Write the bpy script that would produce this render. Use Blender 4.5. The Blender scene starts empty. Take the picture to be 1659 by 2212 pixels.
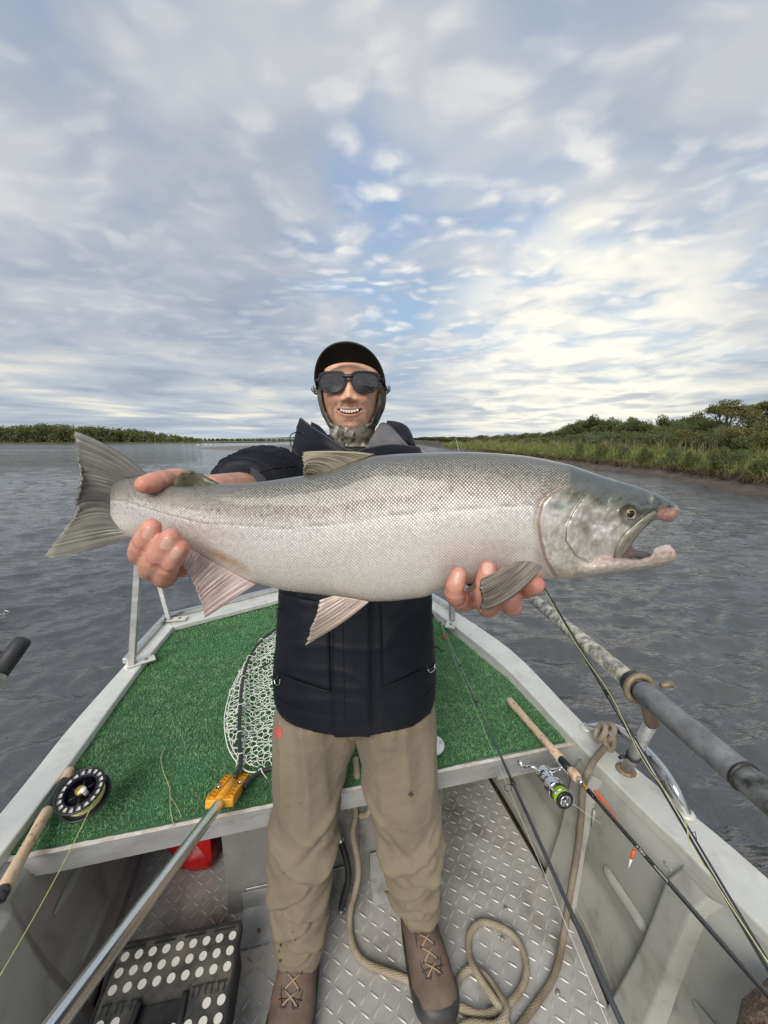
import bpy, bmesh, math, random
import numpy as np
from mathutils import Vector, Matrix, noise
from mathutils.bvhtree import BVHTree
random.seed(7)
rng = np.random.default_rng(7)
scene = bpy.context.scene
COL = scene.collection

# ---------------------------------------------------------------- camera
EYE = 1.52                      # camera height over the boat floor
PITCH = math.radians(10.65)
FPX = 830.0                     # focal length in the units used by ray()
cam_data = bpy.data.cameras.new('camera')
cam_data.sensor_fit = 'VERTICAL'
cam_data.sensor_height = 36.0
cam_data.lens = 36.0 * FPX / 2212.0
cam_data.clip_start = 0.02
cam_data.clip_end = 9000
cam = bpy.data.objects.new('camera', cam_data)
cam.location = (0, 0, EYE)
cam.rotation_euler = (math.radians(90) - PITCH, 0, 0)
COL.objects.link(cam)
scene.camera = cam

# ---------------------------------------------------------------- node helper
class NT:
    def __init__(s, tree):
        s.t = tree; s.n = tree.nodes; s.l = tree.links
    def node(s, typ, **kw):
        nd = s.n.new(typ)
        for k, v in kw.items(): setattr(nd, k, v)
        return nd
    def put(s, sock, v):
        if v is None: return
        if isinstance(v, bpy.types.NodeSocket): s.l.new(v, sock)
        elif isinstance(v, (tuple, list)):
            v = tuple(v)
            if len(sock.default_value) == 4 and len(v) == 3: v = v + (1,)
            sock.default_value = v
        else:
            try: sock.default_value = v
            except TypeError: sock.default_value = (v,) * len(sock.default_value)
    def m(s, op, a, b=None, c=None, clamp=False):
        nd = s.node('ShaderNodeMath', operation=op, use_clamp=clamp)
        s.put(nd.inputs[0], a); s.put(nd.inputs[1], b)
        if c is not None: s.put(nd.inputs[2], c)
        return nd.outputs[0]
    def vm(s, op, a, b=None, scale=None):
        nd = s.node('ShaderNodeVectorMath', operation=op)
        s.put(nd.inputs[0], a)
        if b is not None: s.put(nd.inputs[1], b)
        if scale is not None: s.put(nd.inputs['Scale'], scale)
        return nd.outputs['Value'] if op in ('LENGTH', 'DOT_PRODUCT', 'DISTANCE') else nd.outputs[0]
    def sep(s, v):
        nd = s.node('ShaderNodeSeparateXYZ'); s.put(nd.inputs[0], v); return nd.outputs
    def comb(s, x, y, z=0.0):
        nd = s.node('ShaderNodeCombineXYZ')
        for i, v in enumerate((x, y, z)): s.put(nd.inputs[i], v)
        return nd.outputs[0]
    def mix(s, f, a, b, blend='MIX'):
        nd = s.node('ShaderNodeMix', data_type='RGBA', blend_type=blend)
        s.put(nd.inputs[0], f); s.put(nd.inputs[6], a); s.put(nd.inputs[7], b)
        return nd.outputs[2]
    def ss(s, x, lo, hi, a=0.0, b=1.0):
        nd = s.node('ShaderNodeMapRange', interpolation_type='SMOOTHSTEP')
        for i, v in enumerate((x, lo, hi, a, b)): s.put(nd.inputs[i], v)
        return nd.outputs[0]
    def noise(s, v, scale, detail=4, rough=0.55, dist=0.0, color=False):
        nd = s.node('ShaderNodeTexNoise')
        if v is not None: s.put(nd.inputs['Vector'], v)
        s.put(nd.inputs['Scale'], scale); s.put(nd.inputs['Detail'], detail)
        s.put(nd.inputs['Roughness'], rough); s.put(nd.inputs['Distortion'], dist)
        return nd.outputs['Color' if color else 'Fac']
    def vor(s, v, scale, feat='F1', rand=1.0, out='Distance', smooth=None):
        nd = s.node('ShaderNodeTexVoronoi', feature=feat)
        if v is not None: s.put(nd.inputs['Vector'], v)
        s.put(nd.inputs['Scale'], scale); s.put(nd.inputs['Randomness'], rand)
        if smooth is not None: s.put(nd.inputs['Smoothness'], smooth)
        return nd.outputs[out]
    def ramp(s, f, stops, interp='LINEAR'):
        nd = s.node('ShaderNodeValToRGB'); cr = nd.color_ramp; cr.interpolation = interp
        while len(cr.elements) < len(stops): cr.elements.new(0.5)
        for e, (p, c) in zip(cr.elements, stops):
            e.position = p; e.color = tuple(c) + (1,) if len(c) == 3 else c
        s.put(nd.inputs[0], f)
        return nd.outputs[0]
    def bump(s, h, strength=0.5, dist=0.01, normal=None):
        nd = s.node('ShaderNodeBump')
        s.put(nd.inputs['Height'], h); s.put(nd.inputs['Strength'], strength); s.put(nd.inputs['Distance'], dist)
        if normal is not None: s.put(nd.inputs['Normal'], normal)
        return nd.outputs[0]

# ---------------------------------------------------------------- sky and sun
SUN_EL, SUN_AZ = math.radians(36), math.radians(198)     # azimuth clockwise from +Y
world = bpy.data.worlds.new('World'); scene.world = world
world.use_nodes = True
w = NT(world.node_tree); w.n.clear()
sky = w.node('ShaderNodeTexSky', sky_type='NISHITA', sun_disc=False)
sky.sun_elevation = SUN_EL; sky.sun_rotation = SUN_AZ; sky.altitude = 50; sky.air_density = 1.0; sky.dust_density = 2.0
tc = w.node('ShaderNodeTexCoord').outputs['Generated']
dx, dy, dz = w.sep(tc)[:3]
zc = w.m('ADD', w.m('MAXIMUM', dz, 0.0), 0.10)
px = w.m('DIVIDE', dx, zc); py = w.m('DIVIDE', dy, zc)
P = w.comb(px, py, 0.0)
wob = w.noise(P, 1.3, 3, 0.5, color=True)
Pw = w.vm('ADD', P, w.vm('SCALE', w.vm('SUBTRACT', wob, (0.5, 0.5, 0.5)), scale=0.55))
big = w.noise(w.vm('ADD', Pw, (3.1, 7.7, 0)), 0.62, 3, 0.45)          # cloud masses
mid = w.noise(w.vm('ADD', Pw, (11.0, 2.0, 0)), 2.2, 4, 0.45)
puff = w.noise(w.vm('ADD', w.vm('MULTIPLY', Pw, (1.0, 1.35, 1)), (5.0, 9.0, 0)), 6.2, 4, 0.45)
def spot(d, lo, hi):
    v = Vector(d).normalized()
    return w.ss(w.vm('DOT_PRODUCT', tc, tuple(v)), lo, hi)
gapA = spot((0.12, 1.0, 0.46), 0.92, 0.995)       # thin deck over the man
gapB = spot((0.47, 1.0, 0.20), 0.955, 0.999)      # bright break low at right
gapC = spot((-0.72, 1.0, 0.86), 0.93, 0.995)      # blue streaks high at left
gapD = spot((0.60, 1.0, 0.62), 0.90, 0.99)
smoothL = spot((-0.72, 1.0, 0.42), 0.84, 0.98)    # unbroken grey sheet at left
vor_ = w.vor(w.vm('ADD', w.vm('MULTIPLY', Pw, (1.0, 1.25, 1)), w.vm('SCALE', w.noise(P, 9.0, 3, 0.5, color=True), scale=0.10)), 7.2, 'SMOOTH_F1', 1.0, 'Distance', 0.35)
cell = w.m('SUBTRACT', 1.0, w.m('MULTIPLY', vor_, 1.45))
pf = w.m('ADD', w.m('MULTIPLY', cell, 0.42), w.m('MULTIPLY', puff, 0.62))
sheet = w.m('ADD', w.m('MULTIPLY', big, 0.60), w.m('MULTIPLY', mid, 0.40))
for g, a in ((gapA, -0.085), (gapB, -0.11), (gapC, -0.10), (gapD, -0.02), (smoothL, 0.15)):
    sheet = w.m('ADD', sheet, w.m('MULTIPLY', g, a))
thin = w.ss(sheet, 0.54, 0.30)
grey = w.ramp(w.m('ADD', w.m('MULTIPLY', mid, 0.6), w.m('MULTIPLY', big, 0.4)), [(0.34, (0.315, 0.360, 0.445)), (0.46, (0.395, 0.432, 0.500)), (0.56, (0.500, 0.525, 0.570)), (0.68, (0.62, 0.628, 0.635))])
bl = w.mix(w.ss(dz, 0.1, 0.6), (0.40, 0.575, 0.76), (0.235, 0.395, 0.665))
under = w.mix(w.m('MULTIPLY', thin, 0.80), grey, bl)
wamt = w.m('MULTIPLY', w.ss(w.m('ADD', pf, w.m('MULTIPLY', mid, 0.25)), 0.46, 0.84), w.m('MULTIPLY', w.ss(thin, 0.0, 0.5, 0.38, 0.86), w.ss(dz, 0.10, 0.36, 0.50, 1.0)))
wamt = w.m('MULTIPLY', wamt, w.m('SUBTRACT', 1.0, w.m('MULTIPLY', smoothL, 0.45)))
white = w.mix(w.ss(puff, 0.4, 0.7), (0.66, 0.665, 0.675), (0.93, 0.90, 0.84))
cloud = w.mix(wamt, under, white)
low = w.ss(dz, 0.02, 0.26)
lowp = w.comb(w.m('MULTIPLY', w.m('ARCTAN2', dx, dy), 3.0), w.m('MULTIPLY', w.m('LOGARITHM', w.m('ADD', w.m('MAXIMUM', dz, 0.0), 0.045), 2.718), 3.0))
cream = w.ramp(w.noise(lowp, 1.5, 6, 0.5, 0.4), [(0.36, (0.30, 0.35, 0.43)), (0.45, (0.40, 0.45, 0.52)), (0.54, (0.55, 0.585, 0.61)), (0.64, (0.86, 0.81, 0.69))])
cloud = w.mix(w.m('MULTIPLY', w.m('SUBTRACT', 1.0, low), 0.95), cloud, cream)
glow = spot((0.47, 1.0, 0.20), 0.93, 1.0)
glow = w.m('MULTIPLY', glow, w.ss(w.noise(w.vm('MULTIPLY', Pw, (1.0, 1.0, 1)), 2.4, 4, 0.5), 0.36, 0.62, 0.25, 1.0))
cloud = w.mix(w.m('MULTIPLY', glow, 0.90), cloud, (1.06, 1.0, 0.85))
cloud = w.vm('SCALE', cloud, scale=5.7)
col = w.mix(0.06, cloud, w.vm('SCALE', sky.outputs[0], scale=0.5))
haze_band = w.ss(dz, 0.0, 0.05, 0.5, 0.0)
col = w.mix(haze_band, col, (2.9, 3.35, 3.8))
bg = w.node('ShaderNodeBackground'); w.put(bg.inputs[0], col); bg.inputs[1].default_value = 0.10
wo = w.node('ShaderNodeOutputWorld'); w.l.new(bg.outputs[0], wo.inputs[0])

sun_d = bpy.data.lights.new('sun', 'SUN'); sun_d.energy = 1.5; sun_d.angle = math.radians(35); sun_d.color = (1.0, 0.95, 0.88)
sun = bpy.data.objects.new('sun', sun_d); COL.objects.link(sun)
sv = Vector((math.sin(SUN_AZ) * math.cos(SUN_EL), math.cos(SUN_AZ) * math.cos(SUN_EL), math.sin(SUN_EL)))
sun.rotation_euler = sv.to_track_quat('Z', 'Y').to_euler(); sun.location = sv * 50

vs = scene.view_settings
vs.view_transform = 'Standard'; vs.look = 'None'; vs.gamma = 1.0; vs.use_curve_mapping = False; vs.exposure = 1.0
scene.cycles.use_denoising = True
scene.cycles.max_bounces = 8; scene.cycles.transparent_max_bounces = 12
scene.cycles.caustics_reflective = False; scene.cycles.caustics_refractive = False

# ---------------------------------------------------------------- points: where a direction from the eye meets a plane of the place
def ray(u, v):
    x = (u - 829.5) / FPX; y = -(v - 1106.0) / FPX
    return Vector((x, math.cos(PITCH) + y * math.sin(PITCH), -math.sin(PITCH) + y * math.cos(PITCH)))
def onz(u, v, z=0.0):
    r = ray(u, v); return Vector((0, 0, EYE)) + r * ((z - EYE) / r.z)
def ony(u, v, d):
    r = ray(u, v); return Vector((0, 0, EYE)) + r * (d / r.y)
def ondep(u, v, t):
    return Vector((0, 0, EYE)) + ray(u, v) * t

# ---------------------------------------------------------------- objects
ORG = {}
def tag(o, label=None, cat=None, group=None, kind=None):
    if label: o['label'] = label
    if cat: o['category'] = cat
    if group: o['group'] = group
    if kind: o['kind'] = kind
    return o
def thing(name, loc, label, cat, group=None):
    o = bpy.data.objects.new(name, None); COL.objects.link(o)
    o.location = loc; o.empty_display_size = 0.1
    ORG[o.name] = Vector(loc)
    return tag(o, label, cat, group)
def obj(name, V, Fc, mat=None, parent=None, smooth=True, mats=None, midx=None):
    """one mesh object from world-space vertices"""
    org = ORG[parent.name] if parent else Vector((0, 0, 0))
    me = bpy.data.meshes.new(name)
    V = np.asarray(V, dtype=np.float64)
    V = V - np.array(org)
    if isinstance(Fc, np.ndarray):
        k = Fc.shape[1]; n = len(Fc)
        me.vertices.add(len(V)); me.vertices.foreach_set('co', V.ravel().astype(np.float32))
        me.loops.add(n * k); me.loops.foreach_set('vertex_index', Fc.ravel().astype(np.int32))
        me.polygons.add(n); me.polygons.foreach_set('loop_start', np.arange(0, n * k, k, dtype=np.int32))
        me.update(calc_edges=True)
    else:
        me.from_pydata([tuple(v) for v in V], [], [tuple(f) for f in Fc])
    me.polygons.foreach_set('use_smooth', np.full(len(me.polygons), smooth))
    for mm in (mats or ([mat] if mat else [])): me.materials.append(mm)
    if midx is not None: me.polygons.foreach_set('material_index', np.asarray(midx, dtype=np.int32))
    me.update()
    o = bpy.data.objects.new(name, me); COL.objects.link(o)
    if parent: o.parent = parent
    ORG[o.name] = Vector(org)
    return o
def bevel(o, wdt=0.002, seg=2, ang=35):
    md = o.modifiers.new('bevel', 'BEVEL'); md.width = wdt; md.segments = seg
    md.limit_method = 'ANGLE'; md.angle_limit = math.radians(ang); md.harden_normals = False
    return o
def vcol(o, cols, name='tint'):
    a = o.data.color_attributes.new(name, 'FLOAT_COLOR', 'POINT')
    c = np.ones((len(o.data.vertices), 4), dtype=np.float32); c[:, :3] = np.clip(cols, 0, 1)
    a.data.foreach_set('color', c.ravel())
def uvset(o, UV):
    me = o.data; lay = me.uv_layers.new(name='map')
    li = np.empty(len(me.loops), dtype=np.int32); me.loops.foreach_get('vertex_index', li)
    lay.data.foreach_set('uv', np.asarray(UV, dtype=np.float32)[li].ravel())

class MB:
    def __init__(s): s.v = []; s.f = []; s.m = []
    def add(s, V, Fc, mi=0):
        b = len(s.v); s.v += [Vector(p) for p in V]; s.f += [tuple(i + b for i in f) for f in Fc]; s.m += [mi] * len(Fc)
        return s
    def box(s, c, size, R=None, mi=0):
        hx, hy, hz = size[0] / 2, size[1] / 2, size[2] / 2
        V = [Vector((x, y, z)) for x in (-hx, hx) for y in (-hy, hy) for z in (-hz, hz)]
        if R is not None: V = [R @ v for v in V]
        V = [v + Vector(c) for v in V]
        return s.add(V, [(0, 1, 3, 2), (4, 6, 7, 5), (0, 4, 5, 1), (2, 3, 7, 6), (0, 2, 6, 4), (1, 5, 7, 3)], mi)
    def beam(s, a, b, wd, h, up=(0, 0, 1), mi=0):
        a = Vector(a); b = Vector(b); d = (b - a); L = d.length; d = d / L
        sx = d.cross(Vector(up)).normalized(); uz = sx.cross(d)
        R = Matrix((sx, d, uz)).transposed()
        return s.box((a + b) / 2, (wd, L, h), R, mi)
    def tube(s, path, rad, n=12, caps=True, mi=0, flat=1.0, closed=False):
        P_ = [Vector(p) for p in path]; m = len(P_)
        if not hasattr(rad, '__len__'): rad = [rad] * m
        T = []
        for i in range(m):
            if closed: t = P_[(i + 1) % m] - P_[i - 1]
            else: t = P_[min(i + 1, m - 1)] - P_[max(i - 1, 0)]
            T.append(t.normalized() if t.length > 1e-9 else Vector((0, 0, 1)))
        nrm = T[0].orthogonal().normalized(); V = []
        for i in range(m):
            if i: 
                q = T[i - 1].rotation_difference(T[i]); nrm = q @ nrm
                nrm = (nrm - T[i] * nrm.dot(T[i])).normalized()
            b = T[i].cross(nrm)
            for k in range(n):
                a = 2 * math.pi * k / n
                V.append(P_[i] + (nrm * math.cos(a) + b * math.sin(a) * flat) * rad[i])
        Fc = []
        for i in range(m if closed else m - 1):
            j = (i + 1) % m
            for k in range(n):
                k2 = (k + 1) % n
                Fc.append((i * n + k, i * n + k2, j * n + k2, j * n + k))
        if caps and not closed:
            Fc.append(tuple(range(n - 1, -1, -1))); Fc.append(tuple(range((m - 1) * n, m * n)))
        return s.add(V, Fc, mi)
    def prism(s, poly, z0, z1, mi=0):
        """vertical prism over an xy polygon; z0, z1 numbers"""
        n = len(poly); V = [Vector((p[0], p[1], z0)) for p in poly] + [Vector((p[0], p[1], z1)) for p in poly]
        Fc = [tuple(range(n - 1, -1, -1)), tuple(range(n, 2 * n))] + [(i, (i + 1) % n, (i + 1) % n + n, i + n) for i in range(n)]
        return s.add(V, Fc, mi)
    def disc(s, c, axis, r, h, n=20, mi=0, dome=0.0):
        c = Vector(c); ax = Vector(axis).normalized()
        return s.tube([c, c + ax * h * 0.5, c + ax * h] if not dome else [c, c + ax * h * 0.7, c + ax * h], [r, r, r * (1 - dome)], n, True, mi)
    def ball(s, c, r, nu=14, nv=9, sc=(1, 1, 1), mi=0, R=None):
        V = []; Fc = []
        for j in range(nv + 1):
            th = math.pi * j / nv
            for i in range(nu):
                ph = 2 * math.pi * i / nu
                p = Vector((math.sin(th) * math.cos(ph) * sc[0], math.sin(th) * math.sin(ph) * sc[1], math.cos(th) * sc[2])) * r
                if R is not None: p = R @ p
                V.append(p + Vector(c))
        for j in range(nv):
            for i in range(nu):
                i2 = (i + 1) % nu
                Fc.append((j * nu + i, (j + 1) * nu + i, (j + 1) * nu + i2, j * nu + i2))
        return s.add(V, Fc, mi)
    def build(s, name, mat, parent=None, smooth=True, mats=None):
        return obj(name, [tuple(v) for v in s.v], s.f, mat, parent, smooth, mats, s.m if mats else None)

def cr(pts, n=8, closed=False):
    """Catmull-Rom through points (tuples of any dimension)"""
    A = [np.array(p, dtype=float) for p in pts]; out = []; m = len(A)
    for i in range(m if closed else m - 1):
        if closed: p0, p1, p2, p3 = A[i - 1], A[i], A[(i + 1) % m], A[(i + 2) % m]
        else: p0, p1, p2, p3 = A[max(i - 1, 0)], A[i], A[i + 1], A[min(i + 2, m - 1)]
        for k in range(n):
            t = k / n
            out.append(0.5 * ((2 * p1) + (-p0 + p2) * t + (2 * p0 - 5 * p1 + 4 * p2 - p3) * t * t + (-p0 + 3 * p1 - 3 * p2 + p3) * t ** 3))
    if not closed: out.append(A[-1])
    return out
def interp(x, xs, ys): return np.interp(x, xs, ys)

# ---------------------------------------------------------------- materials
def mat(name, col, rough=0.5, metal=0.0, col2=None, vscale=8.0, vamt=0.5, bump=0.0, bscale=60.0, bdist=0.002,
        dirt=None, dscale=5.0, damt=0.4, rvar=0.0, stretch=None, coat=0.0, spec=0.5, sheen=0.0, island=0.0, attr=None, trans=0.0, sss=0.0):
    m_ = bpy.data.materials.new(name); m_.use_nodes = True
    n = NT(m_.node_tree); bs = n.n['Principled BSDF']
    tco = n.node('ShaderNodeTexCoord').outputs['Object']
    if stretch: tco = n.vm('MULTIPLY', tco, stretch)
    c = col
    if attr:
        at = n.node('ShaderNodeAttribute', attribute_name=attr); c = at.outputs['Color']
        if col2 is not None:
            f = n.ss(n.noise(tco, vscale, 5, 0.6), 0.35, 0.68, 0.0, vamt)
            c = n.mix(f, c, n.mix(1.0, c, col2, 'MULTIPLY'))
    elif col2 is not None:
        f = n.ss(n.noise(tco, vscale, 5, 0.6), 0.32, 0.68)
        c = n.mix(n.m('MULTIPLY', f, vamt), col, col2)
    if dirt is not None:
        f = n.ss(n.noise(tco, dscale, 6, 0.65, 0.4), 0.5, 0.72)
        c = n.mix(n.m('MULTIPLY', f, damt), c, dirt)
    if island:
        g = n.node('ShaderNodeNewGeometry').outputs['Random Per Island']
        c = n.mix(1.0, c, n.ramp(g, [(0, (1 - island,) * 3), (1, (1 + island, 1 + island * 0.9, 1 + island * 0.5))]), 'MULTIPLY')
    n.put(bs.inputs['Base Color'], c)
    if rvar: n.put(bs.inputs['Roughness'], n.ss(n.noise(tco, vscale * 1.7, 4, 0.6), 0.3, 0.7, max(rough - rvar, 0.03), rough + rvar))
    else: bs.inputs['Roughness'].default_value = rough
    bs.inputs['Metallic'].default_value = metal
    bs.inputs['Specular IOR Level'].default_value = spec
    if coat: bs.inputs['Coat Weight'].default_value = coat; bs.inputs['Coat Roughness'].default_value = 0.08
    if sheen: bs.inputs['Sheen Weight'].default_value = sheen
    if sss:
        bs.inputs['Subsurface Weight'].default_value = sss
        bs.inputs['Subsurface Radius'].default_value = (0.008, 0.003, 0.0015); bs.inputs['Subsurface Scale'].default_value = 1.0
    if bump: n.put(bs.inputs['Normal'], n.bump(n.noise(tco, bscale, 4, 0.6), bump, bdist))
    if trans:
        tr = n.node('ShaderNodeBsdfTranslucent'); n.put(tr.inputs[0], c)
        mx = n.node('ShaderNodeMixShader'); mx.inputs[0].default_value = trans
        n.l.new(bs.outputs[0], mx.inputs[1]); n.l.new(tr.outputs[0], mx.inputs[2])
        n.l.new(mx.outputs[0], n.n['Material Output'].inputs[0])
    return m_
# ================================================================ RIVER, BANKS
WZ = -0.13
def wave_field(X, Y):
    H_ = np.zeros_like(X)
    r = np.random.default_rng(3)
    D = np.hypot(X, Y)
    for k in range(46):
        lam = 0.085 * (1.125 ** (k % 23)) * (1 + 0.08 * r.random())
        th = math.radians(-76 + r.normal(0, 38))
        kx, ky = math.cos(th) * 2 * math.pi / lam, math.sin(th) * 2 * math.pi / lam
        amp = 0.0225 * lam ** 0.95 * math.exp(-0.9 * lam)
        fade = np.exp(-(D * 0.026 / lam) ** 2) * np.clip((38 - D) / 26, 0, 1)
        ph = r.random() * 6.28
        mod = 0.6 + 0.4 * np.sin(X * (0.9 + r.random()) + Y * (1.3 * r.random()) + ph * 3)
        arg = kx * X + ky * Y + ph + 0.5 * np.sin(X * 1.7 + Y * 0.9 + k)
        H_ += amp * fade * mod * ((1 - 2 * np.abs(np.sin(arg / 2)) ** 1.3) if k % 2 else np.sin(arg))
    return H_
# near river surface: a real rippled sheet on a polar grid centred on the boat, open under the hull
nr, na = 560, 620
rr = np.concatenate([np.linspace(0.6, 6.0, 240, endpoint=False), 6.0 * np.exp(np.linspace(0, math.log(40 / 6.0), 270, endpoint=False)), 40.0 * np.exp(np.linspace(0, math.log(3200 / 40.0), 40))])
aa = np.radians(np.concatenate([np.linspace(-180, -78, 70, endpoint=False), np.linspace(-78, 78, na, endpoint=False), np.linspace(78, 180, 71)])); na = len(aa)
RR, AA = np.meshgrid(rr, aa, indexing='ij')
X = RR * np.sin(AA); Y = RR * np.cos(AA)
Z = WZ + wave_field(X, Y)
Vw = np.stack([X, Y, Z], -1).reshape(-1, 3)
nR, nA = len(rr), na
idx = np.arange(nR * nA).reshape(nR, nA)
Fw = np.stack([idx[:-1, :-1], idx[:-1, 1:], idx[1:, 1:], idx[1:, :-1]], -1).reshape(-1, 4)[:, ::-1]
m_water = bpy.data.materials.new('river_water'); m_water.use_nodes = True
n = NT(m_water.node_tree); bs = n.n['Principled BSDF']
tco = n.node('ShaderNodeTexCoord').outputs['Object']
bs.inputs['IOR'].default_value = 1.70
n.put(bs.inputs['Base Color'], n.mix(n.ss(n.noise(tco, 0.35, 4), 0.35, 0.7), (0.036, 0.038, 0.037), (0.054, 0.054, 0.048)))
dist = n.vm('LENGTH', tco)
n.put(bs.inputs['Roughness'], n.ss(dist, 4.0, 90.0, 0.03, 0.10))
wv = n.vm('MULTIPLY', tco, (0.55, 1.5, 1.0))
def rdg(s_, d_): return n.m('SUBTRACT', 1.0, n.m('ABSOLUTE', n.m('SUBTRACT', n.m('MULTIPLY', n.noise(wv, s_, d_, 0.55, 0.5), 2.0), 1.0)))
h1 = n.m('ADD', n.m('MULTIPLY', rdg(6.5, 3), 0.75), n.m('MULTIPLY', rdg(17.0, 3), 0.30))
h2 = n.noise(wv, 1.9, 5, 0.6, 0.5)
h3 = n.m('ADD', n.m('MULTIPLY', rdg(2.2, 4), n.ss(dist, 2.5, 9.0, 0.30, 0.80)), n.m('MULTIPLY', rdg(0.8, 4), n.ss(dist, 6.0, 30.0, 0.0, 1.2)))
h3 = n.m('ADD', h3, n.m('ADD', n.m('MULTIPLY', rdg(0.27, 4), n.ss(dist, 12.0, 60.0, 0.0, 1.5)), n.m('MULTIPLY', rdg(0.07, 4), n.ss(dist, 30.0, 140.0, 0.0, 3.0))))
hh = n.m('ADD', n.m('MULTIPLY', h1, n.ss(dist, 2.0, 20.0, 0.26, 0.40)), h3)
bs.inputs['Specular IOR Level'].default_value = 0.9
bn_ = n.bump(hh, 0.9, 0.06)
patch_ = n.ss(n.noise(n.vm('MULTIPLY', tco, (0.35, 1.0, 1.0)), 0.16, 3, 0.6), 0.34, 0.64, 0.45, 1.25)
kk_ = n.m('MULTIPLY', n.ss(dist, 4.0, 22.0, 0.0, 0.62), patch_)
def nn_(off, s_): return n.m('SUBTRACT', n.m('ADD', n.m('MULTIPLY', n.noise(n.vm('ADD', n.vm('MULTIPLY', tco, (0.4, 1.0, 1.0)), off), s_, 3, 0.65), 0.35), n.m('MULTIPLY', n.noise(n.vm('ADD', n.vm('MULTIPLY', tco, (0.3, 0.8, 1.0)), off), s_ * 0.16, 3, 0.6), 0.30)), n.m('ADD', 0.325, n.m('MULTIPLY', n.m('SUBTRACT', 0.5, n.noise(n.vm('ADD', n.vm('MULTIPLY', tco, (0.2, 0.8, 1.0)), off), s_ * 0.04, 3, 0.6)), 0.55)))
pv_ = n.comb(n.m('MULTIPLY', nn_((3, 1, 0), 2.6), kk_), n.m('MULTIPLY', nn_((9, 4, 0), 2.6), kk_), 0.0)
n.put(bs.inputs['Normal'], n.vm('NORMALIZE', n.vm('ADD', bn_, n.vm('SCALE', pv_, scale=1.7))))
o = obj('river_water', Vw, Fw, m_water); tag(o, kind='structure')

# the river behind and beyond, flat
MBw = MB(); MBw.add([(-3000, -900, WZ - 0.6), (3000, -900, WZ - 0.6), (3000, 4000, WZ - 0.6), (-3000, 4000, WZ - 0.6)], [(0, 1, 2, 3)])
o = MBw.build('river_bed', m_water); tag(o, kind='structure')

# right bank -----------------------------------------------------
def bank_x(y):      # waterline x as a function of distance along the river
    y = np.asarray(y, float)
    return np.interp(y, [-40, 5, 11, 14.5, 18, 24, 40, 60, 90, 140, 220, 400],
                     [9, 10.2, 11.1, 11.75, 12.3, 12.1, 11.6, 11.2, 10.5, 8, 0, -30]) + 0.25 * np.sin(y * 0.8) * np.clip(y / 30, 0.15, 1) + 0.12 * np.sin(y * 2.3 + 1)
def bank_h(t, y, x):   # height over water against distance t inland
    h = np.interp(t, [-1.5, 0, 0.5, 0.95, 1.15, 1.7, 4, 9, 20, 60], [-0.35, 0.0, 0.10, 0.22, 0.50, 0.62, 0.85, 1.25, 1.6, 1.7])
    return h
ys = np.concatenate([np.linspace(-30, 4, 30, endpoint=False), np.linspace(4, 50, 420, endpoint=False), np.linspace(50, 420, 160)])
ts = np.concatenate([np.linspace(-1.5, 2.2, 75, endpoint=False), np.linspace(2.2, 12, 30, endpoint=False), np.linspace(12, 260, 14)])
YY, TT = np.meshgrid(ys, ts, indexing='ij')
edge = 0.22 * np.array([[noise.noise((y * 0.9, 3.0, 0)) + 0.5 * noise.noise((y * 2.7, 5.0, 0)) for y in ys]]).T
XX = bank_x(YY) + TT
ZZ = WZ + bank_h(np.where(TT > 0.2, TT + edge * np.clip((TT - 0.2) / 0.5, 0, 1), TT), YY, XX)
nz = np.array([noise.fractal((x * 1.5, y * 1.5, 0), 0.8, 2.0, 5) for x, y in zip(XX.ravel(), YY.ravel())]).reshape(XX.shape)
ZZ = ZZ + nz * np.clip(TT * 0.25, 0.008, 0.10)
idx = np.arange(XX.size).reshape(XX.shape)
Fb = np.stack([idx[:-1, :-1], idx[1:, :-1], idx[1:, 1:], idx[:-1, 1:]], -1).reshape(-1, 4)[:, ::-1]
m_bank = bpy.data.materials.new('bank_mud'); m_bank.use_nodes = True
n = NT(m_bank.node_tree); bs = n.n['Principled BSDF']
tco = n.node('ShaderNodeTexCoord').outputs['Object']
zz = n.sep(tco)[2]
mud = n.mix(n.ss(n.noise(tco, 3.0, 6, 0.65), 0.35, 0.7), (0.075, 0.058, 0.047), (0.125, 0.098, 0.080))
mud = n.mix(n.ss(zz, WZ + 0.10, WZ + 0.02, 0.0, 0.55), mud, (0.062, 0.048, 0.038))
soil = n.mix(n.noise(tco, 6, 5), (0.03, 0.026, 0.016), (0.06, 0.06, 0.03))
c = n.mix(n.ss(n.m('ADD', zz, n.m('MULTIPLY', n.noise(tco, 4, 4), 0.2)), WZ + 0.36, WZ + 0.50), mud, soil)
n.put(bs.inputs['Base Color'], c); bs.inputs['Roughness'].default_value = 0.75
n.put(bs.inputs['Normal'], n.bump(n.noise(tco, 14, 6, 0.7), 0.8, 0.05))
o = obj('river_bank', np.stack([XX, YY, ZZ], -1).reshape(-1, 3), Fb, m_bank); tag(o, kind='structure')
def ground_z(x, y):
    t = x - float(bank_x(y)); return WZ + float(bank_h(t, y, x))

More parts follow.
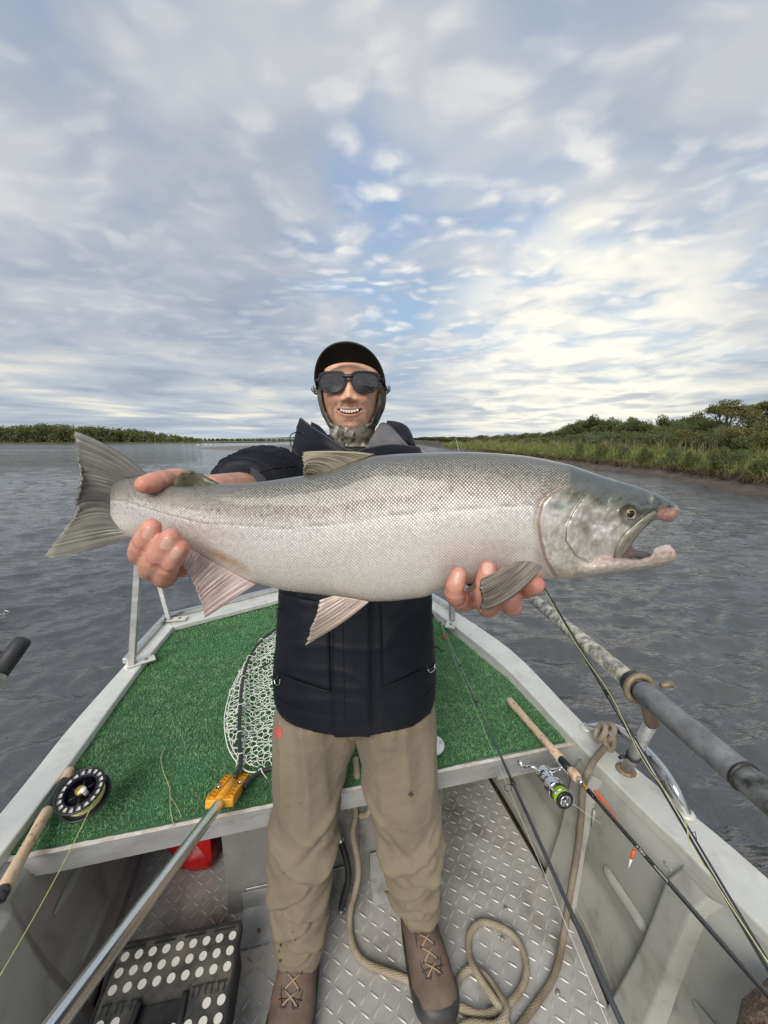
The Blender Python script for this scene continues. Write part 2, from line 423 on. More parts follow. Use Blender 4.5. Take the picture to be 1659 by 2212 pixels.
# grass: thin blades, joined; nobody could count them
def blades(P0, L, W_, lean, name, material, seed=1, bend=0.35):
    r = np.random.default_rng(seed); N_ = len(P0)
    th = r.random(N_) * 2 * math.pi
    side = np.stack([np.cos(th), np.sin(th), np.zeros(N_)], -1) * W_[:, None] * 0.5
    ld = r.random(N_) * 2 * math.pi
    lv = np.stack([np.cos(ld), np.sin(ld), np.zeros(N_)], -1) * (lean * L * (0.3 + r.random(N_)))[:, None]
    up = np.zeros((N_, 3)); up[:, 2] = L
    p1 = P0 + up * 0.6 + lv * bend; p2 = P0 + up * (1 - 0.25 * lean) + lv
    V = np.stack([P0 - side, P0 + side, p1 + side * 0.8, p1 - side * 0.8, p2], 1)
    b = (np.arange(N_) * 5)[:, None]
    F4 = b + np.array([[0, 1, 2, 3]]); F3 = b + np.array([[3, 2, 4]])
    V = V.reshape(-1, 3)
    F_ = np.concatenate([np.stack([F4[:, 0], F4[:, 1], F4[:, 2]], 1), np.stack([F4[:, 0], F4[:, 2], F4[:, 3]], 1), F3])
    return obj(name, V, F_, material, None, False)
def leafmat(name, c1, c2, scale, tr=0.3, island=0.35):
    return mat(name, c1, 0.6, 0, c2, scale, 1.0, island=island, trans=tr, spec=0.25)
m_grass = leafmat('bank_grass', (0.155, 0.200, 0.058), (0.300, 0.310, 0.120), 0.8)
def clumped(N_, f):      # positions thinned by a clump field
    out = []
    while len(out) < N_:
        p = f(); c_ = noise.noise((p[0] * 1.6, p[1] * 1.6, 4.0)) * 0.5 + 0.5 + 0.35 * noise.noise((p[0] * 5, p[1] * 5, 1.0))
        if random.random() < c_ * 1.3: out.append((p, c_))
    return out
def gp():
    y = 5 + 75 * random.random() ** 2.0; t = 0.95 + 9.5 * random.random() ** 1.5
    return (float(bank_x(y)) + t, y, t)
cl = clumped(64000, gp)
P0 = np.array([(p[0], p[1], ground_z(p[0], p[1]) - 0.03) for p, c in cl])
cc = np.array([c for p, c in cl]); tt = np.array([p[2] for p, c in cl])
L_ = (0.26 + 0.50 * rng.random(len(P0))) * (0.50 + cc) * np.clip(0.75 + (tt - 1) * 0.14, 0.75, 1.1)
dist_ = P0[:, 1]
Wd = 0.010 + 0.0007 * dist_
tag(blades(P0, L_, Wd, 0.55, 'bank_grass', m_grass, 4), 'tall green grass along the top of the muddy right bank', 'grass', kind='stuff')
m_seed = leafmat('seed_grass', (0.20, 0.175, 0.095), (0.27, 0.225, 0.15), 1.0, 0.2)
P1 = []
for i in range(3200):
    y = 7 + 60 * random.random() ** 1.6; t = 2.8 + 4.5 * random.random()
    x = float(bank_x(y)) + t
    if noise.noise((x * 0.5, y * 0.5, 9.0)) > -0.12: P1.append((x, y, ground_z(x, y) + 0.25))
P1 = np.array(P1)
tag(blades(P1, 0.55 + 0.35 * rng.random(len(P1)), np.full(len(P1), 0.012) + 0.0006 * P1[:, 1], 0.25, 'seeding_grass', m_seed, 6), 'pale brown seeding grass heads behind the green bank grass', 'grass', kind='stuff')
# overhanging dead grass and roots on the cut edge
m_dead = leafmat('dead_grass', (0.07, 0.052, 0.032), (0.15, 0.12, 0.07), 2.0, 0.1)
y_ = 5 + 45 * rng.random(9000) ** 1.5
x_ = bank_x(y_) + 1.05 + 0.2 * rng.normal(size=9000)
P2 = np.stack([x_, y_, WZ + 0.42 + 0.12 * rng.random(9000)], -1)
tag(blades(P2, -(0.08 + 0.28 * rng.random(9000)), np.full(9000, 0.014) + 0.0006 * y_, 1.1, 'hanging_roots', m_dead, 8), 'dead grass and roots hanging over the cut mud edge', 'grass', kind='stuff')

# leafy crowns -----------------------------------------------------
def crown(clumps, nleaf, size, seed, trunk=None, elong=2.2):
    """leaf faces on and inside ellipsoid clumps: returns V,F of triangles"""
    r = np.random.default_rng(seed)
    vol = np.array([c[3] * c[4] * c[5] for c in clumps]) ** 0.66; pr = vol / vol.sum()
    ci = r.choice(len(clumps), nleaf, p=pr); C = np.array(clumps)[ci]
    d = r.normal(size=(nleaf, 3)); d /= np.linalg.norm(d, axis=1)[:, None]
    rad_ = 1.0 - 0.45 * r.random(nleaf) ** 2.0 + 0.10 * r.normal(size=nleaf)
    c0 = C[:, :3] + d * C[:, 3:6] * rad_[:, None]
    u_ = d + 0.9 * r.normal(size=(nleaf, 3)); u_ /= np.linalg.norm(u_, axis=1)[:, None]
    w_ = np.cross(u_, r.normal(size=(nleaf, 3))); w_ /= np.linalg.norm(w_, axis=1)[:, None]
    s_ = size * (0.6 + 0.8 * r.random(nleaf))
    a = c0 - u_ * (s_ * elong / 2)[:, None]; b = c0 + w_ * (s_ / 2)[:, None]; e = c0 + u_ * (s_ * elong / 2)[:, None]; g = c0 - w_ * (s_ / 2)[:, None]
    V = np.stack([a, b, e, g], 1).reshape(-1, 3)
    F_ = (np.arange(nleaf) * 4)[:, None] + np.array([[0, 1, 2, 3]])
    return V, F_
m_leaf = [leafmat('willow_leaf', (0.130, 0.155, 0.055), (0.200, 0.215, 0.095), 1.2),
          leafmat('alder_leaf', (0.088, 0.112, 0.040), (0.145, 0.162, 0.066), 1.0),
          leafmat('sage_leaf', (0.140, 0.180, 0.090), (0.200, 0.235, 0.120), 1.5),
          leafmat('olive_leaf', (0.125, 0.135, 0.042), (0.205, 0.195, 0.070), 1.0)]
m_bark = mat('grey_bark', (0.055, 0.045, 0.035), 0.9, 0, (0.10, 0.088, 0.07), 9, 0.8, 0.6, 40)
def shrub_mesh(kind, seed):
    r = random.Random(seed); cl_ = []
    mb = MB()
    nst = 7
    for i in range(nst):
        a = 2 * math.pi * i / nst + r.uniform(-.4, .4); rr_ = r.uniform(0.25, 0.55); hh_ = r.uniform(0.55, 1.0)
        top = Vector((math.cos(a) * rr_, math.sin(a) * rr_, hh_))
        mid_ = Vector((top.x * 0.35, top.y * 0.35, hh_ * 0.5))
        mb.tube([Vector((0, 0, -0.1)), mid_, top], [0.025, 0.016, 0.006], 5)
        for j in range(5):
            q = top * r.uniform(0.75, 1.0) + Vector((r.uniform(-.2, .2), r.uniform(-.2, .2), r.uniform(-.12, .1)))
            s_ = r.uniform(0.10, 0.2)
            cl_.append((q.x, q.y, max(q.z, 0.12), s_ * 1.2, s_ * 1.2, s_ * r.uniform(0.8, 1.2)))
        cl_.append((top.x * 1.1, top.y * 1.1, hh_ * 0.4, 0.2, 0.2, 0.26))
        cl_.append((top.x * 0.5, top.y * 0.5, hh_ * 0.25, 0.24, 0.24, 0.24))
    V, F_ = crown(cl_, 9000, 0.028 if kind != 2 else 0.022, seed, elong=2.4)
    return mb, V, F_
SHRUB = []
def mk_local(name, V, F_, material, smooth=False):
    me = obj(name, V, F_, material, None, smooth); d = me.data; bpy.data.objects.remove(me); return d
for kd in range(4):
    for sd in range(2):
        mb, V, F_ = shrub_mesh(kd, 10 * kd + sd)
        sm = mb.build('stems', m_bark); smd = sm.data; bpy.data.objects.remove(sm)
        SHRUB.append((kd, mk_local('foliage', V, F_, m_leaf[kd]), smd))
def place_shrub(name, kd, x, y, z, s, sz, rot, label, cat='shrub', group=None, variant=None):
    opts = [q for q in SHRUB if q[0] == kd]; q = opts[variant if variant is not None else random.randrange(2)]
    e = bpy.data.objects.new(name, None); COL.objects.link(e); e.location = (x, y, z); e.scale = (s, s, sz); e.rotation_euler = (0, 0, rot)
    tag(e, label, cat, group)
    a = bpy.data.objects.new('crown', q[1]); COL.objects.link(a); a.parent = e
    b = bpy.data.objects.new('trunk', q[2]); COL.objects.link(b); b.parent = e
    return e
GRP = 'shrubs growing along the right bank'
KN = ['mid green willow', 'dark green alder', 'pale sage green willow', 'yellowish olive']
def yfor(u, t):       # how far along the river a plant t metres inland stands, for a given bearing
    k = (u - 829.5) / FPX / 0.98
    for y in np.arange(9, 400, 0.1):
        if k * y - float(bank_x(y)) >= t: return float(y)
    return 300.0
def nth(i):
    W10 = ['', 'first', 'second', 'third', 'fourth', 'fifth', 'sixth', 'seventh', 'eighth', 'ninth', 'tenth', 'eleventh', 'twelfth', 'thirteenth', 'fourteenth', 'fifteenth', 'sixteenth', 'seventeenth', 'eighteenth', 'nineteenth']
    if i < 20: return W10[i]
    T_ = {2: 'twent', 3: 'thirt', 4: 'fort'}[i // 10]
    return T_ + 'ieth' if i % 10 == 0 else T_ + 'y-' + W10[i % 10]
back = [(1672, 893, 7, 1), (1640, 903, 6, 3), (1612, 912, 5.5, 0), (1585, 915, 6, 2), (1545, 903, 8, 0), (1510, 898, 8, 1), (1480, 914, 7, 2), (1455, 905, 9, 1),
        (1430, 918, 8, 0), (1400, 914, 9, 1), (1372, 906, 9, 1), (1350, 902, 9, 0), (1325, 903, 9, 1), (1300, 909, 9, 0), (1275, 905, 9, 1), (1250, 913, 8, 1), (1228, 921, 8, 0),
        (1205, 929, 8, 1), (1180, 933, 8, 1), (1155, 934, 8, 0), (1130, 935, 8, 1), (1105, 937, 8, 0), (1080, 939, 8, 1), (1055, 940, 8, 0), (1030, 941, 8, 3),
        (1005, 943, 8, 1), (985, 943, 8, 0), (962, 943, 9, 1), (940, 943, 12, 0), (922, 944, 18, 1), (905, 945, 24, 0), (885, 946, 30, 1)]
front = [(1668, 935, 4.2, 3), (1625, 932, 4.0, 0), (1600, 928, 4.4, 3), (1560, 930, 4.6, 2), (1528, 934, 4.8, 0), (1495, 930, 5, 3), (1462, 934, 5, 2), (1425, 932, 5.5, 0), (1395, 930, 5.5, 2), (1360, 930, 5.5, 0), (1320, 928, 5.5, 2),
         (1290, 930, 5.5, 2), (1262, 932, 5.5, 0), (1235, 936, 5.5, 2), (1190, 941, 5.5, 0), (1150, 943, 5.5, 2), (1100, 945, 5.5, 0), (1060, 946, 5.5, 3), (1020, 946, 5.5, 0), (975, 946, 6, 3)]
plants = [(1652, 985, 1.6, 0), (1600, 968, 1.9, 2), (1560, 966, 1.5, 0), (1500, 975, 1.5, 0), (1455, 970, 1.7, 2), (1400, 967, 1.6, 0), (1350, 962, 1.8, 2), (1300, 958, 1.6, 0), (1255, 955, 1.6, 2)]
for rows_, nm_, tail in ((back, 0, '%s shrub on the bank skyline, %s from the right edge'), (front, 1, '%s shrub low before the thicket, %s from the right edge')):
    for i, (u, v, t_, kd) in enumerate(rows_):
        yy = yfor(u, t_); p = ony(u, v, yy); gz = ground_z(p.x, yy) - 0.05; hgt = max(p.z - gz, 0.8); s = hgt * random.uniform(0.75, 0.95)
        place_shrub('willow_shrub' if kd in (0, 2) else ('alder_shrub' if kd == 1 else 'olive_shrub'), kd, p.x, yy, gz, max(s, 1.15 * yy / 30), hgt * 0.98, random.random() * 6.28, tail % (KN[kd], nth(i + 1)), 'shrub', GRP)
for i, (u, v, t_, kd) in enumerate(plants):
    yy = yfor(u, t_); p = ony(u, v, yy); gz = ground_z(p.x, yy) - 0.05
    place_shrub('leafy_plant', kd, p.x, yy, gz, 0.5, max(p.z - gz, 0.45), random.random() * 6.28, '%s leafy plant in the bank grass, %s from the right edge' % (KN[kd].split()[0], nth(i + 1)), 'plant', 'low leafy plants in the bank grass')

# two umbrella-topped trees standing open against the sky at right
def open_tree(u, vtop, yy, wid, name, label, seed):
    r = random.Random(seed); top = ony(u, vtop, yy); gz = ground_z(top.x, yy) - 0.1; Hh = top.z - gz
    t = thing(name, (top.x, yy, gz), label, 'tree')
    mb = MB(); cls = []; B0 = Vector((top.x, yy, gz))
    for i in range(11):
        a = 2 * math.pi * i / 11 + r.uniform(-.3, .3); k = r.uniform(0.35, 1.0)
        tip = B0 + Vector((math.cos(a) * wid * k, math.sin(a) * wid * k * 0.7, Hh * (0.93 - 0.22 * k * k + r.uniform(-.05, .05))))
        m1 = B0 + (tip - B0) * 0.45 + Vector((r.uniform(-.12, .12), 0, -0.04 * Hh)); m1.x = B0.x + (tip.x - B0.x) * 0.35
        pth = cr([B0, m1, B0 + (tip - B0) * 0.8 + Vector((0, 0, 0.02)), tip], 4)
        mb.tube(pth, list(np.linspace(0.045, 0.008, len(pth))), 6)
        for j in range(9):
            a2 = r.uniform(0, 6.28); q = tip + Vector((math.cos(a2) * r.uniform(.1, .5), math.sin(a2) * .4 * r.random(), r.uniform(-.22, .12)))
            mb.tube([B0 + (tip - B0) * 0.8, q], [0.012, 0.004], 4, False)
            s_ = r.uniform(.10, .2); cls.append((q.x, q.y, q.z, s_ * 1.6, s_ * 1.4, s_ * 0.75))
    V, F_ = crown(cls, 7500, 0.042, seed, elong=1.8)
    obj('crown', V, F_, m_leaf[3], t, False); mb.build('trunk', m_bark, t)
open_tree(1577, 866, 21, 1.15, 'bank_tree', 'airy flat-topped tree with bare stems against the sky, whole in the frame', 5)
open_tree(1655, 864, 22, 1.05, 'bank_tree', 'airy flat-topped tree cut by the right picture edge', 9)
# driftwood on the mud
m_wood = mat('driftwood', (0.20, 0.16, 0.12), 0.85, 0, (0.10, 0.075, 0.055), 12, 0.8, 0.4, 50)
mb = MB(); a = onz(1510, 1030, WZ + .1); 
mb.tube([onz(1487, 1035, WZ + .05), onz(1500, 1022, WZ + .16), onz(1522, 1012, WZ + .32)], [0.03, 0.04, 0.02], 7)
mb.tube([onz(1500, 1022, WZ + .16), onz(1512, 1024, WZ + .2), onz(1524, 1020, WZ + .25)], [0.02, 0.015, 0.008], 6)
tag(mb.build('driftwood_branch', m_wood), 'bare forked driftwood branch lying on the mud strip of the right bank', 'branch')
mb = MB()
mb.tube([onz(1355, 1000, WZ + .15), onz(1368, 996, WZ + .35), onz(1380, 1003, WZ + .3)], [0.035, 0.03, 0.015], 6)
mb.tube([onz(1360, 1003, WZ + .15), onz(1371, 1001, WZ + .25), onz(1376, 1009, WZ + .12)], [0.03, 0.022, 0.012], 6)
tag(mb.build('driftwood_stump', m_wood), 'pale tangled root stump under the grass edge above the fish head', 'stump')

# left and far banks ---------------------------------------------
m_far_ground = mat('far_ground', (0.075, 0.085, 0.035), 0.9, 0, (0.12, 0.12, 0.055), 0.05, 1.0)
def poly_ground(name, pts, z, material):
    mb = MB(); mb.add([(x, y, z) for x, y in pts] + [(x, y, z - 2) for x, y in pts], [tuple(range(len(pts)))] + [(i, i + len(pts), (i + 1) % len(pts) + len(pts), (i + 1) % len(pts)) for i in range(len(pts))])
    return tag(mb.build(name, material, None, False), kind='structure')
poly_ground('left_shore', [(-1500, 40), (-500, 130), (-260, 165), (-203, 185), (-150, 190), (-110, 196), (-84, 200), (-70, 240), (-75, 330), (-60, 420), (-200, 900), (-900, 900)], WZ + 0.35, m_far_ground)
poly_ground('far_shore', [(-900, 560), (-80, 540), (60, 480), (150, 330), (800, 300), (1500, 1800), (-1500, 1800)], WZ + 0.6, m_far_ground)
# gravel bar
m_gravel = mat('gravel', (0.15, 0.135, 0.115), 0.9, 0, (0.22, 0.20, 0.17), 1.5, 0.8, 0.9, 12, 0.05)
gpts = [onz(418, 968.5, WZ), onz(470, 971, WZ), onz(560, 972.5, WZ), onz(700, 974, WZ), onz(820, 976, WZ), onz(930, 972, WZ), onz(930, 962, WZ), onz(700, 961.5, WZ), onz(560, 963, WZ), onz(470, 966, WZ)]
cx = sum(p.x for p in gpts) / len(gpts); cy = sum(p.y for p in gpts) / len(gpts)
V = []; F_ = []; ng = len(gpts)
for k, (s_, z_) in enumerate([(1.0, -0.1), (0.93, 0.16), (0.75, 0.3), (0.3, 0.36)]):
    for p in gpts: V.append((cx + (p.x - cx) * s_, cy + (p.y - cy) * s_, WZ + z_))
for k in range(3):
    for i in range(ng): F_.append((k * ng + i, k * ng + (i + 1) % ng, (k + 1) * ng + (i + 1) % ng, (k + 1) * ng + i))
F_.append(tuple(range(3 * ng, 4 * ng)))
tag(obj('gravel_bar', V, F_, m_gravel, None, False), kind='structure')
m_gull = mat('gull_white', (0.75, 0.75, 0.75), 0.6); m_gullw = mat('gull_grey', (0.30, 0.31, 0.33), 0.6)
for i, (u, lab) in enumerate([(430, 'white gull standing at the left tip of the gravel bar'), (447, 'white gull second from the tip of the gravel bar'), (457, 'white gull standing third along the gravel bar'), (578, 'white gull standing alone near the middle of the gravel bar')]):
    p = onz(u, 965.5, WZ + 0.25); t = thing('gull', p, lab, 'bird', 'gulls on the gravel bar'); s_ = 1.5
    mb = MB(); mb.ball(p + Vector((0, 0, .22 * s_)), 0.10 * s_, 10, 7, (1.9, .8, .8)); mb.ball(p + Vector((-.17 * s_, 0, .36 * s_)), 0.055 * s_, 8, 6)
    mb.tube([p + Vector((-.12 * s_, 0, .24 * s_)), p + Vector((-.17 * s_, 0, .35 * s_))], 0.045 * s_, 7)
    mb.build('body', m_gull, t)
    mb = MB(); mb.ball(p + Vector((.08 * s_, 0, .26 * s_)), 0.10 * s_, 10, 6, (1.9, .86, .45)); mb.build('wing', m_gullw, t)
    mb = MB()
    for sx in (-.03, .03): mb.tube([p + Vector((0, sx, 0)), p + Vector((0, sx, .18 * s_))], 0.012, 5)
    mb.build('leg', m_wood, t)
# far wood at left: one mass of crowns over a shore 190 m away
m_farleaf = leafmat('far_leaf', (0.105, 0.130, 0.050), (0.185, 0.200, 0.085), 0.06, 0.2, 0.4)
def wood(line, vline, nper, name, label, leaf, material, seed, wob_=1.0):
    r = random.Random(seed); cls = []
    for i in range(nper):
        f = i / (nper - 1) * (len(line) - 1); k = min(int(f), len(line) - 2); q = f - k
        u = line[k][0] * (1 - q) + line[k + 1][0] * q; yy = line[k][1] * (1 - q) + line[k + 1][1] * q + r.uniform(0, 14) * wob_
        vt = np.interp(u, [a_ for a_, b_ in vline], [b_ for a_, b_ in vline])
        tp = ony(u + r.uniform(-5, 5), vt, yy); Hh = max(tp.z - WZ, 0.8) * r.uniform(0.78, 1.03)
        nb = 3
        for j in range(nb):
            s_ = Hh * r.uniform(0.20, 0.34)
            cls.append((tp.x + r.uniform(-1, 1) * Hh * .3, yy + r.uniform(-1, 1) * Hh * .3, WZ + Hh * (0.3 + 0.5 * j / 2) , s_ * 1.1, s_ * 1.1, min(s_ * 1.15, Hh * (0.7 - .5 * j / 2) if j < 2 else Hh * .22)))
        if r.random() < 0.35: cls.append((tp.x, yy, WZ + Hh * 0.93, Hh * 0.06, Hh * 0.06, Hh * 0.15))
    V, F_ = crown(cls, leaf[0], leaf[1], seed, elong=1.5)
    return tag(obj(name, V, F_, material, None, False), label, 'wood', kind='stuff')
wood([(-60, 196), (440, 203)], [(-60, 921), (30, 919), (100, 917), (150, 919), (165, 920), (230, 922), (300, 928), (360, 936), (400, 942), (440, 948)], 210, 'far_wood', 'dense green wood lining the left shore of the river', (60000, 0.42), m_farleaf, 3)
wood([(-1100, 180), (-50, 196)], [(-1100, 915), (-600, 922), (-50, 920)], 120, 'far_wood', 'dense green wood carrying on past the left edge of the picture', (16000, 0.75), m_farleaf, 9)
wood([(380, 330), (640, 440)], [(380, 944), (430, 947), (500, 947), (560, 948), (640, 949)], 80, 'far_wood', 'low line of distant bushes beyond the gravel bar', (12000, 0.55), m_farleaf, 5, 2)
wood([(640, 500), (960, 330)], [(640, 948), (760, 948), (900, 946), (960, 945)], 70, 'far_wood', 'distant bushes behind the man, low on the horizon', (10000, 0.6), m_farleaf, 6, 2)
# far hills
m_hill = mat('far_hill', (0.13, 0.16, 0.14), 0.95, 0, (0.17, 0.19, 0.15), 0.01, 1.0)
def hills(pts, yy, name, m_):
    V = []; F_ = []; N_ = 120; us = np.linspace(pts[0][0], pts[-1][0], N_)
    for i, u in enumerate(us):
        v = np.interp(u, [p[0] for p in pts], [p[1] for p in pts]); p = ony(u, v, yy)
        hz = p.z + noise.noise((u * 0.05, yy, 0)) * yy * 0.0006
        V += [(p.x, yy - 250, WZ), (p.x, yy, hz), (p.x, yy + 400, WZ)]
        if i: b = 3 * i; F_ += [(b - 3, b, b + 1, b - 2), (b - 2, b + 1, b + 2, b - 1)]
    return tag(obj(name, V, F_, m_), kind='structure')
hills([(440, 950), (520, 947.5), (580, 946), (640, 943), (700, 941), (760, 943), (850, 946), (1000, 950)], 2200, 'far_hills', m_hill)
# ================================================================ BOAT
def V3(x, y, z=0.0): return Vector((x, y, z))
m_alu = mat('painted_rail', (0.72, 0.72, 0.66), 0.42, 0.20, (0.60, 0.60, 0.54), 14, 0.6, 0.15, 90, 0.001, (0.33, 0.31, 0.25), 9, 0.35, 0.1)
m_rim = mat('worn_aluminium', (0.52, 0.52, 0.51), 0.42, 0.50, (0.38, 0.38, 0.37), 7, 0.7, 0.12, 70, 0.001, (0.20, 0.19, 0.16), 11, 0.5, 0.12, stretch=(1, 1, 3))
m_lip = mat('scraped_edge', (0.80, 0.76, 0.68), 0.5, 0.3, (0.55, 0.45, 0.33), 30, 0.9)
m_hull = mat('hull_grey_paint', (0.43, 0.43, 0.385), 0.48, 0.08, (0.36, 0.36, 0.32), 5, 0.7, 0.15, 25, 0.002, (0.22, 0.20, 0.165), 10, 0.6, 0.1)
m_hull_out = mat('hull_outside', (0.30, 0.31, 0.30), 0.5, 0.3)
m_bilge = mat('dark_bilge', (0.055, 0.045, 0.035), 0.9, 0, (0.11, 0.07, 0.035), 25, 0.8)
m_plate = mat('tread_plate', (0.63, 0.62, 0.59), 0.40, 0.35, (0.46, 0.445, 0.42), 6, 0.85, 0.2, 120, 0.0008, (0.20, 0.165, 0.12), 4.5, 0.75, 0.12)
m_tread = mat('tread_bars', (0.66, 0.65, 0.63), 0.42, 0.30, (0.52, 0.51, 0.49), 6, 0.85, rvar=0.08)
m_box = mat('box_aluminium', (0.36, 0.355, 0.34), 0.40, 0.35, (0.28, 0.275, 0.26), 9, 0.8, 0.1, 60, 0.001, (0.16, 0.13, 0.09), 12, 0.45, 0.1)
m_shiny = mat('bare_aluminium', (0.68, 0.68, 0.67), 0.22, 0.95, (0.52, 0.52, 0.51), 25, 0.6, 0.1, 80, 0.0006, rvar=0.1)
m_dark = mat('black_rubber', (0.020, 0.020, 0.022), 0.5, 0, (0.04, 0.04, 0.042), 20, 0.5)
m_rust = mat('rusty_bolt', (0.22, 0.14, 0.08), 0.7, 0.4, (0.35, 0.27, 0.18), 60, 1.0)
m_turf = mat('turf_backing', (0.035, 0.125, 0.050), 0.95, 0, (0.06, 0.18, 0.075), 60, 1.0, 0.9, 260, 0.004, (0.13, 0.12, 0.05), 26, 0.10)
m_blade = mat('turf_blade', (0.125, 0.285, 0.120), 0.55, 0, (0.225, 0.430, 0.210), 14.0, 1.0, island=0.32, trans=0.1, spec=0.25, dirt=(0.16, 0.20, 0.085), dscale=3.2, damt=0.45)
m_bs = m_blade.node_tree.nodes['Principled BSDF']; m_bs.inputs['Roughness'].default_value = 0.45

boat = thing('river_boat', (0, 0.6, 0), 'grey aluminium river boat with a green turfed bow deck, under the standing man', 'boat')
TZ, GZ = 0.49, 0.52
turf_poly = [(-.952, .786), (-1.012, 1.089), (-1.109, 1.492), (-1.168, 1.925), (-.712, 2.264), (-.42, 2.47), (.10, 2.44), (.325, 2.047), (.550, 1.508), (.640, 1.164)]
outL = [(-.60, -2.2), (-.72, -1.0), (-.93, .2), (-1.048, .879), (-1.115, 1.198), (-1.175, 1.595), (-1.241, 2.044)]
innL = [(-.50, -2.2), (-.62, -1.0), (-.83, .2), (-.940, .777), (-.992, 1.057), (-1.085, 1.52), (-1.150, 1.945)]
outB = [(-1.241, 2.044), (-.758, 2.431), (-.44, 2.68), (.16, 2.62), (.355, 2.267)]
innB = [(-1.150, 1.945), (-.711, 2.275), (-.41, 2.50), (.12, 2.47), (.300, 2.145)]
outR = [(.355, 2.267), (.612, 1.721), (.718, 1.221), (.82, .928), (.893, .721), (1.02, .2), (1.22, -1.0), (1.38, -2.2)]
innR = [(.300, 2.145), (.530, 1.60), (.628, 1.209), (.700, .925), (.765, .715), (.885, .2), (1.09, -1.0), (1.27, -2.2)]
def strip(name, A, B, z, th, m_, parent, lip=0.0):
    A = cr([(p[0], p[1]) for p in A], 5); B = cr([(p[0], p[1]) for p in B], 5)
    mb = MB(); n_ = len(A); V = []
    for a, b in zip(A, B):
        V += [V3(a[0], a[1], z), V3(b[0], b[1], z), V3(b[0], b[1], z - th), V3(a[0], a[1], z - th)]
    Fc = []
    for i in range(n_ - 1):
        p, q = 4 * i, 4 * i + 4
        for k in range(4): Fc.append((p + k, p + (k + 1) % 4, q + (k + 1) % 4, q + k))
    Fc += [(3, 2, 1, 0), (4 * n_ - 4, 4 * n_ - 3, 4 * n_ - 2, 4 * n_ - 1)]
    mb.add(V, Fc); o = mb.build(name, m_, parent, False); bevel(o, 0.006, 3, 40); return o
strip('side_gunwale', outL, innL, GZ, 0.035, m_alu, boat)
strip('bow_gunwale', outB, innB, GZ - 0.002, 0.030, m_alu, boat)
strip('side_gunwale', outR, innR, GZ, 0.042, m_alu, boat)
# narrow raised outer rail round the bow and its inner step
def offs(A, d, z):
    A = [Vector((p[0], p[1], z)) for p in A]; out = []
    for i, p in enumerate(A):
        t = (A[min(i + 1, len(A) - 1)] - A[max(i - 1, 0)]).normalized(); out.append(p + Vector((t.y, -t.x, 0)) * d)
    return out
mb = MB()
for seg_ in ([(-1.172, 1.585), (-1.236, 2.03)], [(-1.222, 2.045), (-.758, 2.415), (-.45, 2.655)], [(-.44, 2.66), (.15, 2.60)], [(.165, 2.59), (.35, 2.25), (.42, 2.12)]):
    for a, b in zip(seg_[:-1], seg_[1:]):
        mb.beam(V3(a[0], a[1], GZ + .014), V3(b[0], b[1], GZ + .014), 0.026, 0.028)
bevel(mb.build('bow_rail', m_shiny, boat, False), 0.003)

# hull skins: inside and outside, one mesh per side
def hull_side(inn, out, foot, name, sgn):
    mb = MB(); A = cr(inn, 5); B = cr(foot, 5); O_ = cr(out, 5)
    rows_ = [(0, 1.0), (0.28, .93), (0.30, .915), (0.62, .44), (0.66, .40), (0.70, .36), (0.95, .06), (1.0, 0.0)]
    V = []; nr_ = len(rows_)
    for a, b in zip(A, B):
        for t, zf in rows_:
            bul = 0.012 if 0.63 < t < 0.68 else 0.0
            V.append(V3(a[0] * (1 - t) + b[0] * t - sgn * bul, a[1] * (1 - t) + b[1] * t, (GZ - .03) * zf + (-0.012) * (1 - zf)))
    Fc = []
    for i in range(len(A) - 1):
        for k in range(nr_ - 1):
            p = i * nr_ + k; q = p + nr_; Fc.append((p, q, q + 1, p + 1))
    mb.add(V, Fc)
    o1 = mb.build(name, m_hull, boat, True)
    md = o1.modifiers.new('thick', 'SOLIDIFY'); md.thickness = 0.004; md.offset = 0
    mb = MB(); V = []
    for a, o_, b in zip(A, O_, B):
        c_ = (o_[0] * .6 + a[0] * .4, o_[1] * .6 + a[1] * .4)
        V += [V3(o_[0] * .92 + a[0] * .08, o_[1] * .92 + a[1] * .08, GZ - .025), V3(c_[0] * .97, c_[1], .1), V3(b[0] * .98, b[1], -.30)]
    Fc = []
    for i in range(len(A) - 1):
        for k in range(2): p = i * 3 + k; q = p + 3; Fc.append((p, p + 1, q + 1, q))
    mb.add(V, Fc); mb.build('outer_skin', m_hull_out, o1, True)
    return o1
footL = [(-.42, -2.2), (-.52, -1.0), (-.70, .3), (-.795, .777), (-.85, 1.0), (-.98, 1.5), (-1.02, 1.85)]
footR = [(.30, 2.05), (.49, 1.52), (.575, 1.16), (.628, .958), (.640, .715), (.72, .2), (.90, -1.0), (1.05, -2.2)]
hull_side(innL, outL, footL, 'hull_side', 1)
hull_side(innR, outR, footR, 'hull_side', -1)
mb = MB(); V = []
for p, q in zip(cr(outB, 5), cr(innB, 5)): V += [V3(p[0] * .96, p[1] * .985, GZ - .03), V3(p[0] * .8, p[1] * .9, -.32)]
mb.add(V, [(2 * i, 2 * i + 1, 2 * i + 3, 2 * i + 2) for i in range(len(V) // 2 - 1)]); mb.build('bow_plate', m_hull_out, boat)
mb = MB(); mb.prism([(-.60, -2.2), (1.38, -2.2), (1.36, -2.24), (-.62, -2.24)], -.3, GZ - .01); mb.build('transom', m_hull, boat, False)
mb = MB(); mb.prism([(p[0], p[1]) for p in footL] + [(-.6, 2.2), (.1, 2.3)] + [(p[0], p[1]) for p in footR], -.30, -.02)
mb.build('bilge', m_bilge, boat, False)

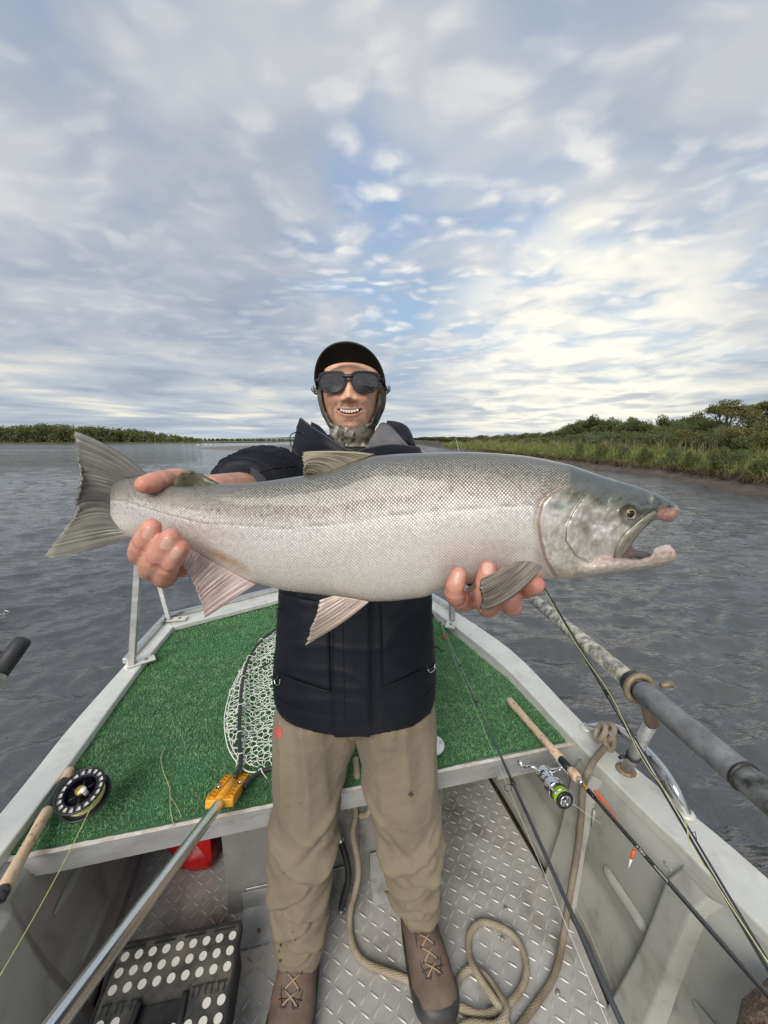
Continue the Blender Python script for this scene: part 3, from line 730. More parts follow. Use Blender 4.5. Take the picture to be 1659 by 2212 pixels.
# floor: tread plate with raised bars
floor_poly = [(-.36, -2.1), (-.66, .3), (-.771, .749), (-.845, .946), (-.925, 1.149), (-1.0, 1.7), (-.6, 2.1), (.1, 2.2), (.30, 1.9), (.47, 1.516), (.556, 1.157), (.607, .958), (.613, .749), (.66, .3), (.98, -2.1)]
mb = MB(); mb.prism(floor_poly, -0.004, 0.0)
fp = mb.build('floor_plate', m_plate, boat, False)
def inside(x, y, poly, mrg=0.0):
    c_ = False; j = len(poly) - 1
    for i in range(len(poly)):
        xi, yi = poly[i][:2]; xj, yj = poly[j][:2]
        if (yi > y) != (yj > y) and x < (xj - xi) * (y - yi) / (yj - yi) + xi: c_ = not c_
        j = i
    return c_
V = []; F_ = []
ang0 = math.radians(13.2); pit = 0.0315
for i in range(-80, 80):
    for j in range(-80, 80):
        gx, gy = i * pit, j * pit
        x = gx * math.cos(ang0) - gy * math.sin(ang0); y = gx * math.sin(ang0) + gy * math.cos(ang0)
        if not (-0.3 < y < 1.75): continue
        if not (inside(x + .012, y, floor_poly) and inside(x - .012, y, floor_poly)): continue
        a = ang0 + (math.radians(47) if (i + j) % 2 else math.radians(-43)) + random.uniform(-.02, .02)
        ca, sa = math.cos(a), math.sin(a); hl, hw, h_ = 0.0178, 0.0024, 0.0030 * random.uniform(.75, 1.1)
        b = len(V)
        for (lx, ly, lz) in ((-hl, 0, 0), (-hl * .4, -hw, 0), (hl * .4, -hw, 0), (hl, 0, 0), (hl * .4, hw, 0), (-hl * .4, hw, 0), (-hl * .45, 0, h_), (hl * .45, 0, h_)):
            V.append((x + lx * ca - ly * sa, y + lx * sa + ly * ca, lz + 0.0002))
        F_ += [(b, b + 1, b + 6), (b + 1, b + 2, b + 7, b + 6), (b + 2, b + 3, b + 7), (b + 3, b + 4, b + 7), (b + 4, b + 5, b + 6, b + 7), (b + 5, b, b + 6)]
tag(obj('tread_bars', V, F_, m_tread, fp, True), kind='stuff')
for p in (onz(1230, 1965, .002), onz(1085, 2028, .002), onz(1205, 2145, .002), onz(1092, 1963, .002)):
    mb = MB(); mb.tube([p, p + V3(0, 0, .003), p + V3(0, 0, .005)], [.007, .006, .002], 12); mb.build('floor_screw', m_box, fp)

# long edge stringers beside the floor, ribs and pressed grooves on the hull sides
def on_side(inn, foot, s, t):        # s along (index units of the control points), t from gunwale down to the foot
    def at(L_, s_): 
        k = min(int(s_), len(L_) - 2); f = s_ - k
        return (L_[k][0] * (1 - f) + L_[k + 1][0] * f, L_[k][1] * (1 - f) + L_[k + 1][1] * f)
    a = at(inn, s); b = at(foot, s)
    tt_ = [0, .3, .66, 1.0]; zz_ = [GZ - .03, (GZ - .03) * .915, (GZ - .03) * .40, -.012]
    return V3(a[0] * (1 - t) + b[0] * t, a[1] * (1 - t) + b[1] * t, float(np.interp(t, tt_, zz_)))
def side_rib(inn, foot, s, sgn, wdt=.055, dep=.022, name='rib'):
    mb = MB(); V = []; steps = [0.02, .15, .3, .48, .62, .70, .8, .92, 1.0]
    for t in steps:
        c_ = on_side(inn, foot, s, t); d_ = (on_side(inn, foot, min(s + .15, len(inn) - 1.001), t) - on_side(inn, foot, max(s - .15, 0), t)).normalized()
        nrm = V3(-sgn, 0, 0.18).normalized(); k = dep * (1 + 1.2 * max(0, t - .62)) ; w2 = wdt * (1 + .9 * max(0, t - .55))
        V += [c_ - d_ * w2 * .62, c_ - d_ * w2 * .42 + nrm * k, c_ + d_ * w2 * .42 + nrm * k, c_ + d_ * w2 * .62]
    Fc = []
    for i in range(len(steps) - 1):
        for q in range(3): p = 4 * i + q; Fc.append((p, p + 4, p + 5, p + 1))
    mb.add(V, Fc); o_ = mb.build(name, m_hull, boat, False); bevel(o_, .005, 2, 20)
    return o_
for s in (2.55, 3.93, 5.0, 6.0): side_rib(innR, footR, s, 1, .075, .024)
for s in (5.3, 2.72, 1.6): side_rib(innL, footL, s, -1, .17 if s == 2.72 else .07, .032 if s == 2.72 else .022)
def groove(inn, foot, s0, s1, t, sgn, name='pressed_groove'):
    mb = MB(); V = []
    for k in range(9):
        s = s0 + (s1 - s0) * k / 8; c_ = on_side(inn, foot, s, t); e = on_side(inn, foot, s, t + .06)
        dn = (e - c_).normalized(); nrm = V3(-sgn, 0, .1).normalized(); tap = 1.0 if 0 < k < 8 else 0.2
        V += [c_ - dn * .014 * tap + nrm * .002, c_ - dn * .005 + nrm * .016 * tap, c_ + dn * .010 + nrm * .013 * tap, c_ + dn * .026 * tap + nrm * .002]
    mb.add(V, [(4 * i + q, 4 * i + 4 + q, 4 * i + 5 + q, 4 * i + 1 + q) for i in range(8) for q in range(3)])
    return mb.build(name, m_hull, boat, True)
for s0, s1 in ((3.03, 3.75), (4.12, 4.9), (5.1, 5.9)): groove(innR, footR, s0, s1, .56, 1)
for s0, s1 in ((1.8, 2.45), (3.08, 5.0)): groove(innL, footL, s0, s1, .52, -1)
groove(innL, footL, 3.1, 5.0, .80, -1); groove(innL, footL, 3.1, 5.0, .90, -1)
def stringer(foot, sgn, z, off, h, name='stringer'):
    P_ = cr([(p[0] - sgn * off, p[1]) for p in foot], 5); mb = MB()
    for a, b in zip(P_[:-1], P_[1:]): mb.beam(V3(a[0], a[1], z), V3(b[0], b[1], z), .014, h)
    return mb.build(name, m_hull, boat, False)
stringer(footR[:6], 1, .012, -.006, .028); stringer(footR[:6], 1, .03, -.024, .018)
stringer(footL[2:], -1, .012, -.008, .028); stringer(footL[2:], -1, .05, -.03, .018)
# weld scars and marks on the right wall
for pts in ([on_side(innR, footR, 3.62 + .025 * k, .20 + .01 * (k % 2)) for k in range(5)], [on_side(innR, footR, 3.86 + .03 * k, .20 + .01 * (k % 2)) for k in range(5)],
            [on_side(innR, footR, 2.75, .38), on_side(innR, footR, 2.78, .46)], [on_side(innR, footR, 2.62, .36), on_side(innR, footR, 2.72, .36)]):
    mb = MB(); mb.tube([p + V3(-.004, 0, 0) for p in pts], .0042, 6); mb.build('weld_bead', m_hull, boat)

# bow deck -----------------------------------------------------------
deck_poly = [(-.960, .777)] + turf_poly[1:-1] + [(.648, 1.153)]
mb = MB(); mb.prism(deck_poly, TZ - .012, TZ - .004); deck = mb.build('bow_deck', m_rim, boat, False)
A0, A1 = V3(-.955, .779, 0), V3(.645, 1.155, 0); dn = (A1 - A0).normalized(); pn = V3(-dn.y, dn.x, 0)
# front rim of the deck: folded plate with one end bent back
mb = MB(); zt, zb = TZ - .002, TZ - .062
mb.beam(A0 - pn * .004 + V3(.0, 0, (zt + zb) / 2) + dn * .10, A1 - pn * .004 + V3(0, 0, (zt + zb) / 2), .005, zt - zb)
e0 = A0 + dn * .10
mb.add([e0 - pn * .0065 + V3(0, 0, zt), e0 - pn * .0065 + V3(0, 0, zb), A0 + V3(.018, -.003, zb + .024), A0 + V3(-.004, -.006, zt)], [(0, 1, 2, 3)])
mb.beam(A0 + pn * .02 + V3(0, 0, zb + .002), A1 + pn * .02 + V3(0, 0, zb + .002), .05, .004)
rimo = mb.build('deck_rim', m_rim, boat, False)
mb = MB(); L_ = (A1 - A0).length; nseg = 90; V = []
for k in range(nseg + 1):
    p = A0 + dn * (L_ * k / nseg); wv_ = .0035 + .0035 * abs(noise.noise((k * .35, 0, 0))) * (1 if k > 14 else 1.6)
    V += [p - pn * .0075 + V3(0, 0, zt + .002), p + pn * (wv_ * 1.6 - .003) + V3(0, 0, zt + .0035)]
mb.add(V, [(2 * i, 2 * i + 2, 2 * i + 3, 2 * i + 1) for i in range(nseg)]); mb.build('scraped_lip', m_lip, rimo, False)
# turf: backing and blades
def ragged(poly, n_=14, amp=.004):
    out = []
    for i in range(len(poly)):
        a, b = poly[i], poly[(i + 1) % len(poly)]
        for k in range(n_):
            f = k / n_; x = a[0] * (1 - f) + b[0] * f; y = a[1] * (1 - f) + b[1] * f
            out.append((x + amp * noise.noise((x * 25, y * 25, 0)), y + amp * noise.noise((x * 25, y * 25, 7))))
    return out
cenx, ceny = -.35, 1.5
ins = [(x + (cenx - x) * .008, y + (ceny - y) * .008) for x, y in turf_poly]
rp = ragged(ins)
mb = MB(); mb.prism(rp, TZ - .003, TZ + .002); turf = mb.build('turf_carpet', m_turf, boat, False)
NB = 118000
xy = np.stack([rng.uniform(-1.2, .66, NB * 2), rng.uniform(.77, 2.5, NB * 2)], 1)
def inside_np(x, y, poly):
    c_ = np.zeros(len(x), bool); j = len(poly) - 1
    for i in range(len(poly)):
        xi, yi = poly[i]; xj, yj = poly[j]
        t_ = ((yi > y) != (yj > y)) & (x < (xj - xi) * (y - yi) / (yj - yi + 1e-12) + xi); c_ ^= t_; j = i
    return c_
xy = xy[inside_np(xy[:, 0], xy[:, 1], rp)][:NB]
dcam = np.hypot(xy[:, 0], xy[:, 1])
keep = rng.random(len(xy)) < np.clip(1.75 - dcam * .5, .35, 1); xy = xy[keep]; dcam = dcam[keep]
tf = np.array([noise.noise((x * 7, y * 7, 0)) + .6 * noise.noise((x * 28, y * 28, 3)) for x, y in xy])
P0 = np.column_stack([xy, np.full(len(xy), TZ + .001)])
Lb = (0.0065 + .004 * rng.random(len(xy))) * (1 + .30 * tf)
ob_ = blades(P0, Lb, .0015 + .0007 * dcam, 0.9, 'turf_blades', m_blade, 12)
ob_.parent = boat; ob_.location = -ORG[boat.name]; tag(ob_, kind='stuff')

# white round fitting on the turf behind the man's leg
m_white = mat('white_plastic', (0.72, 0.72, 0.70), 0.35, 0, (0.6, 0.6, 0.57), 40, .5)
p = onz(930, 1610, TZ + .008); mb = MB(); mb.disc(p, (0, 0, 1), .047, .007, 28, dome=.06); mb.disc(p + V3(0, 0, .007), (0, 0, 1), .024, .005, 24, dome=.15)
df = mb.build('deck_fitting', m_white, boat)
mb = MB()
for a in (10, 100, 190, 280): q = p + V3(.036 * math.cos(math.radians(a)), .036 * math.sin(math.radians(a)), .007); mb.disc(q, (0, 0, 1), .0055, .002, 10)
mb.build('screw', m_shiny, df)

# stanchions of the bow rail with brackets
def stanchion(base, top, wdt, bdir, name='rail_post'):
    mb = MB(); mb.beam(base, top, wdt, wdt, up=(1, .2, 0)); o_ = mb.build(name, m_rim, boat, False); bevel(o_, .002)
    mb = MB(); b = Vector(bdir).normalized(); s_ = V3(-b.y, b.x, 0)
    c_ = base + b * .035 + V3(0, 0, -.001); mb.beam(c_ - b * .055, c_ + b * .055, .05, .004)
    o2 = mb.build('bracket', m_alu, o_, False)
    mb = MB(); mb.disc(c_ + b * .02 + V3(0, 0, .002), (0, 0, 1), .007, .005, 6); mb.ball(c_ - b * .02 + V3(0, 0, .004), .005, 8, 5)
    mb.build('bolt', m_rust, o_, True)
    return o_
b1 = onz(285, 1434, GZ + .006); t1 = ony(303, 1150, b1.y + .02)
stanchion(b1, t1, .026, (.75, .6, 0))
b2 = onz(365, 1338, GZ + .01); t2 = ony(305, 1120, b2.y + .1)
stanchion(b2, t2, .022, (1, .22, 0))
b3 = onz(977, 1340, GZ + .006); t3 = ony(972, 1190, b3.y)
stanchion(b3, t3, .028, (-.1, -.3, 0))

# storage box under the deck ------------------------------------------
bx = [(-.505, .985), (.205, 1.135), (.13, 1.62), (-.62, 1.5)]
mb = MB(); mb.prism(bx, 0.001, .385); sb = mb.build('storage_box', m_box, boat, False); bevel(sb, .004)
bd = (V3(*bx[1]) - V3(*bx[0])).normalized(); bn = V3(bd.y, -bd.x, 0)     # towards the viewer
def facing(c0, c1, z0, z1, off, name, m_, th=.003):
    a = V3(*bx[0]) + bd * c0 + bn * off; b = V3(*bx[0]) + bd * c1 + bn * off; mb = MB()
    mb.beam(a + V3(0, 0, (z0 + z1) / 2), b + V3(0, 0, (z0 + z1) / 2), th, z1 - z0)
    o_ = mb.build(name, m_, sb, False); bevel(o_, .0012, 1); return o_
facing(.012, .300, .10, .372, .0035, 'front_panel', m_box)
facing(.43, .715, .135, .345, .0035, 'front_panel', m_box)
facing(.0, .725, .378, .390, .003, 'panel_lip', m_shiny, .006)
facing(.06, .40, .008, .098, .005, 'kick_panel', m_box)
def foot_bracket(c0, c1, zt_, out_, name='bracket'):
    a = V3(*bx[0]) + bd * c0; b = V3(*bx[0]) + bd * c1; mb = MB()
    V = [a + bn * .012 + V3(0, 0, zt_), b + bn * .012 + V3(0, 0, zt_), b + bn * (.014) + V3(0, 0, .03), a + bn * .014 + V3(0, 0, .03), a + bn * (out_) + V3(0, 0, .004), b + bn * out_ + V3(0, 0, .004)]
    mb.add(V, [(0, 3, 2, 1), (3, 4, 5, 2)]); o_ = mb.build(name, m_rim, sb, False)
    md = o_.modifiers.new('thick', 'SOLIDIFY'); md.thickness = .003
    mb = MB()
    for f in (.35, .62): q = a.lerp(b, f) + bn * (out_ * .7) + V3(0, 0, .012); mb.disc(q, (0, 0, 1), .006, .004, 8)
    mb.build('bolt', m_rust, o_); return o_
foot_bracket(.465, .60, .135, .075); foot_bracket(.68, .715, .12, .06); foot_bracket(.05, .20, .09, .10)
# vertical plates between box and hull seen under the deck, left and right
mb = MB(); mb.beam(V3(.40, 1.16, .40), V3(.62, 1.21, .40), .004, .12); mb.build('deck_support', m_hull, boat, False)
mb = MB(); mb.beam(V3(-1.0, 1.05, .40), V3(-.80, 1.10, .38), .004, .12); mb.build('deck_support', m_hull, boat, False)
mb = MB(); q = V3(*bx[0]) + bd * .71 + bn * .002; mb.box(q + V3(.035, .01, .40), (.03, .02, .05)); mb.build('black_clip', m_dark, boat, False)

# eye, tube and hose on the box
hp = [(-.165, 1.02, .275), (-.150, 1.005, .22), (-.138, .995, .16), (-.142, .99, .09), (-.155, .985, .03)]
hp = [onz(735, 1815, .24), onz(749, 1860, .19), onz(752, 1900, .14), onz(742, 1940, .08), onz(737, 1962, .02)]
mb = MB(); mb.tube(cr(hp, 6), .0105, 12); hose = mb.build('drain_hose', m_dark, boat)
for q, a_ in ((hp[0], (0, -.2, 1)), (hp[-1], (0.2, -.6, .2))): mb = MB(); mb.disc(q, a_, .0125, .012, 14); mb.build('clamp', m_shiny, hose)
mb = MB(); a = onz(757, 1738, .36); b = onz(797, 1727, .36); mb.tube([a, b], .014, 16, False); mb.disc(b, (1, 0, 0), .017, .01, 12)
tow = mb.build('tow_tube', m_shiny, boat)
mb = MB(); mb.box((a + b) / 2 + V3(.0, .03, 0), (.12, .02, .06)); mb.build('backing_plate', m_dark, tow, False)

# right side: bent tube handle, oarlock post, socket -------------------
def on_g(u, v, h): return onz(u, v, GZ + h)
hr = [onz(1268, 1572, GZ + .004), onz(1290, 1570, GZ + .035), onz(1330, 1573, GZ + .065), onz(1375, 1603, GZ + .075), onz(1420, 1648, GZ + .072), onz(1455, 1700, GZ + .055), onz(1482, 1757, GZ + .004)]
mb = MB(); mb.tube(cr(hr, 8), .0135, 16); hd = mb.build('hand_rail', m_shiny, boat)
mb = MB()
for q in (hr[0], hr[-1]): mb.ball(q, .017, 12, 8, (1.3, 1.3, .5))
mb.build('weld', m_alu, hd)
opb = onz(1352, 1663, GZ + .002); opt = ondep(1407, 1560, 1.05)
mb = MB(); mb.tube([opb, opb.lerp(opt, .99)], .0165, 18); post = mb.build('oarlock_post', m_rim, boat)
mb = MB(); mb.ball(opb, .024, 12, 8, (1.2, 1.2, .4)); mb.build('weld', m_rust, post)
c_ = opb.lerp(opt, .30); mb = MB()
ax_ = (opt - opb).normalized(); mb.tube([c_, c_ + ax_ * .012], .0195, 16); e_ = ax_.orthogonal().normalized()
mb.tube([c_ + V3(-.018, 0, 0), c_ + V3(-.035, -.004, .004), c_ + V3(-.040, 0, -.004)], .005, 6); mb.tube([c_ + V3(.018, 0, 0.004), c_ + V3(.034, -.004, .012), c_ + V3(.030, 0, .02)], .005, 6)
mb.build('black_cord', m_dark, post)

# ================================================================ OARS
m_oar = mat('weathered_oar', (0.50, 0.49, 0.43), 0.7, 0, (0.085, 0.085, 0.08), 34, 1.0, 0.4, 70, 0.002, (0.55, 0.52, 0.36), 22, 0.5)
m_sleeve = mat('grey_oar_sleeve', (0.135, 0.140, 0.146), 0.6, 0, (0.24, 0.245, 0.25), 26, 0.9, 0.3, 90, 0.0015)
m_grip = mat('black_grip', (0.022, 0.024, 0.027), 0.55, 0, (0.045, 0.048, 0.052), 30, 0.6, 0.3, 120, 0.001)
m_bronze = mat('worn_bronze', (0.30, 0.235, 0.15), 0.55, 0.35, (0.20, 0.15, 0.09), 45, 0.8, 0.3, 90, 0.001)
ra, rb = ondep(1140, 1283, 1.83), ondep(1659, 1722, .68)
od = (rb - ra).normalized()
oar = thing('oar', ra, 'long weathered oar held in the bronze ring over the right side of the boat', 'oar')
def along(a, b, f): return a + (b - a) * f
mb = MB(); mb.tube([along(ra, rb, .0), along(ra, rb, .012), along(ra, rb, .10)], [.013, .017, .0185], 18); mb.build('grip', m_grip, oar)
mb = MB(); mb.tube([along(ra, rb, .045), along(ra, rb, .06), along(ra, rb, .70)], [.018, .024, .0245], 20); mb.build('shaft', m_oar, oar)
mb = MB(); mb.tube([along(ra, rb, .705), along(ra, rb, .715), along(ra, rb, .955), along(ra, rb, .96)], [.024, .0285, .0285, .027], 22); mb.build('sleeve', m_sleeve, oar)
mb = MB(); mb.tube([along(ra, rb, .96), along(ra, rb, 1.9)], .0262, 20); mb.build('lower_shaft', m_oar, oar)
mb = MB(); q0 = along(ra, rb, 1.9); mb.tube([q0, q0 + od * .15, q0 + od * .6], [.026, .05, .085], 16, flat=.25); mb.build('blade', m_oar, oar)
mb = MB(); mb.tube([along(ra, rb, .958), along(ra, rb, .963)], .0295, 20); mb.build('wear_band', m_dark, oar)
# bronze ring round the oar
rc = along(ra, rb, .70); u1 = od.orthogonal().normalized(); u2 = od.cross(u1)
mb = MB(); mb.tube([rc + (u1 * math.cos(a) + u2 * math.sin(a)) * .0345 for a in np.linspace(0, 2 * math.pi, 28, endpoint=False)], .0085, 10, closed=True, flat=1.0)
dwn = (opt - rc); mb.tube([rc + dwn.normalized() * .036, opt.lerp(rc, -.05)], [.010, .018], 12)
lock = mb.build('oarlock_ring', m_bronze, post)
mb = MB(); mb.tube([along(ra, rb, .672), along(ra, rb, .70)], .0325, 20); mb.build('collar', m_dark, oar)
mb = MB(); kx_ = rc + od * .02 + V3(.04, 0, .02); mb.tube([kx_, kx_ + V3(.028, .0, .006)], [.006, .010], 8); mb.build('wing_screw', m_bronze, post)

la, lb = ondep(52, 1380, 1.10), ondep(-60, 1530, .98)
loar = thing('oar', la, 'oar with a black end grip reaching in at the left picture edge over the water', 'oar')
ld = (lb - la).normalized()
mb = MB(); mb.tube([la, la + ld * .006, la + ld * .02, la + ld * .10], [.017, .021, .0225, .0235], 20); gr_ = mb.build('grip', m_grip, loar)
mb = MB(); mb.tube([la + ld * .098, la + ld * .10, la + ld * .9], [.023, .0265, .027], 20); mb.build('shaft', m_oar, loar)
mb = MB(); mb.tube([la + ld * .9, la + ld * 1.05, la + ld * 1.5], [.026, .05, .085], 16, flat=.25); mb.build('blade', m_oar, loar)
mb = MB(); e_ = la + ld * .055 + V3(-.022, 0, .006); mb.add([e_, e_ + V3(-.008, 0, .012), e_ + V3(.004, 0, .018), e_ + V3(.01, 0, .004)], [(0, 1, 2, 3)]); mb.build('torn_flap', m_grip, loar)
# ================================================================ GEAR IN THE BOAT
def proj(p):
    q = Vector(p) - Vector((0, 0, EYE)); zf = q.y * math.cos(PITCH) - q.z * math.sin(PITCH); zu = q.y * math.sin(PITCH) + q.z * math.cos(PITCH)
    return (829.5 + FPX * q.x / zf, 1106 - FPX * zu / zf, zf)
def on_line(A, B, v, k=1):           # point of the straight line A-B seen at height v (k=0: at u)
    lo, hi = -0.2, 1.4; s = 1 if proj(B)[k] > proj(A)[k] else -1
    for _ in range(40):
        m_ = (lo + hi) / 2; p = A.lerp(B, m_)
        zf = proj(p)
        if zf[2] < .02 or s * (zf[k] - v) > 0: hi = m_
        else: lo = m_
    return A.lerp(B, lo)
def uvtube(name, path, r, material, parent=None, n=14, vrep=1.0):
    mb = MB(); mb.tube(path, r, n, True); o_ = mb.build(name, material, parent)
    m_ = len(path); L = [0.0]; 
    for i in range(1, m_): L.append(L[-1] + (Vector(path[i]) - Vector(path[i - 1])).length)
    rr_ = r if not hasattr(r, '__len__') else r[0]
    UV = [(k / n * 2 if k <= n / 2 else (n - k) / n * 2, L[i] / (2 * math.pi * rr_)) for i in range(m_) for k in range(n)]
    uvset(o_, UV); return o_
def rope_mat(name, c1, c2, fine=1.0):
    m_ = bpy.data.materials.new(name); m_.use_nodes = True; n = NT(m_.node_tree); bs = n.n['Principled BSDF']
    uv = n.node('ShaderNodeUVMap', uv_map='map').outputs[0]; a, b, _ = n.sep(uv)[:3]
    p = n.comb(n.m('ADD', n.m('MULTIPLY', a, 5 * fine), n.m('MULTIPLY', b, 4 * fine)), n.m('SUBTRACT', n.m('MULTIPLY', a, 5 * fine), n.m('MULTIPLY', b, 4 * fine)))
    d = n.vor(p, 1.0, 'F1', 0.1)
    tco = n.node('ShaderNodeTexCoord').outputs['Object']
    c = n.mix(n.ss(n.noise(tco, 14, 4), .35, .7), c1, c2)
    c = n.mix(n.ss(d, .35, .62, 0, .55), c, (c2[0] * .35, c2[1] * .33, c2[2] * .3))
    c = n.mix(n.ss(n.noise(tco, 5, 3), .52, .7, 0, .4), c, (.12, .10, .07))
    n.put(bs.inputs['Base Color'], c); bs.inputs['Roughness'].default_value = .85
    n.put(bs.inputs['Normal'], n.bump(n.m('SUBTRACT', 1.0, d), 0.8, .002)); return m_
m_rope = rope_mat('tan_rope', (0.42, 0.37, 0.27), (0.30, 0.25, 0.165)); m_rope2 = rope_mat('dirty_rope', (0.30, 0.26, 0.185), (0.19, 0.155, 0.105))
m_cork = mat('cork', (0.68, 0.51, 0.345), 0.8, 0, (0.55, 0.385, 0.24), 60, 0.7, 0.3, 200, 0.001, (0.16, 0.09, 0.05), 85, 0.85, stretch=(1, .45, 1))
m_blank = mat('graphite_blank', (0.022, 0.024, 0.028), 0.28, 0.0, coat=0.5)
m_blank2 = mat('grey_blank', (0.045, 0.048, 0.052), 0.18, 0.3, coat=1.0)
m_chrome = mat('chrome', (0.72, 0.73, 0.74), 0.12, 1.0)
m_blackm = mat('black_anodised', (0.018, 0.018, 0.02), 0.32, 0.2)
m_flyline = mat('yellow_fly_line', (0.62, 0.62, 0.22), 0.5, 0, (0.45, 0.46, 0.15), 120, .8, 0.3, 300, .0006)
m_lime = mat('lime_braid', (0.34, 0.62, 0.03), 0.55, 0, (0.25, 0.50, 0.02), 100, .7, .4, 350, .0006)
m_mono = mat('clear_line', (0.62, 0.64, 0.58), 0.3)
m_gold = mat('gold_trim', (0.62, 0.40, 0.10), 0.3, .8)
m_white2 = mat('ivory', (0.72, 0.71, 0.66), 0.35)

# ---- landing net
yc = onz(494, 1708, TZ + .028)
net = thing('landing_net', yc, 'landing net with black hoop, white mesh bag and yellow yoke lying on the turf', 'landing net')
ha = yc + V3(0, 0, -.002); hb = ondep(118, 2216, .47)
hdv = (hb - ha).normalized()
mb = MB(); path = [ha + hdv * (.03 + (hb - ha).length * 1.1 * k / 3) for k in range(4)]
n_ = 48; V = []; 
nr0 = hdv.orthogonal().normalized(); nb0 = hdv.cross(nr0)
for p in path:
    for k in range(n_):
        a = 2 * math.pi * k / n_; r_ = .0140 if k % 2 else .0131
        V.append(p + (nr0 * math.cos(a) + nb0 * math.sin(a)) * r_)
mb.add(V, [(i * n_ + k, i * n_ + (k + 1) % n_, (i + 1) * n_ + (k + 1) % n_, (i + 1) * n_ + k) for i in range(3) for k in range(n_)])
mb.build('handle', mat('polished_tube', (0.74, 0.74, 0.73), 0.20, 0.95, rvar=0.06), net, True)
m_yellow = mat('yellow_plastic', (0.80, 0.36, 0.012), 0.42, 0, (0.70, 0.30, 0.01), 40, .5, .15, 200, .0005, (.35, .16, .02), 30, .2)
zz_ = V3(0, 0, 1); sd = hdv.cross(zz_).normalized(); upn = sd.cross(hdv).normalized()
Ry = Matrix((sd, -hdv, upn)).transposed()
mb = MB(); yk = yc + hdv * -.008
mb.box(yk, (.074, .182, .022), Ry); yo = mb.build('yoke', m_yellow, net, False); bevel(yo, .004, 3)
def yl(x, y, z): return yk + Ry @ V3(x, y, z)
mb = MB(); mb.tube([yl(0, -.088, .008), yl(0, .088, .008)], .013, 16); mb.build('ridge', m_yellow, yo)
mb = MB()
for sx in (-1, 1):
    mb.box(yl(sx * .0165, 0, .012), (.003, .175, .005), Ry); mb.box(yl(sx * .0345, 0, .012), (.003, .175, .005), Ry)
    for k in range(8):
        y0 = -.086 + k * .0215; 
        if k in (3, 4) and True: continue
        for s2 in (-1, 1):
            mb.beam(yl(sx * .018, y0 + .0068 * (1 - s2), .013), yl(sx * .035, y0 + .0068 * (1 + s2), .013), .002, .004, up=upn)
mb.build('lattice', m_yellow, yo, False)
mb = MB()
for q in (yl(-.0265, .012, .012), yl(.0265, -.014, .012)): mb.disc(q, upn, .0065, .005, 14)
mb.build('screw', m_chrome, yo)
mb = MB(); mb.tube([yl(.004, .090, 0), yl(.004, .108, .002)], .006, 10); mb.build('bolt', m_chrome, yo)
hp = [(508, 1680), (520, 1645), (517, 1600), (518, 1545), (523, 1480), (534, 1432), (556, 1393), (592, 1362), (650, 1338), (715, 1352), (752, 1420), (764, 1500), (752, 1570), (715, 1625), (660, 1648), (600, 1657), (565, 1667), (541, 1684), (528, 1702)]
hz = [.028, .032, .045, .055, .060, .06, .055, .05, .045, .045, .045, .045, .045, .04, .035, .032, .03, .028, .028]
mb = MB(); hp3 = [onz(a[0], a[1], TZ + h) for a, h in zip(hp, hz)]; mb.tube(cr(hp3, 7), .0068, 12); mb.build('hoop', m_dark, net)
npoly = [(596, 1368), (556, 1392), (530, 1432), (508, 1470), (493, 1510), (485, 1550), (487, 1590), (497, 1625), (520, 1655), (545, 1668), (610, 1660), (700, 1640), (760, 1560), (760, 1440), (700, 1350)]
n3 = [onz(a, b, TZ + .01)[:2] for a, b in npoly]
def hexnet(cell, ang, warp, z0, zamp, seed, shrink):
    ex = []; ca, sa = math.cos(ang), math.sin(ang); c0 = V3(-.42, 1.42); sq = math.sqrt(3)
    def W(x, y):
        X_ = c0.x + x * ca - y * sa; Y_ = c0.y + x * sa + y * ca
        X_ += warp * noise.noise((X_ * 9, Y_ * 9, seed)); Y_ += warp * noise.noise((X_ * 9, Y_ * 9, seed + 5))
        z = TZ + z0 + zamp * max(0, noise.noise((X_ * 14, Y_ * 14, seed + 9)) + .35)
        return V3(X_, Y_, z)
    mb = MB()
    for i in range(-26, 27):
        for j in range(-26, 27):
            cx_, cy_ = cell * (i * 1.5), cell * sq * (j + .5 * (i % 2))
            P6 = [(cx_ + cell * math.cos(math.radians(60 * k)), cy_ + cell * math.sin(math.radians(60 * k))) for k in range(4)]
            for k in range(3):
                a, b = W(*P6[k]), W(*P6[k + 1])
                if inside(a.x, a.y, n3) and inside(b.x, b.y, n3):
                    mid_ = (a + b) / 2 + V3(0, 0, .0005); mb.tube([a, mid_, b], [.0017, .00135, .0017], 4, False)
    return mb
for args in ((.0130, .35, .007, .006, .040, 1.0, 0), (.0190, .8, .022, .014, .030, 4.0, 0)):
    tag(hexnet(*args).build('net_mesh', mat('net_white', (0.80, 0.82, 0.74), .5) if args[0] and 'net_white' not in bpy.data.materials else bpy.data.materials['net_white'], net), kind='stuff')
m_netw = bpy.data.materials['net_white']
mb = MB(); ed = [onz(a, b, TZ + .018) for a, b in npoly[:11]]; mb.tube(cr(ed, 6), .0019, 6); ed2 = [p + V3(.012, 0, .006) for p in ed[2:9]]; mb.tube(cr(ed2, 6), .0015, 6)
mb.build('edge_cord', m_netw, net)
hc = cr(hp3, 7)
for k in (16, 23, 30, 37, 44, 9, 112):
    if k < len(hc) - 2:
        a = Vector(hc[k]); t_ = (Vector(hc[k + 1]) - a).normalized(); s_ = t_.cross(V3(0, 0, 1)).normalized(); mb = MB()
        mb.tube(cr([a + s_ * -.016 + V3(0, 0, -.02) + t_ * -.012, a + s_ * -.007 + V3(0, 0, .006), a + V3(0, 0, .0095), a + s_ * .008 + V3(0, 0, .004) + t_ * .004, a + s_ * .016 + t_ * .018 + V3(0, 0, -.02)], 4), .0016, 6)
        mb.build('lashing', m_netw, net)

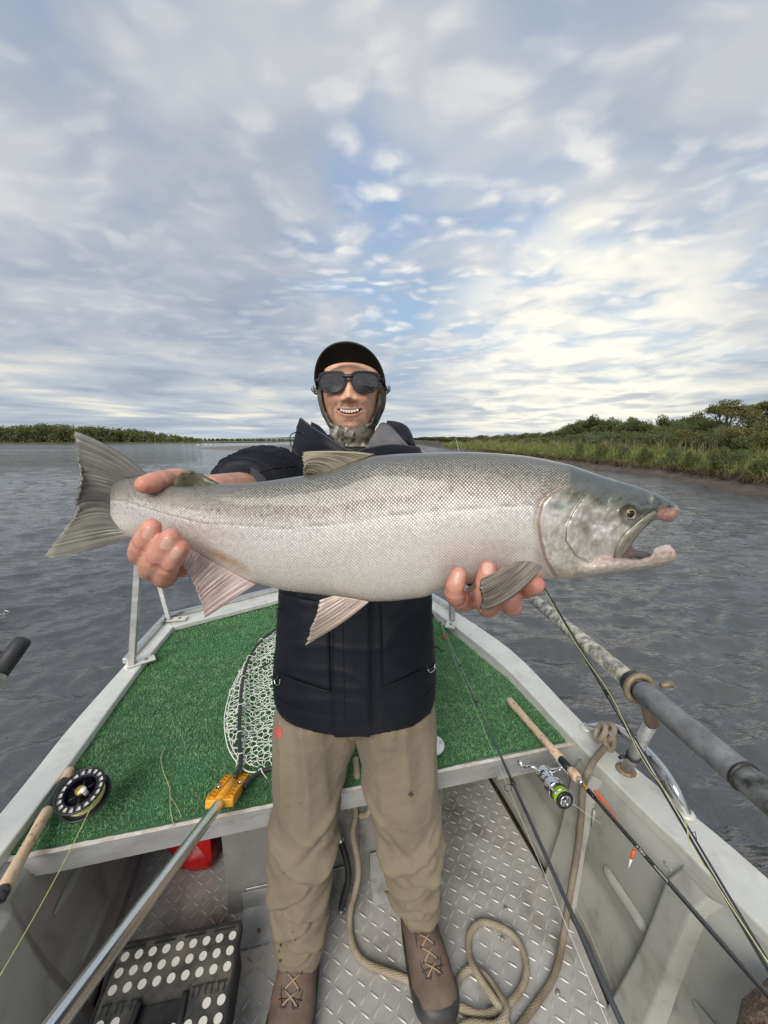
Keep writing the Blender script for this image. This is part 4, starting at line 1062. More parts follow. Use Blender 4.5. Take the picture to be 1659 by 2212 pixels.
# ---- fly rod with reel at left
fa, fb = onz(152, 1662, TZ + .022), ondep(-30, 1988, .80)
fd = (fb - fa).normalized()
fly = thing('fly_rod', fa, 'cork-handled fly rod with black reel on the left corner of the turf', 'fishing rod')
def fp_(v): return on_line(fa, fb, v)
mb = MB(); mb.tube([fa, fa + fd * .004, fa + fd * .012, fp_(1686)], [.009, .0125, .0135, .0135], 16); mb.build('fighting_butt', m_cork, fly)
mb = MB(); mb.tube([fp_(1686), fp_(1689), fp_(1745), fp_(1748)], [.0115, .0125, .0125, .011], 14); mb.build('reel_seat', m_blackm, fly)
g0, g1 = fp_(1748), fp_(1920); mb = MB(); prof = [(0, .0105), (.03, .0135), (.2, .0142), (.45, .0125), (.75, .0138), (.97, .0145), (1, .0125)]
mb.tube([g0.lerp(g1, t) for t, r_ in prof], [r_ for t, r_ in prof], 18); mb.build('cork_grip', m_cork, fly)
mb = MB(); mb.tube([g1, g1 + fd * .004, g1 + fd * .022, g1 + fd * .026], [.0135, .0155, .0155, .007], 16); mb.tube([g1 + fd * .02, g1 + fd * .5], [.0062, .0058], 10); mb.build('rod_blank', m_blank, fly)
rc0 = ondep(173, 1707, 1.02); camv = (V3(0, 0, EYE) - rc0).normalized()
cup = V3(0, math.sin(PITCH), math.cos(PITCH)); tdir = (V3(-.67, 0, 0) + cup * .74)
ax = (camv * .80 + tdir * .62).normalized(); e1 = ax.orthogonal().normalized(); e2 = ax.cross(e1)
def ringpts(c, r_, n_=48): return [c + (e1 * math.cos(a) + e2 * math.sin(a)) * r_ for a in np.linspace(0, 2 * math.pi, n_, endpoint=False)]
reel = MB(); reel.tube(ringpts(rc0, .0545), .0030, 8, closed=True); reel.tube(ringpts(rc0, .0385), .0022, 8, closed=True)
for k in range(18):
    a = 2 * math.pi * k / 18; d = e1 * math.cos(a) + e2 * math.sin(a); s_ = ax.cross(d)
    reel.beam(rc0 + d * .038, rc0 + d * .054, .0030, .005, up=ax)
ro = reel.build('reel_spool_face', m_blackm, fly, True)
m_purp = mat('purple_anodised', (0.16, 0.12, 0.30), 0.3, .6)
mb = MB(); mb.tube([rc0 - ax * .007, rc0 - ax * .0065], [.054, .054], 40, False); 
V = []; F_ = []
for k, (r_, dd) in enumerate(((.0535, .005), (.0385, .005))):
    V += [p - ax * dd for p in ringpts(rc0, r_, 36)]
mb = MB(); mb.add(V, [(i, (i + 1) % 36, 36 + (i + 1) % 36, 36 + i) for i in range(36)]); mb.build('rim_backing', m_white2, ro)
mb = MB(); V = [p for dd in (.002, .036) for p in [q - ax * dd for q in ringpts(rc0, .0375, 36)]]
mb.add(V, [(i, (i + 1) % 36, 36 + (i + 1) % 36, 36 + i) for i in range(36)]); mb.build('arbor', m_purp, ro)
mb = MB(); mb.tube([rc0 - ax * .010, rc0 - ax * .0105], [.0375, .001], 30); mb.tube([rc0 - ax * .036, rc0 - ax * .0362], [.0375, .001], 30)
for k in range(6):
    a = 2 * math.pi * k / 6; d = e1 * math.cos(a) + e2 * math.sin(a); mb.beam(rc0 - ax * .010 + d * .008, rc0 - ax * .012 + d * .037, .004, .004, up=ax)
mb.build('hub', m_blackm, ro)
mb = MB(); mb.disc(rc0 - ax * .010, ax, .0115, .012, 20); mb.build('hub_cap', m_gold, ro)
kp = rc0 + (e1 * .4 + e2 * -.9).normalized() * .022
mb = MB(); mb.disc(kp - ax * .004, ax, .0055, .024, 14); mb.disc(kp + ax * .018, ax, .0075, .005, 16); mb.build('knob', m_white2, ro)
coil = []
for t in np.linspace(0, 1, 1300):
    a = t * 2 * math.pi * 26; wob_ = .0006 * math.sin(t * 300)
    zt_ = abs(((t * 2.6) % 2) - 1); coil.append(rc0 - ax * (.010 + .024 * zt_) + (e1 * math.cos(a) + e2 * math.sin(a)) * (.0445 + wob_ + .001 * t))
mb = MB(); mb.tube([rc0 - ax * .007, rc0 - ax * .036], [.0445, .0445], 36, False); mb.tube(coil, .00105, 5); mb.build('wound_line', m_flyline, fly)
mb = MB(); mb.tube(ringpts(rc0 - ax * .040, .0560), .0035, 8, closed=True); mb.tube(ringpts(rc0 - ax * .046, .050), .003, 8, closed=True); mb.disc(rc0 - ax * .050, ax, .050, .008, 36); mb.build('reel_frame', m_blackm, fly)
mb = MB(); fm = fp_(1716); mb.beam(rc0 - ax * .045 + (fm - rc0).normalized() * .045, fm, .012, .008); mb.beam(fm - fd * .035, fm + fd * .035, .014, .005); mb.build('reel_foot', m_blackm, fly)
L0 = on_line(rc0, rc0, 0) if False else ondep(204, 1728, 1.0); L1 = ondep(-12, 2128, .62)
mb = MB(); mb.tube([L0.lerp(L1, t) + V3(0, 0, -.012 * math.sin(math.pi * t)) for t in np.linspace(0, 1, 14)], .00105, 7)
mb.build('fly_line', m_flyline, fly)

# ---- spinning rod with cork grip
sa_, sb_ = onz(1100, 1512, TZ + .018), ondep(1659, 2152, .62)
sdir = (sb_ - sa_).normalized()
spin = thing('spinning_rod', sa_, 'cork-butted spinning rod with silver reel and lime line at the right turf corner', 'fishing rod')
def sp_(u): return on_line(sa_, sb_, u, 0)
c0, c1 = sa_, sp_(1212); pf = [(0, .0105), (.01, .0135), (.10, .0142), (.35, .0125), (.8, .0118), (1, .0135)]
mb = MB(); mb.tube([c0.lerp(c1, t) for t, r_ in pf], [r_ for t, r_ in pf], 18); mb.build('cork_butt', m_cork, spin)
mb = MB(); mb.disc(c0, -sdir, .0105, .004, 16); mb.build('butt_cap', m_bronze, spin)
c2, c3 = sp_(1208), sp_(1232); mb = MB(); mb.tube([c2, c2.lerp(c3, .2), c3], [.0128, .0108, .0118], 16); mb.build('reel_seat', m_blackm, spin)
c4 = sp_(1249); mb = MB(); mb.tube([c3, c3.lerp(c4, .2), c3.lerp(c4, .8), c4], [.0115, .0135, .014, .0115], 18); mb.build('fore_grip', m_cork, spin)
c5 = sp_(1258); mb = MB(); mb.tube([c4, c5], [.0085, .006], 14); mb.build('winding_check', m_chrome, spin)
c6 = sp_(1271); mb = MB(); mb.tube([c5, c6], [.0054, .0052], 14); mb.build('gold_wrap', m_gold, spin)
mb = MB(); mb.tube([c6, c6.lerp(sb_, .06)], [.0068, .0058], 14); mb.build('black_wrap', m_blackm, spin)
mb = MB(); mb.tube([c6.lerp(sb_, .05), sb_ + sdir * .6], [.0052, .0050], 14); mb.build('rod_blank', m_blank2, spin)
# reel
rm = c2.lerp(c3, .5); dn_ = (V3(-.55, -.35, -.72)); dn_ = (dn_ - sdir * dn_.dot(sdir)).normalized(); sx_ = sdir.cross(dn_).normalized()
def rl(a, d, s=0.0): return rm + sdir * a * 1.15 + dn_ * d + sx_ * s * 1.25
mb = MB(); mb.tube(cr([rl(-.028, .013), rl(.0, .013), rl(.026, .012)], 4), .0045, 8); mb.tube(cr([rl(0, .013), rl(-.006, .03), rl(-.022, .048), rl(-.03, .062)], 5), [.006] * 6 + [.008] * 10, 10); mb.build('reel_foot', m_chrome, spin)
mb = MB(); mb.ball(rl(-.030, .068), .026, 16, 10, (1, 1, 1)); mb.tube([rl(-.05, .072), rl(-.03, .070), rl(-.012, .070), rl(.004, .070)], [.014, .0225, .0215, .020], 18); body_ = mb.build('reel_body', m_chrome, spin)
mb = MB(); mb.tube([rl(.0, .070), rl(.006, .070), rl(.026, .070), rl(.030, .070)], [.022, .0285, .0285, .024], 22); mb.build('rotor', m_chrome, spin)
for s_ in (-1, 1):
    mb = MB(); mb.tube(cr([rl(.004, .070, s_ * .022), rl(.022, .070, s_ * .026), rl(.046, .070, s_ * .027), rl(.054, .070, s_ * .024)], 4), .0042, 8, flat=.6); mb.build('rotor_arm', m_chrome, spin)
mb = MB(); mb.tube(cr([rl(.052, .070, -.026), rl(.056, .050, -.020), rl(.058, .040, 0), rl(.056, .050, .020), rl(.052, .070, .026)], 6), .0013, 6); mb.build('bail_wire', m_chrome, spin)
mb = MB(); mb.tube([rl(.030, .070), rl(.033, .070)], .026, 22); mb.tube([rl(.056, .070), rl(.060, .070), rl(.062, .070)], [.0245, .0255, .0225], 22); mb.build('spool_flange', m_blackm, spin)
mb = MB(); mb.tube([rl(.033, .070), rl(.045, .070), rl(.056, .070)], [.0232, .0242, .0232], 24); mb.build('wound_line', m_lime, spin)
mb = MB(); mb.tube([rl(.062, .070), rl(.0635, .070)], [.0178, .015], 20); mb.box(rl(.064, .070), (.004, .02, .004)); mb.build('drag_knob', m_chrome, spin)
mb = MB(); mb.tube([rl(-.03, .07, 0), rl(-.03, .07, -.035), rl(-.05, .09, -.045)], .0035, 8); mb.tube([rl(-.05, .09, -.040), rl(-.05, .09, -.062)], .007, 10); mb.build('crank_handle', m_chrome, spin)
mb = MB(); mb.tube([rl(.052, .066, -.024), onz(1430, 1875, .1), onz(1640, 2100, .2)], .0005, 5); mb.build('clear_line', m_mono, spin)
# lettering along the blank
def text3(body, a, b, h, material, parent, shift):
    cu = bpy.data.curves.new('lettering', 'FONT'); cu.body = body; cu.size = h; cu.extrude = .0001
    to = bpy.data.objects.new('lettering', cu); COL.objects.link(to)
    xd = (b - a).normalized(); tc_ = (V3(0, 0, EYE) - a).normalized(); zd = (tc_ - xd * tc_.dot(xd)).normalized(); yd = zd.cross(xd)
    dg = bpy.context.evaluated_depsgraph_get(); me = bpy.data.meshes.new_from_object(to.evaluated_get(dg)); bpy.data.objects.remove(to)
    R = Matrix((xd, yd, zd)).transposed()
    V = [tuple(a + R @ (v.co + V3(0, -h * .35, 0)) + zd * shift) for v in me.vertices]
    return obj('lettering', V, [tuple(p.vertices) for p in me.polygons], material, parent, False)
text3('A TIRO', sp_(1378), sp_(1500), .0075, m_white2, spin, .0056); text3('PROFESSIONAL', sp_(1416), sp_(1500), .0052, m_white2, spin, .0056)
# orange float hooked beside the blank
m_orange = mat('orange_float', (0.85, 0.13, 0.02), 0.4); 
q0 = sp_(1273) + V3(.012, 0, .006); q1 = sp_(1325) + V3(.010, 0, .004)
flo = thing('fishing_float', q0, 'slim orange fishing float beside the blank of the cork-butted spinning rod', 'float')
mb = MB(); mb.tube(cr([q0, q0.lerp(q1, .25), q0.lerp(q1, .55), q1], 4), [.001, .0035, .0042, .0042, .0042, .0045, .004, .0035, .003, .002, .0015, .001, .0008][:13], 8); mb.build('float_body', m_orange, flo)
q2 = sp_(1375) + V3(-.004, 0, -.012); q3 = q2 + V3(-.012, -.006, -.042)
mb = MB(); mb.tube([q2, q2.lerp(q3, .5)], [.0035, .003], 8); mb.build('float_stem', m_orange, flo); mb = MB(); mb.tube([q2.lerp(q3, .5), q3], [.003, .0018], 8); mb.build('float_tip', m_white2, flo)

# ---- long thin rod lying along the deck towards the viewer
ta, tb = onz(944, 1328, TZ + .03), ondep(1345, 2216, .56)
td = (tb - ta).normalized()
thin = thing('spinning_rod', ta, 'thin grey rod running from the right side of the turf down across the floor plate', 'fishing rod')
mb = MB(); mb.tube([ta - td * .25, ta, ta.lerp(tb, .5), tb + td * .3], [.0012, .0020, .0034, .0048], 12); mb.build('rod_blank', m_blank2, thin)
def tp_(v): return on_line(ta, tb, v)
for v, r_ in ((1438, .004), (1517, .0065), (1690, .010), (1345, .003)):
    c_ = tp_(v); s_ = V3(-.6, -.1, -.8); s_ = (s_ - td * s_.dot(td)).normalized(); mb = MB(); cc_ = c_ + s_ * (r_ * 1.9)
    e_ = td.cross(s_)
    mb.tube([cc_ + (s_ * math.cos(a) + e_ * math.sin(a)) * r_ for a in np.linspace(0, 6.283, 16, endpoint=False)], .0008, 5, closed=True); mb.tube([c_, cc_ - s_ * r_], .0012, 5); mb.tube([c_ - td * .008, c_ + td * .008], .006 if v > 1600 else .0045, 8)
    mb.build('line_guide', m_blackm, thin)
mb = MB(); off_ = V3(-.012, 0, -.004); mb.tube([tp_(1345) + off_ * .4, tp_(1517) + off_, tp_(1690) + off_ * 1.3, tb + off_ * 1.5], .0005, 5); mb.build('clear_line', m_mono, thin)
lu = tp_(1372) + V3(-.012, 0, -.008); lure = thing('fishing_lure', lu, 'tiny pink fishing lure hanging on the thin grey rod over the turf', 'lure'); mb = MB()
mb.ball(lu, .009, 10, 8, (.8, .8, 1.3)); mb.build('lure_body', mat('pink_lure', (.80, .03, .10), .35), lure)
mb = MB(); mb.tube(cr([lu + V3(0, 0, -.010), lu + V3(0, 0, -.022), lu + V3(.006, 0, -.026), lu + V3(.008, 0, -.018)], 4), .0007, 5); mb.build('hook', m_chrome, lure)

# ---- black rod leaning over the right gunwale, its line beside it
ba_, bb_ = ondep(984, 946, 2.95), ondep(1662, 2092, .56)
bdir = (bb_ - ba_).normalized()
bl = thing('fly_rod', ba_, 'long black rod leaning out over the right gunwale beside the hanging rope', 'fishing rod')
mb = MB(); mb.tube([ba_, ba_.lerp(bb_, .5), bb_ + bdir * .3], [.0011, .0034, .0062], 12); mb.build('rod_blank', m_blank, bl)
for v in (1300, 1400, 1500, 1590, 1690, 1800): 
    c_ = on_line(ba_, bb_, v); mb = MB(); mb.tube([c_ - bdir * .012, c_ + bdir * .012], .0052, 10); mb.tube([c_ + V3(.004, 0, 0), c_ + V3(.010, 0, .004), c_ + V3(.006, 0, 0) + bdir * .01], .0008, 5); mb.build('line_guide', m_blackm, bl)
lp = [(1176, 1275), (1250, 1400), (1318, 1500), (1385, 1635), (1445, 1720), (1480, 1775), (1492, 1830), (1533, 1885), (1560, 1930), (1662, 2083)]
def bdep(v): return proj(on_line(ba_, bb_, v))[2]
mb = MB(); mb.tube(cr([ondep(u, v, bdep(v) * (.99 if v < 1700 else .96)) for u, v in lp], 5), .0009, 6); mb.build('fly_line', m_flyline, bl)
mb = MB(); mb.tube([ondep(970, 962, 2.9), ondep(984, 946, 2.95), ondep(992, 975, 2.8)], .0011, 5); mb.build('tip_line', m_mono, bl)

# ---- ropes
def hroute(pts, n_=7): return cr([onz(u, v, z) for u, v, z in pts], n_)
r1 = [(1318, 1588, .56), (1308, 1612, .545), (1285, 1640, .542), (1268, 1672, .53), (1259, 1705, .45), (1254, 1780, .33), (1244, 1860, .2), (1228, 1950, .10), (1214, 2040, .035), (1196, 2108, .012), (1160, 2165, .012), (1118, 2222, .012), (1080, 2290, .012)]
gr = thing('tie_rope', onz(1305, 1590, .6), 'dirty braided rope knotted on the bent rail of the right gunwale', 'rope')
uvtube('hanging_strand', hroute(r1), .0098, m_rope2, gr)
kc = onz(1305, 1580, GZ + .055)
for dx_, tl in ((-.014, .25), (.012, -.12)):
    cc_ = kc + V3(dx_, 0, 0); pts = []
    for a in np.linspace(0, 2 * math.pi, 18, endpoint=False): pts.append(cc_ + V3(.012 * math.sin(a + tl), math.cos(a) * .019 - .004, math.sin(a) * .025))
    pts.append(pts[0]); uvtube('knot_turn', pts, .0088, m_rope, gr)
uvtube('knot_turn', cr([kc + V3(.004, -.02, .018), kc + V3(.02, -.026, -.012), kc + V3(.012, -.03, -.040), kc + V3(-.006, -.03, -.030), kc + V3(-.014, -.022, .0), kc + V3(-.004, -.018, .02)], 5), .0088, m_rope, gr)

fr = thing('mooring_rope', onz(770, 1740, .38), 'pale tan rope coiled on the floor beside the boot, tied between the legs', 'rope')
r2 = [(768, 1765, .345), (762, 1800, .30), (772, 1850, .22), (774, 1890, .155), (766, 1930, .09), (757, 1965, .035), (756, 2005, .011), (766, 2050, .011), (790, 2080, .011), (838, 2100, .011), (890, 2120, .011), (950, 2155, .012), (998, 2176, .012), (1030, 2190, .012), (1065, 2187, .012), (1110, 2157, .012), (1136, 2107, .012), (1129, 2052, .012), (1098, 2012, .012), (1045, 1992, .012), (1016, 2014, .012), (1014, 2062, .014), (1030, 2102, .026), (1056, 2142, .026), (1084, 2184, .018), (1096, 2222, .012), (1080, 2300, .012)]
uvtube('long_strand', hroute(r2), .0098, m_rope, fr)
r3 = [(960, 2150, .020), (985, 2122, .013), (1012, 2094, .014), (1045, 2105, .014), (1072, 2140, .014), (1094, 2180, .026), (1070, 2215, .03), (1010, 2212, .014), (960, 2250, .012)]
uvtube('coil_strand', hroute(r3), .0098, m_rope, fr)
uvtube('coil_strand', hroute([(1180, 2300, .012), (1130, 2250, .013), (1060, 2225, .013), (1000, 2240, .013)]), .0098, m_rope, fr)
tu = [(768, 1640, TZ + .012), (771, 1672, TZ + .008), (773, 1700, .455), (772, 1722, .405), (772, 1735, .385)]
uvtube('upper_strand', hroute(tu), .0100, m_rope, fr)
kk = onz(785, 1735, .365)
uvtube('hitch_turn', cr([onz(772, 1738, .385), onz(785, 1716, .40), onz(797, 1722, .40), onz(800, 1745, .36), onz(793, 1760, .345), onz(775, 1762, .335), onz(766, 1772, .335)], 5), .0095, m_rope, fr)
uvtube('hitch_turn', cr([onz(752, 1752, .36), onz(758, 1738, .385), onz(768, 1745, .375), onz(768, 1765, .345)], 5), .009, m_rope, fr)

# ---- tackle crate
m_crate = mat('dusty_black_plastic', (0.030, 0.031, 0.032), 0.62, 0, (0.150, 0.138, 0.112), 9, 1.0, 0.5, 120, .001, (0.035, 0.035, 0.035), 22, .8)
m_crate_d = mat('black_plastic', (0.018, 0.018, 0.02), 0.5, 0, (0.05, 0.047, 0.042), 18, .7)
m_dot = mat('white_dots', (0.76, 0.74, 0.68), 0.55, 0, (0.66, 0.60, 0.50), 30, .5, dirt=(0.35, 0.28, 0.20), dscale=60, damt=.55)
TL = onz(262, 2042, .150); TR = onz(521, 1992, .150)
xd = V3(TR.x - TL.x, TR.y - TL.y, 0); cw = xd.length; xd.normalize(); yd = V3(xd.y, -xd.x, 0); cl_ = .44; chh = .150
crate = thing('tackle_crate', V3(TL.x, TL.y, 0) + xd * cw / 2 + yd * cl_ / 2, 'dirty black plastic crate with rows of white dots on its lid', 'crate')
Rc = Matrix((xd, yd, V3(0, 0, -1))).transposed()
def cp(x, y, z): return V3(TL.x, TL.y, 0) + xd * x + yd * y + V3(0, 0, z)
def cbox(mb, x0, x1, y0, y1, z0, z1): mb.box(cp((x0 + x1) / 2, (y0 + y1) / 2, (z0 + z1) / 2), (abs(x1 - x0), abs(y1 - y0), abs(z1 - z0)), Rc)
mb = MB(); cbox(mb, .006, cw - .006, .006, cl_ - .006, .001, chh - .014); o_ = mb.build('crate_body', m_crate_d, crate, False); bevel(o_, .006)
gx0, gx1, gy0, gy1 = cw * .30, cw * .67, .128, .192
mb = MB()
for (x0, x1, y0, y1) in ((0, cw, 0, gy0), (0, cw, gy1, cl_), (0, gx0, gy0, gy1), (gx1, cw, gy0, gy1)): cbox(mb, x0, x1, y0, y1, chh - .012, chh)
mb.build('lid', m_crate, crate, False)
mb = MB(); cbox(mb, gx0, gx1, gy0, gy1, chh - .045, chh - .04); mb.build('handle_well', m_crate_d, crate, False)
mb = MB(); mb.tube(cr([cp(gx0 + .004, gy0 + .0, chh + .001), cp(gx0 + .002, gy1 - .012, chh + .002), cp(gx0 + .014, gy1 + .004, chh + .003), cp((gx0 + gx1) / 2, gy1 + .006, chh + .003), cp(gx1 - .014, gy1 + .004, chh + .003), cp(gx1 - .002, gy1 - .012, chh + .002), cp(gx1 - .004, gy0, chh + .001)], 6), .0085, 10, flat=.8)
mb.build('carry_handle', m_crate_d, crate)
mb = MB()
cbox(mb, 0, cw, -.003, .003, chh - .01, chh + .005); cbox(mb, cw - .003, cw + .003, 0, cl_, chh - .03, chh + .004); cbox(mb, -.003, .003, 0, cl_, chh - .03, chh + .004)
for k in range(4): cbox(mb, cw * (.03 + .25 * k), cw * (.20 + .25 * k), .010, .013, chh, chh + .004)
mb.build('lid_rim', m_crate_d, crate, False)
for k in range(3):
    for side in (0, 1):
        x0 = (cw * .045 + k * .033) if side == 0 else (gx1 + .012 + k * .030); yy_ = .122
        mb = MB(); cbox(mb, x0, x0 + .002, yy_, yy_ + .018, chh, chh + .002); cbox(mb, x0 + .014, x0 + .016, yy_, yy_ + .018, chh, chh + .002); cbox(mb, x0 - .004, x0 + .020, yy_ - .002, yy_, chh, chh + .003)
        mb.build('hinge_clip', m_crate_d, crate, False)
dsp = (cw - .040) / 8
dot0 = None
for r_ in range(9):
    for c_ in range(9):
        yy_ = .028 + r_ * .0325 + (.030 if r_ > 2 else 0); xx_ = .022 + c_ * dsp
        if r_ == 3 and 1 < c_ < 7: continue
        if yy_ > cl_ - .02: continue
        if dot0 is None:
            p = cp(xx_, yy_, chh); mb = MB(); mb.disc(cp(xx_, yy_, chh - .0005), (0, 0, 1), .0100, .0014, 20)
            dot0 = mb.build('lid_stud', m_dot, crate, False); dot_xy = (xx_, yy_)
        else:
            d_ = dot0.copy(); COL.objects.link(d_); d_.parent = crate
            d_.location = xd * (xx_ - dot_xy[0]) + yd * (yy_ - dot_xy[1]); ORG[d_.name] = ORG[crate.name]

# ---- red dry bag under the deck
m_red = mat('red_fabric', (0.52, 0.012, 0.010), 0.45, 0, (0.38, 0.008, 0.008), 12, .7, .3, 20, .004)
bc = ony(405, 1830, 1.13); bag = thing('red_bag', bc, 'crumpled red bag tucked under the deck left of the grey box', 'bag')
mb = MB(); mb.ball(bc + V3(0, .02, -.012), .09, 30, 20, (1.0, .7, .78)); o_ = mb.build('bag_body', m_red, bag)
for v in o_.data.vertices: 
    q = v.co * 9; v.co += v.co.normalized() * (.05 * noise.fractal(q, 1, 2, 4) - .012 * abs(noise.noise(v.co * 30)))
mb = MB(); f0 = ony(450, 1828, 1.08); mb.add([f0 + V3(-.06, 0, .05), f0 + V3(.012, 0, .06), f0 + V3(.012, -.01, -.05), f0 + V3(-.02, -.01, .0)], [(0, 1, 2, 3)]); o2 = mb.build('bag_flap', m_red, bag, False); md = o2.modifiers.new('t', 'SOLIDIFY'); md.thickness = .004

# ---- coir mat roll at lower right
m_coir = mat('brown_coir', (0.10, 0.065, 0.045), 0.95, 0, (0.26, 0.20, 0.15), 120, 1.0, 1.0, 220, .006)
ma = ondep(1712, 2262, .66); coir = thing('coir_mat', ma, 'rolled brown coir mat at the bottom right corner of the boat', 'mat'); mb = MB()
mb.tube([ma + V3(-.03, .0, -.16), ma + V3(-.028, .0, -.14), ma + V3(-.0, .02, -.02), ma + V3(.06, .03, .03)], [.03, .048, .052, .050], 28); o_ = mb.build('mat_roll', m_coir, coir)

# ---- dry stalk and scraps on the turf
m_straw = mat('dry_straw', (0.48, 0.44, 0.20), 0.8)
mb = MB(); mb.tube(cr([onz(357, 1615, TZ + .012), onz(348, 1635, TZ + .014), onz(352, 1665, TZ + .013), onz(366, 1702, TZ + .012), onz(368, 1746, TZ + .011), onz(375, 1782, TZ + .004)], 5), .0011, 5)
mb.tube(cr([onz(368, 1720, TZ + .011), onz(383, 1745, TZ + .011), onz(392, 1765, TZ + .009)], 5), .0007, 5)
tag(mb.build('grass_stalk', m_straw), 'thin dry grass stalk lying on the turf left of the landing net', 'stalk')
# ================================================================ SALMON
FY = 0.435
def fpt(u, v, dy=0.0):
    return ony(u, v, FY + dy)
fish = thing('salmon', fpt(800, 1140), 'large silver salmon with open hooked jaw held sideways in both hands', 'fish')
topc = [(238, 1052), (248, 1041), (262, 1034), (300, 1029), (349, 1049), (410, 1049), (465, 1046), (518, 1045), (570, 1040), (652, 1028), (718, 1016), (770, 996), (808, 984), (870, 980), (935, 978), (1002, 976), (1072, 979), (1130, 984), (1183, 993), (1233, 1004), (1300, 1028), (1367, 1048), (1405, 1061), (1427, 1069), (1450, 1082), (1463, 1092), (1470, 1103)]
botc = [(238, 1120), (248, 1132), (262, 1148), (285, 1159), (330, 1166), (370, 1172), (407, 1181), (450, 1208), (500, 1236), (550, 1260), (618, 1276), (718, 1288), (792, 1300), (852, 1298), (918, 1290), (967, 1268), (1033, 1258), (1090, 1253), (1133, 1251), (1187, 1250), (1233, 1250), (1280, 1240), (1310, 1226), (1333, 1205), (1350, 1188), (1367, 1169), (1383, 1150), (1400, 1135), (1417, 1121), (1428, 1124), (1448, 1130), (1461, 1121), (1470, 1105)]
wcur = [(238, .003), (248, .0075), (300, .0135), (400, .020), (520, .029), (700, .040), (900, .048), (1050, .049), (1165, .047), (1250, .041), (1330, .031), (1400, .021), (1440, .014), (1462, .008), (1470, .002)]
NU, NTH = 620, 176
us = np.concatenate([np.linspace(238, 262, 30, endpoint=False), np.linspace(262, 1150, 330, endpoint=False), np.linspace(1150, 1440, 210, endpoint=False), np.linspace(1440, 1470, 50)])
NU = len(us)
def sm(xs, pts, k=9):
    y = np.interp(xs, [p[0] for p in pts], [p[1] for p in pts]); return y
def smooth_curve(pts):
    g = np.linspace(238, 1470, 617); y = np.interp(g, [p[0] for p in pts], [p[1] for p in pts])
    kk_ = np.hanning(17); kk_ /= kk_.sum(); yp = np.pad(y, 8, mode='edge'); ys_ = np.convolve(yp, kk_, 'valid')
    wgt = np.clip(np.minimum(g - 238, 1470 - g) / 20, 0, 1); return g, y * (1 - wgt) + ys_ * wgt
gt, tv = smooth_curve(topc); gb, bv = smooth_curve(botc); gw, wv2 = smooth_curve(wcur)
T = np.interp(us, gt, tv); B = np.interp(us, gb, bv); W = np.interp(us, gw, wv2)
th = np.linspace(0, 2 * np.pi, NTH, endpoint=False)
U = np.repeat(us[:, None], NTH, 1)
ex = 0.86
cz = np.sign(np.cos(th)) * np.abs(np.cos(th)) ** 1.0; sy = np.sign(np.sin(th)) * np.abs(np.sin(th)) ** ex
Vv = (T + B)[:, None] / 2 - (B - T)[:, None] / 2 * cz[None, :]
Yo = -W[:, None] * sy[None, :]
near = sy[None, :] > 0
R0 = ray(829.5, 1106)
def px2w(U_, V_, Y_):
    x = (U_ - 829.5) / FPX; y = -(V_ - 1106.0) / FPX; c_, s_ = math.cos(PITCH), math.sin(PITCH)
    ry = c_ + y * s_; rz = -s_ + y * c_; t = (FY + Y_) / ry
    return np.stack([x * t, FY + Y_, EYE + rz * t], -1)
def curve_u(pts, V_):   # u of a curve given v
    p = sorted(pts, key=lambda q: q[1]); return np.interp(V_, [q[1] for q in p], [q[0] for q in p])
oper = [(1232, 1040), (1227, 1049), (1190, 1068), (1173, 1087), (1165, 1127), (1170, 1167), (1180, 1207), (1200, 1240), (1215, 1256)]
preo = [(1276, 1055), (1254, 1084), (1240, 1104), (1225, 1134), (1222, 1167), (1243, 1200), (1275, 1216), (1310, 1224)]
uo = curve_u(oper, Vv); up_ = curve_u(preo, Vv)
def sst(x, a, b): t = np.clip((x - a) / (b - a), 0, 1); return t * t * (3 - 2 * t)
nzv = np.array([noise.fractal((u * .035, v * .035, 0), 1, 2, 4) for u, v in zip(U.ravel(), Vv.ravel())]).reshape(U.shape)
nzf = np.array([noise.fractal((u * .12, v * .12, 5), 1, 2, 3) for u, v in zip(U.ravel(), Vv.ravel())]).reshape(U.shape)
dd = U - uo; msk = (Vv > 1046) & (Vv < 1250)
fade = sst(Vv, 1040, 1062)
out = 0.0050 * sst(dd, -3, 3) * fade * (1 - sst(dd, 20, 140)) - 0.0022 * np.exp(-((dd + 7) / 6) ** 2) * fade
dp = U - up_
out += fade * (0.0022 * sst(dp, -2, 2) * (1 - sst(dp, 6, 60)) - 0.0010 * np.exp(-((dp + 3) / 3) ** 2)) * sst(Vv, 1050, 1070)
out += 0.0024 * nzv * sst(U, 1165, 1230) * fade + 0.0004 * nzf * sst(U, 1180, 1230)
# eye socket and nostril, cheek ridge above the jaw bone
re = np.hypot(U - 1359, (Vv - 1110) * 1.02); out += -0.0045 * np.exp(-(re / 13) ** 2) + 0.0022 * np.exp(-((re - 21) / 5) ** 2)
out += -0.0030 * np.exp(-(((U - 1407) / 4) ** 2 + ((Vv - 1078) / 6) ** 2))
lg = np.array([(1250, 1232), (1290, 1216), (1325, 1200)])
out += -0.0012 * np.exp(-((Vv - (1262 - (U - 1187) * .30 + 0.0006 * (U - 1187) ** 2)) / 3) ** 2) * sst(U, 1195, 1220) * (1 - sst(U, 1300, 1330))
for k in range(4): out += -0.0007 * np.exp(-((Vv - (1236 + 4.5 * k - (U - 1200) * .05)) / 1.4) ** 2) * sst(U, 1190, 1210) * (1 - sst(U, 1262, 1285))
out += -0.0006 * np.exp(-((Vv - np.interp(U, [270, 349, 436, 518, 618, 718, 818, 918, 985, 1160], [1082, 1108, 1130, 1134, 1141, 1131, 1116, 1104, 1099, 1090])) / 1.8) ** 2) * (U < 1160)
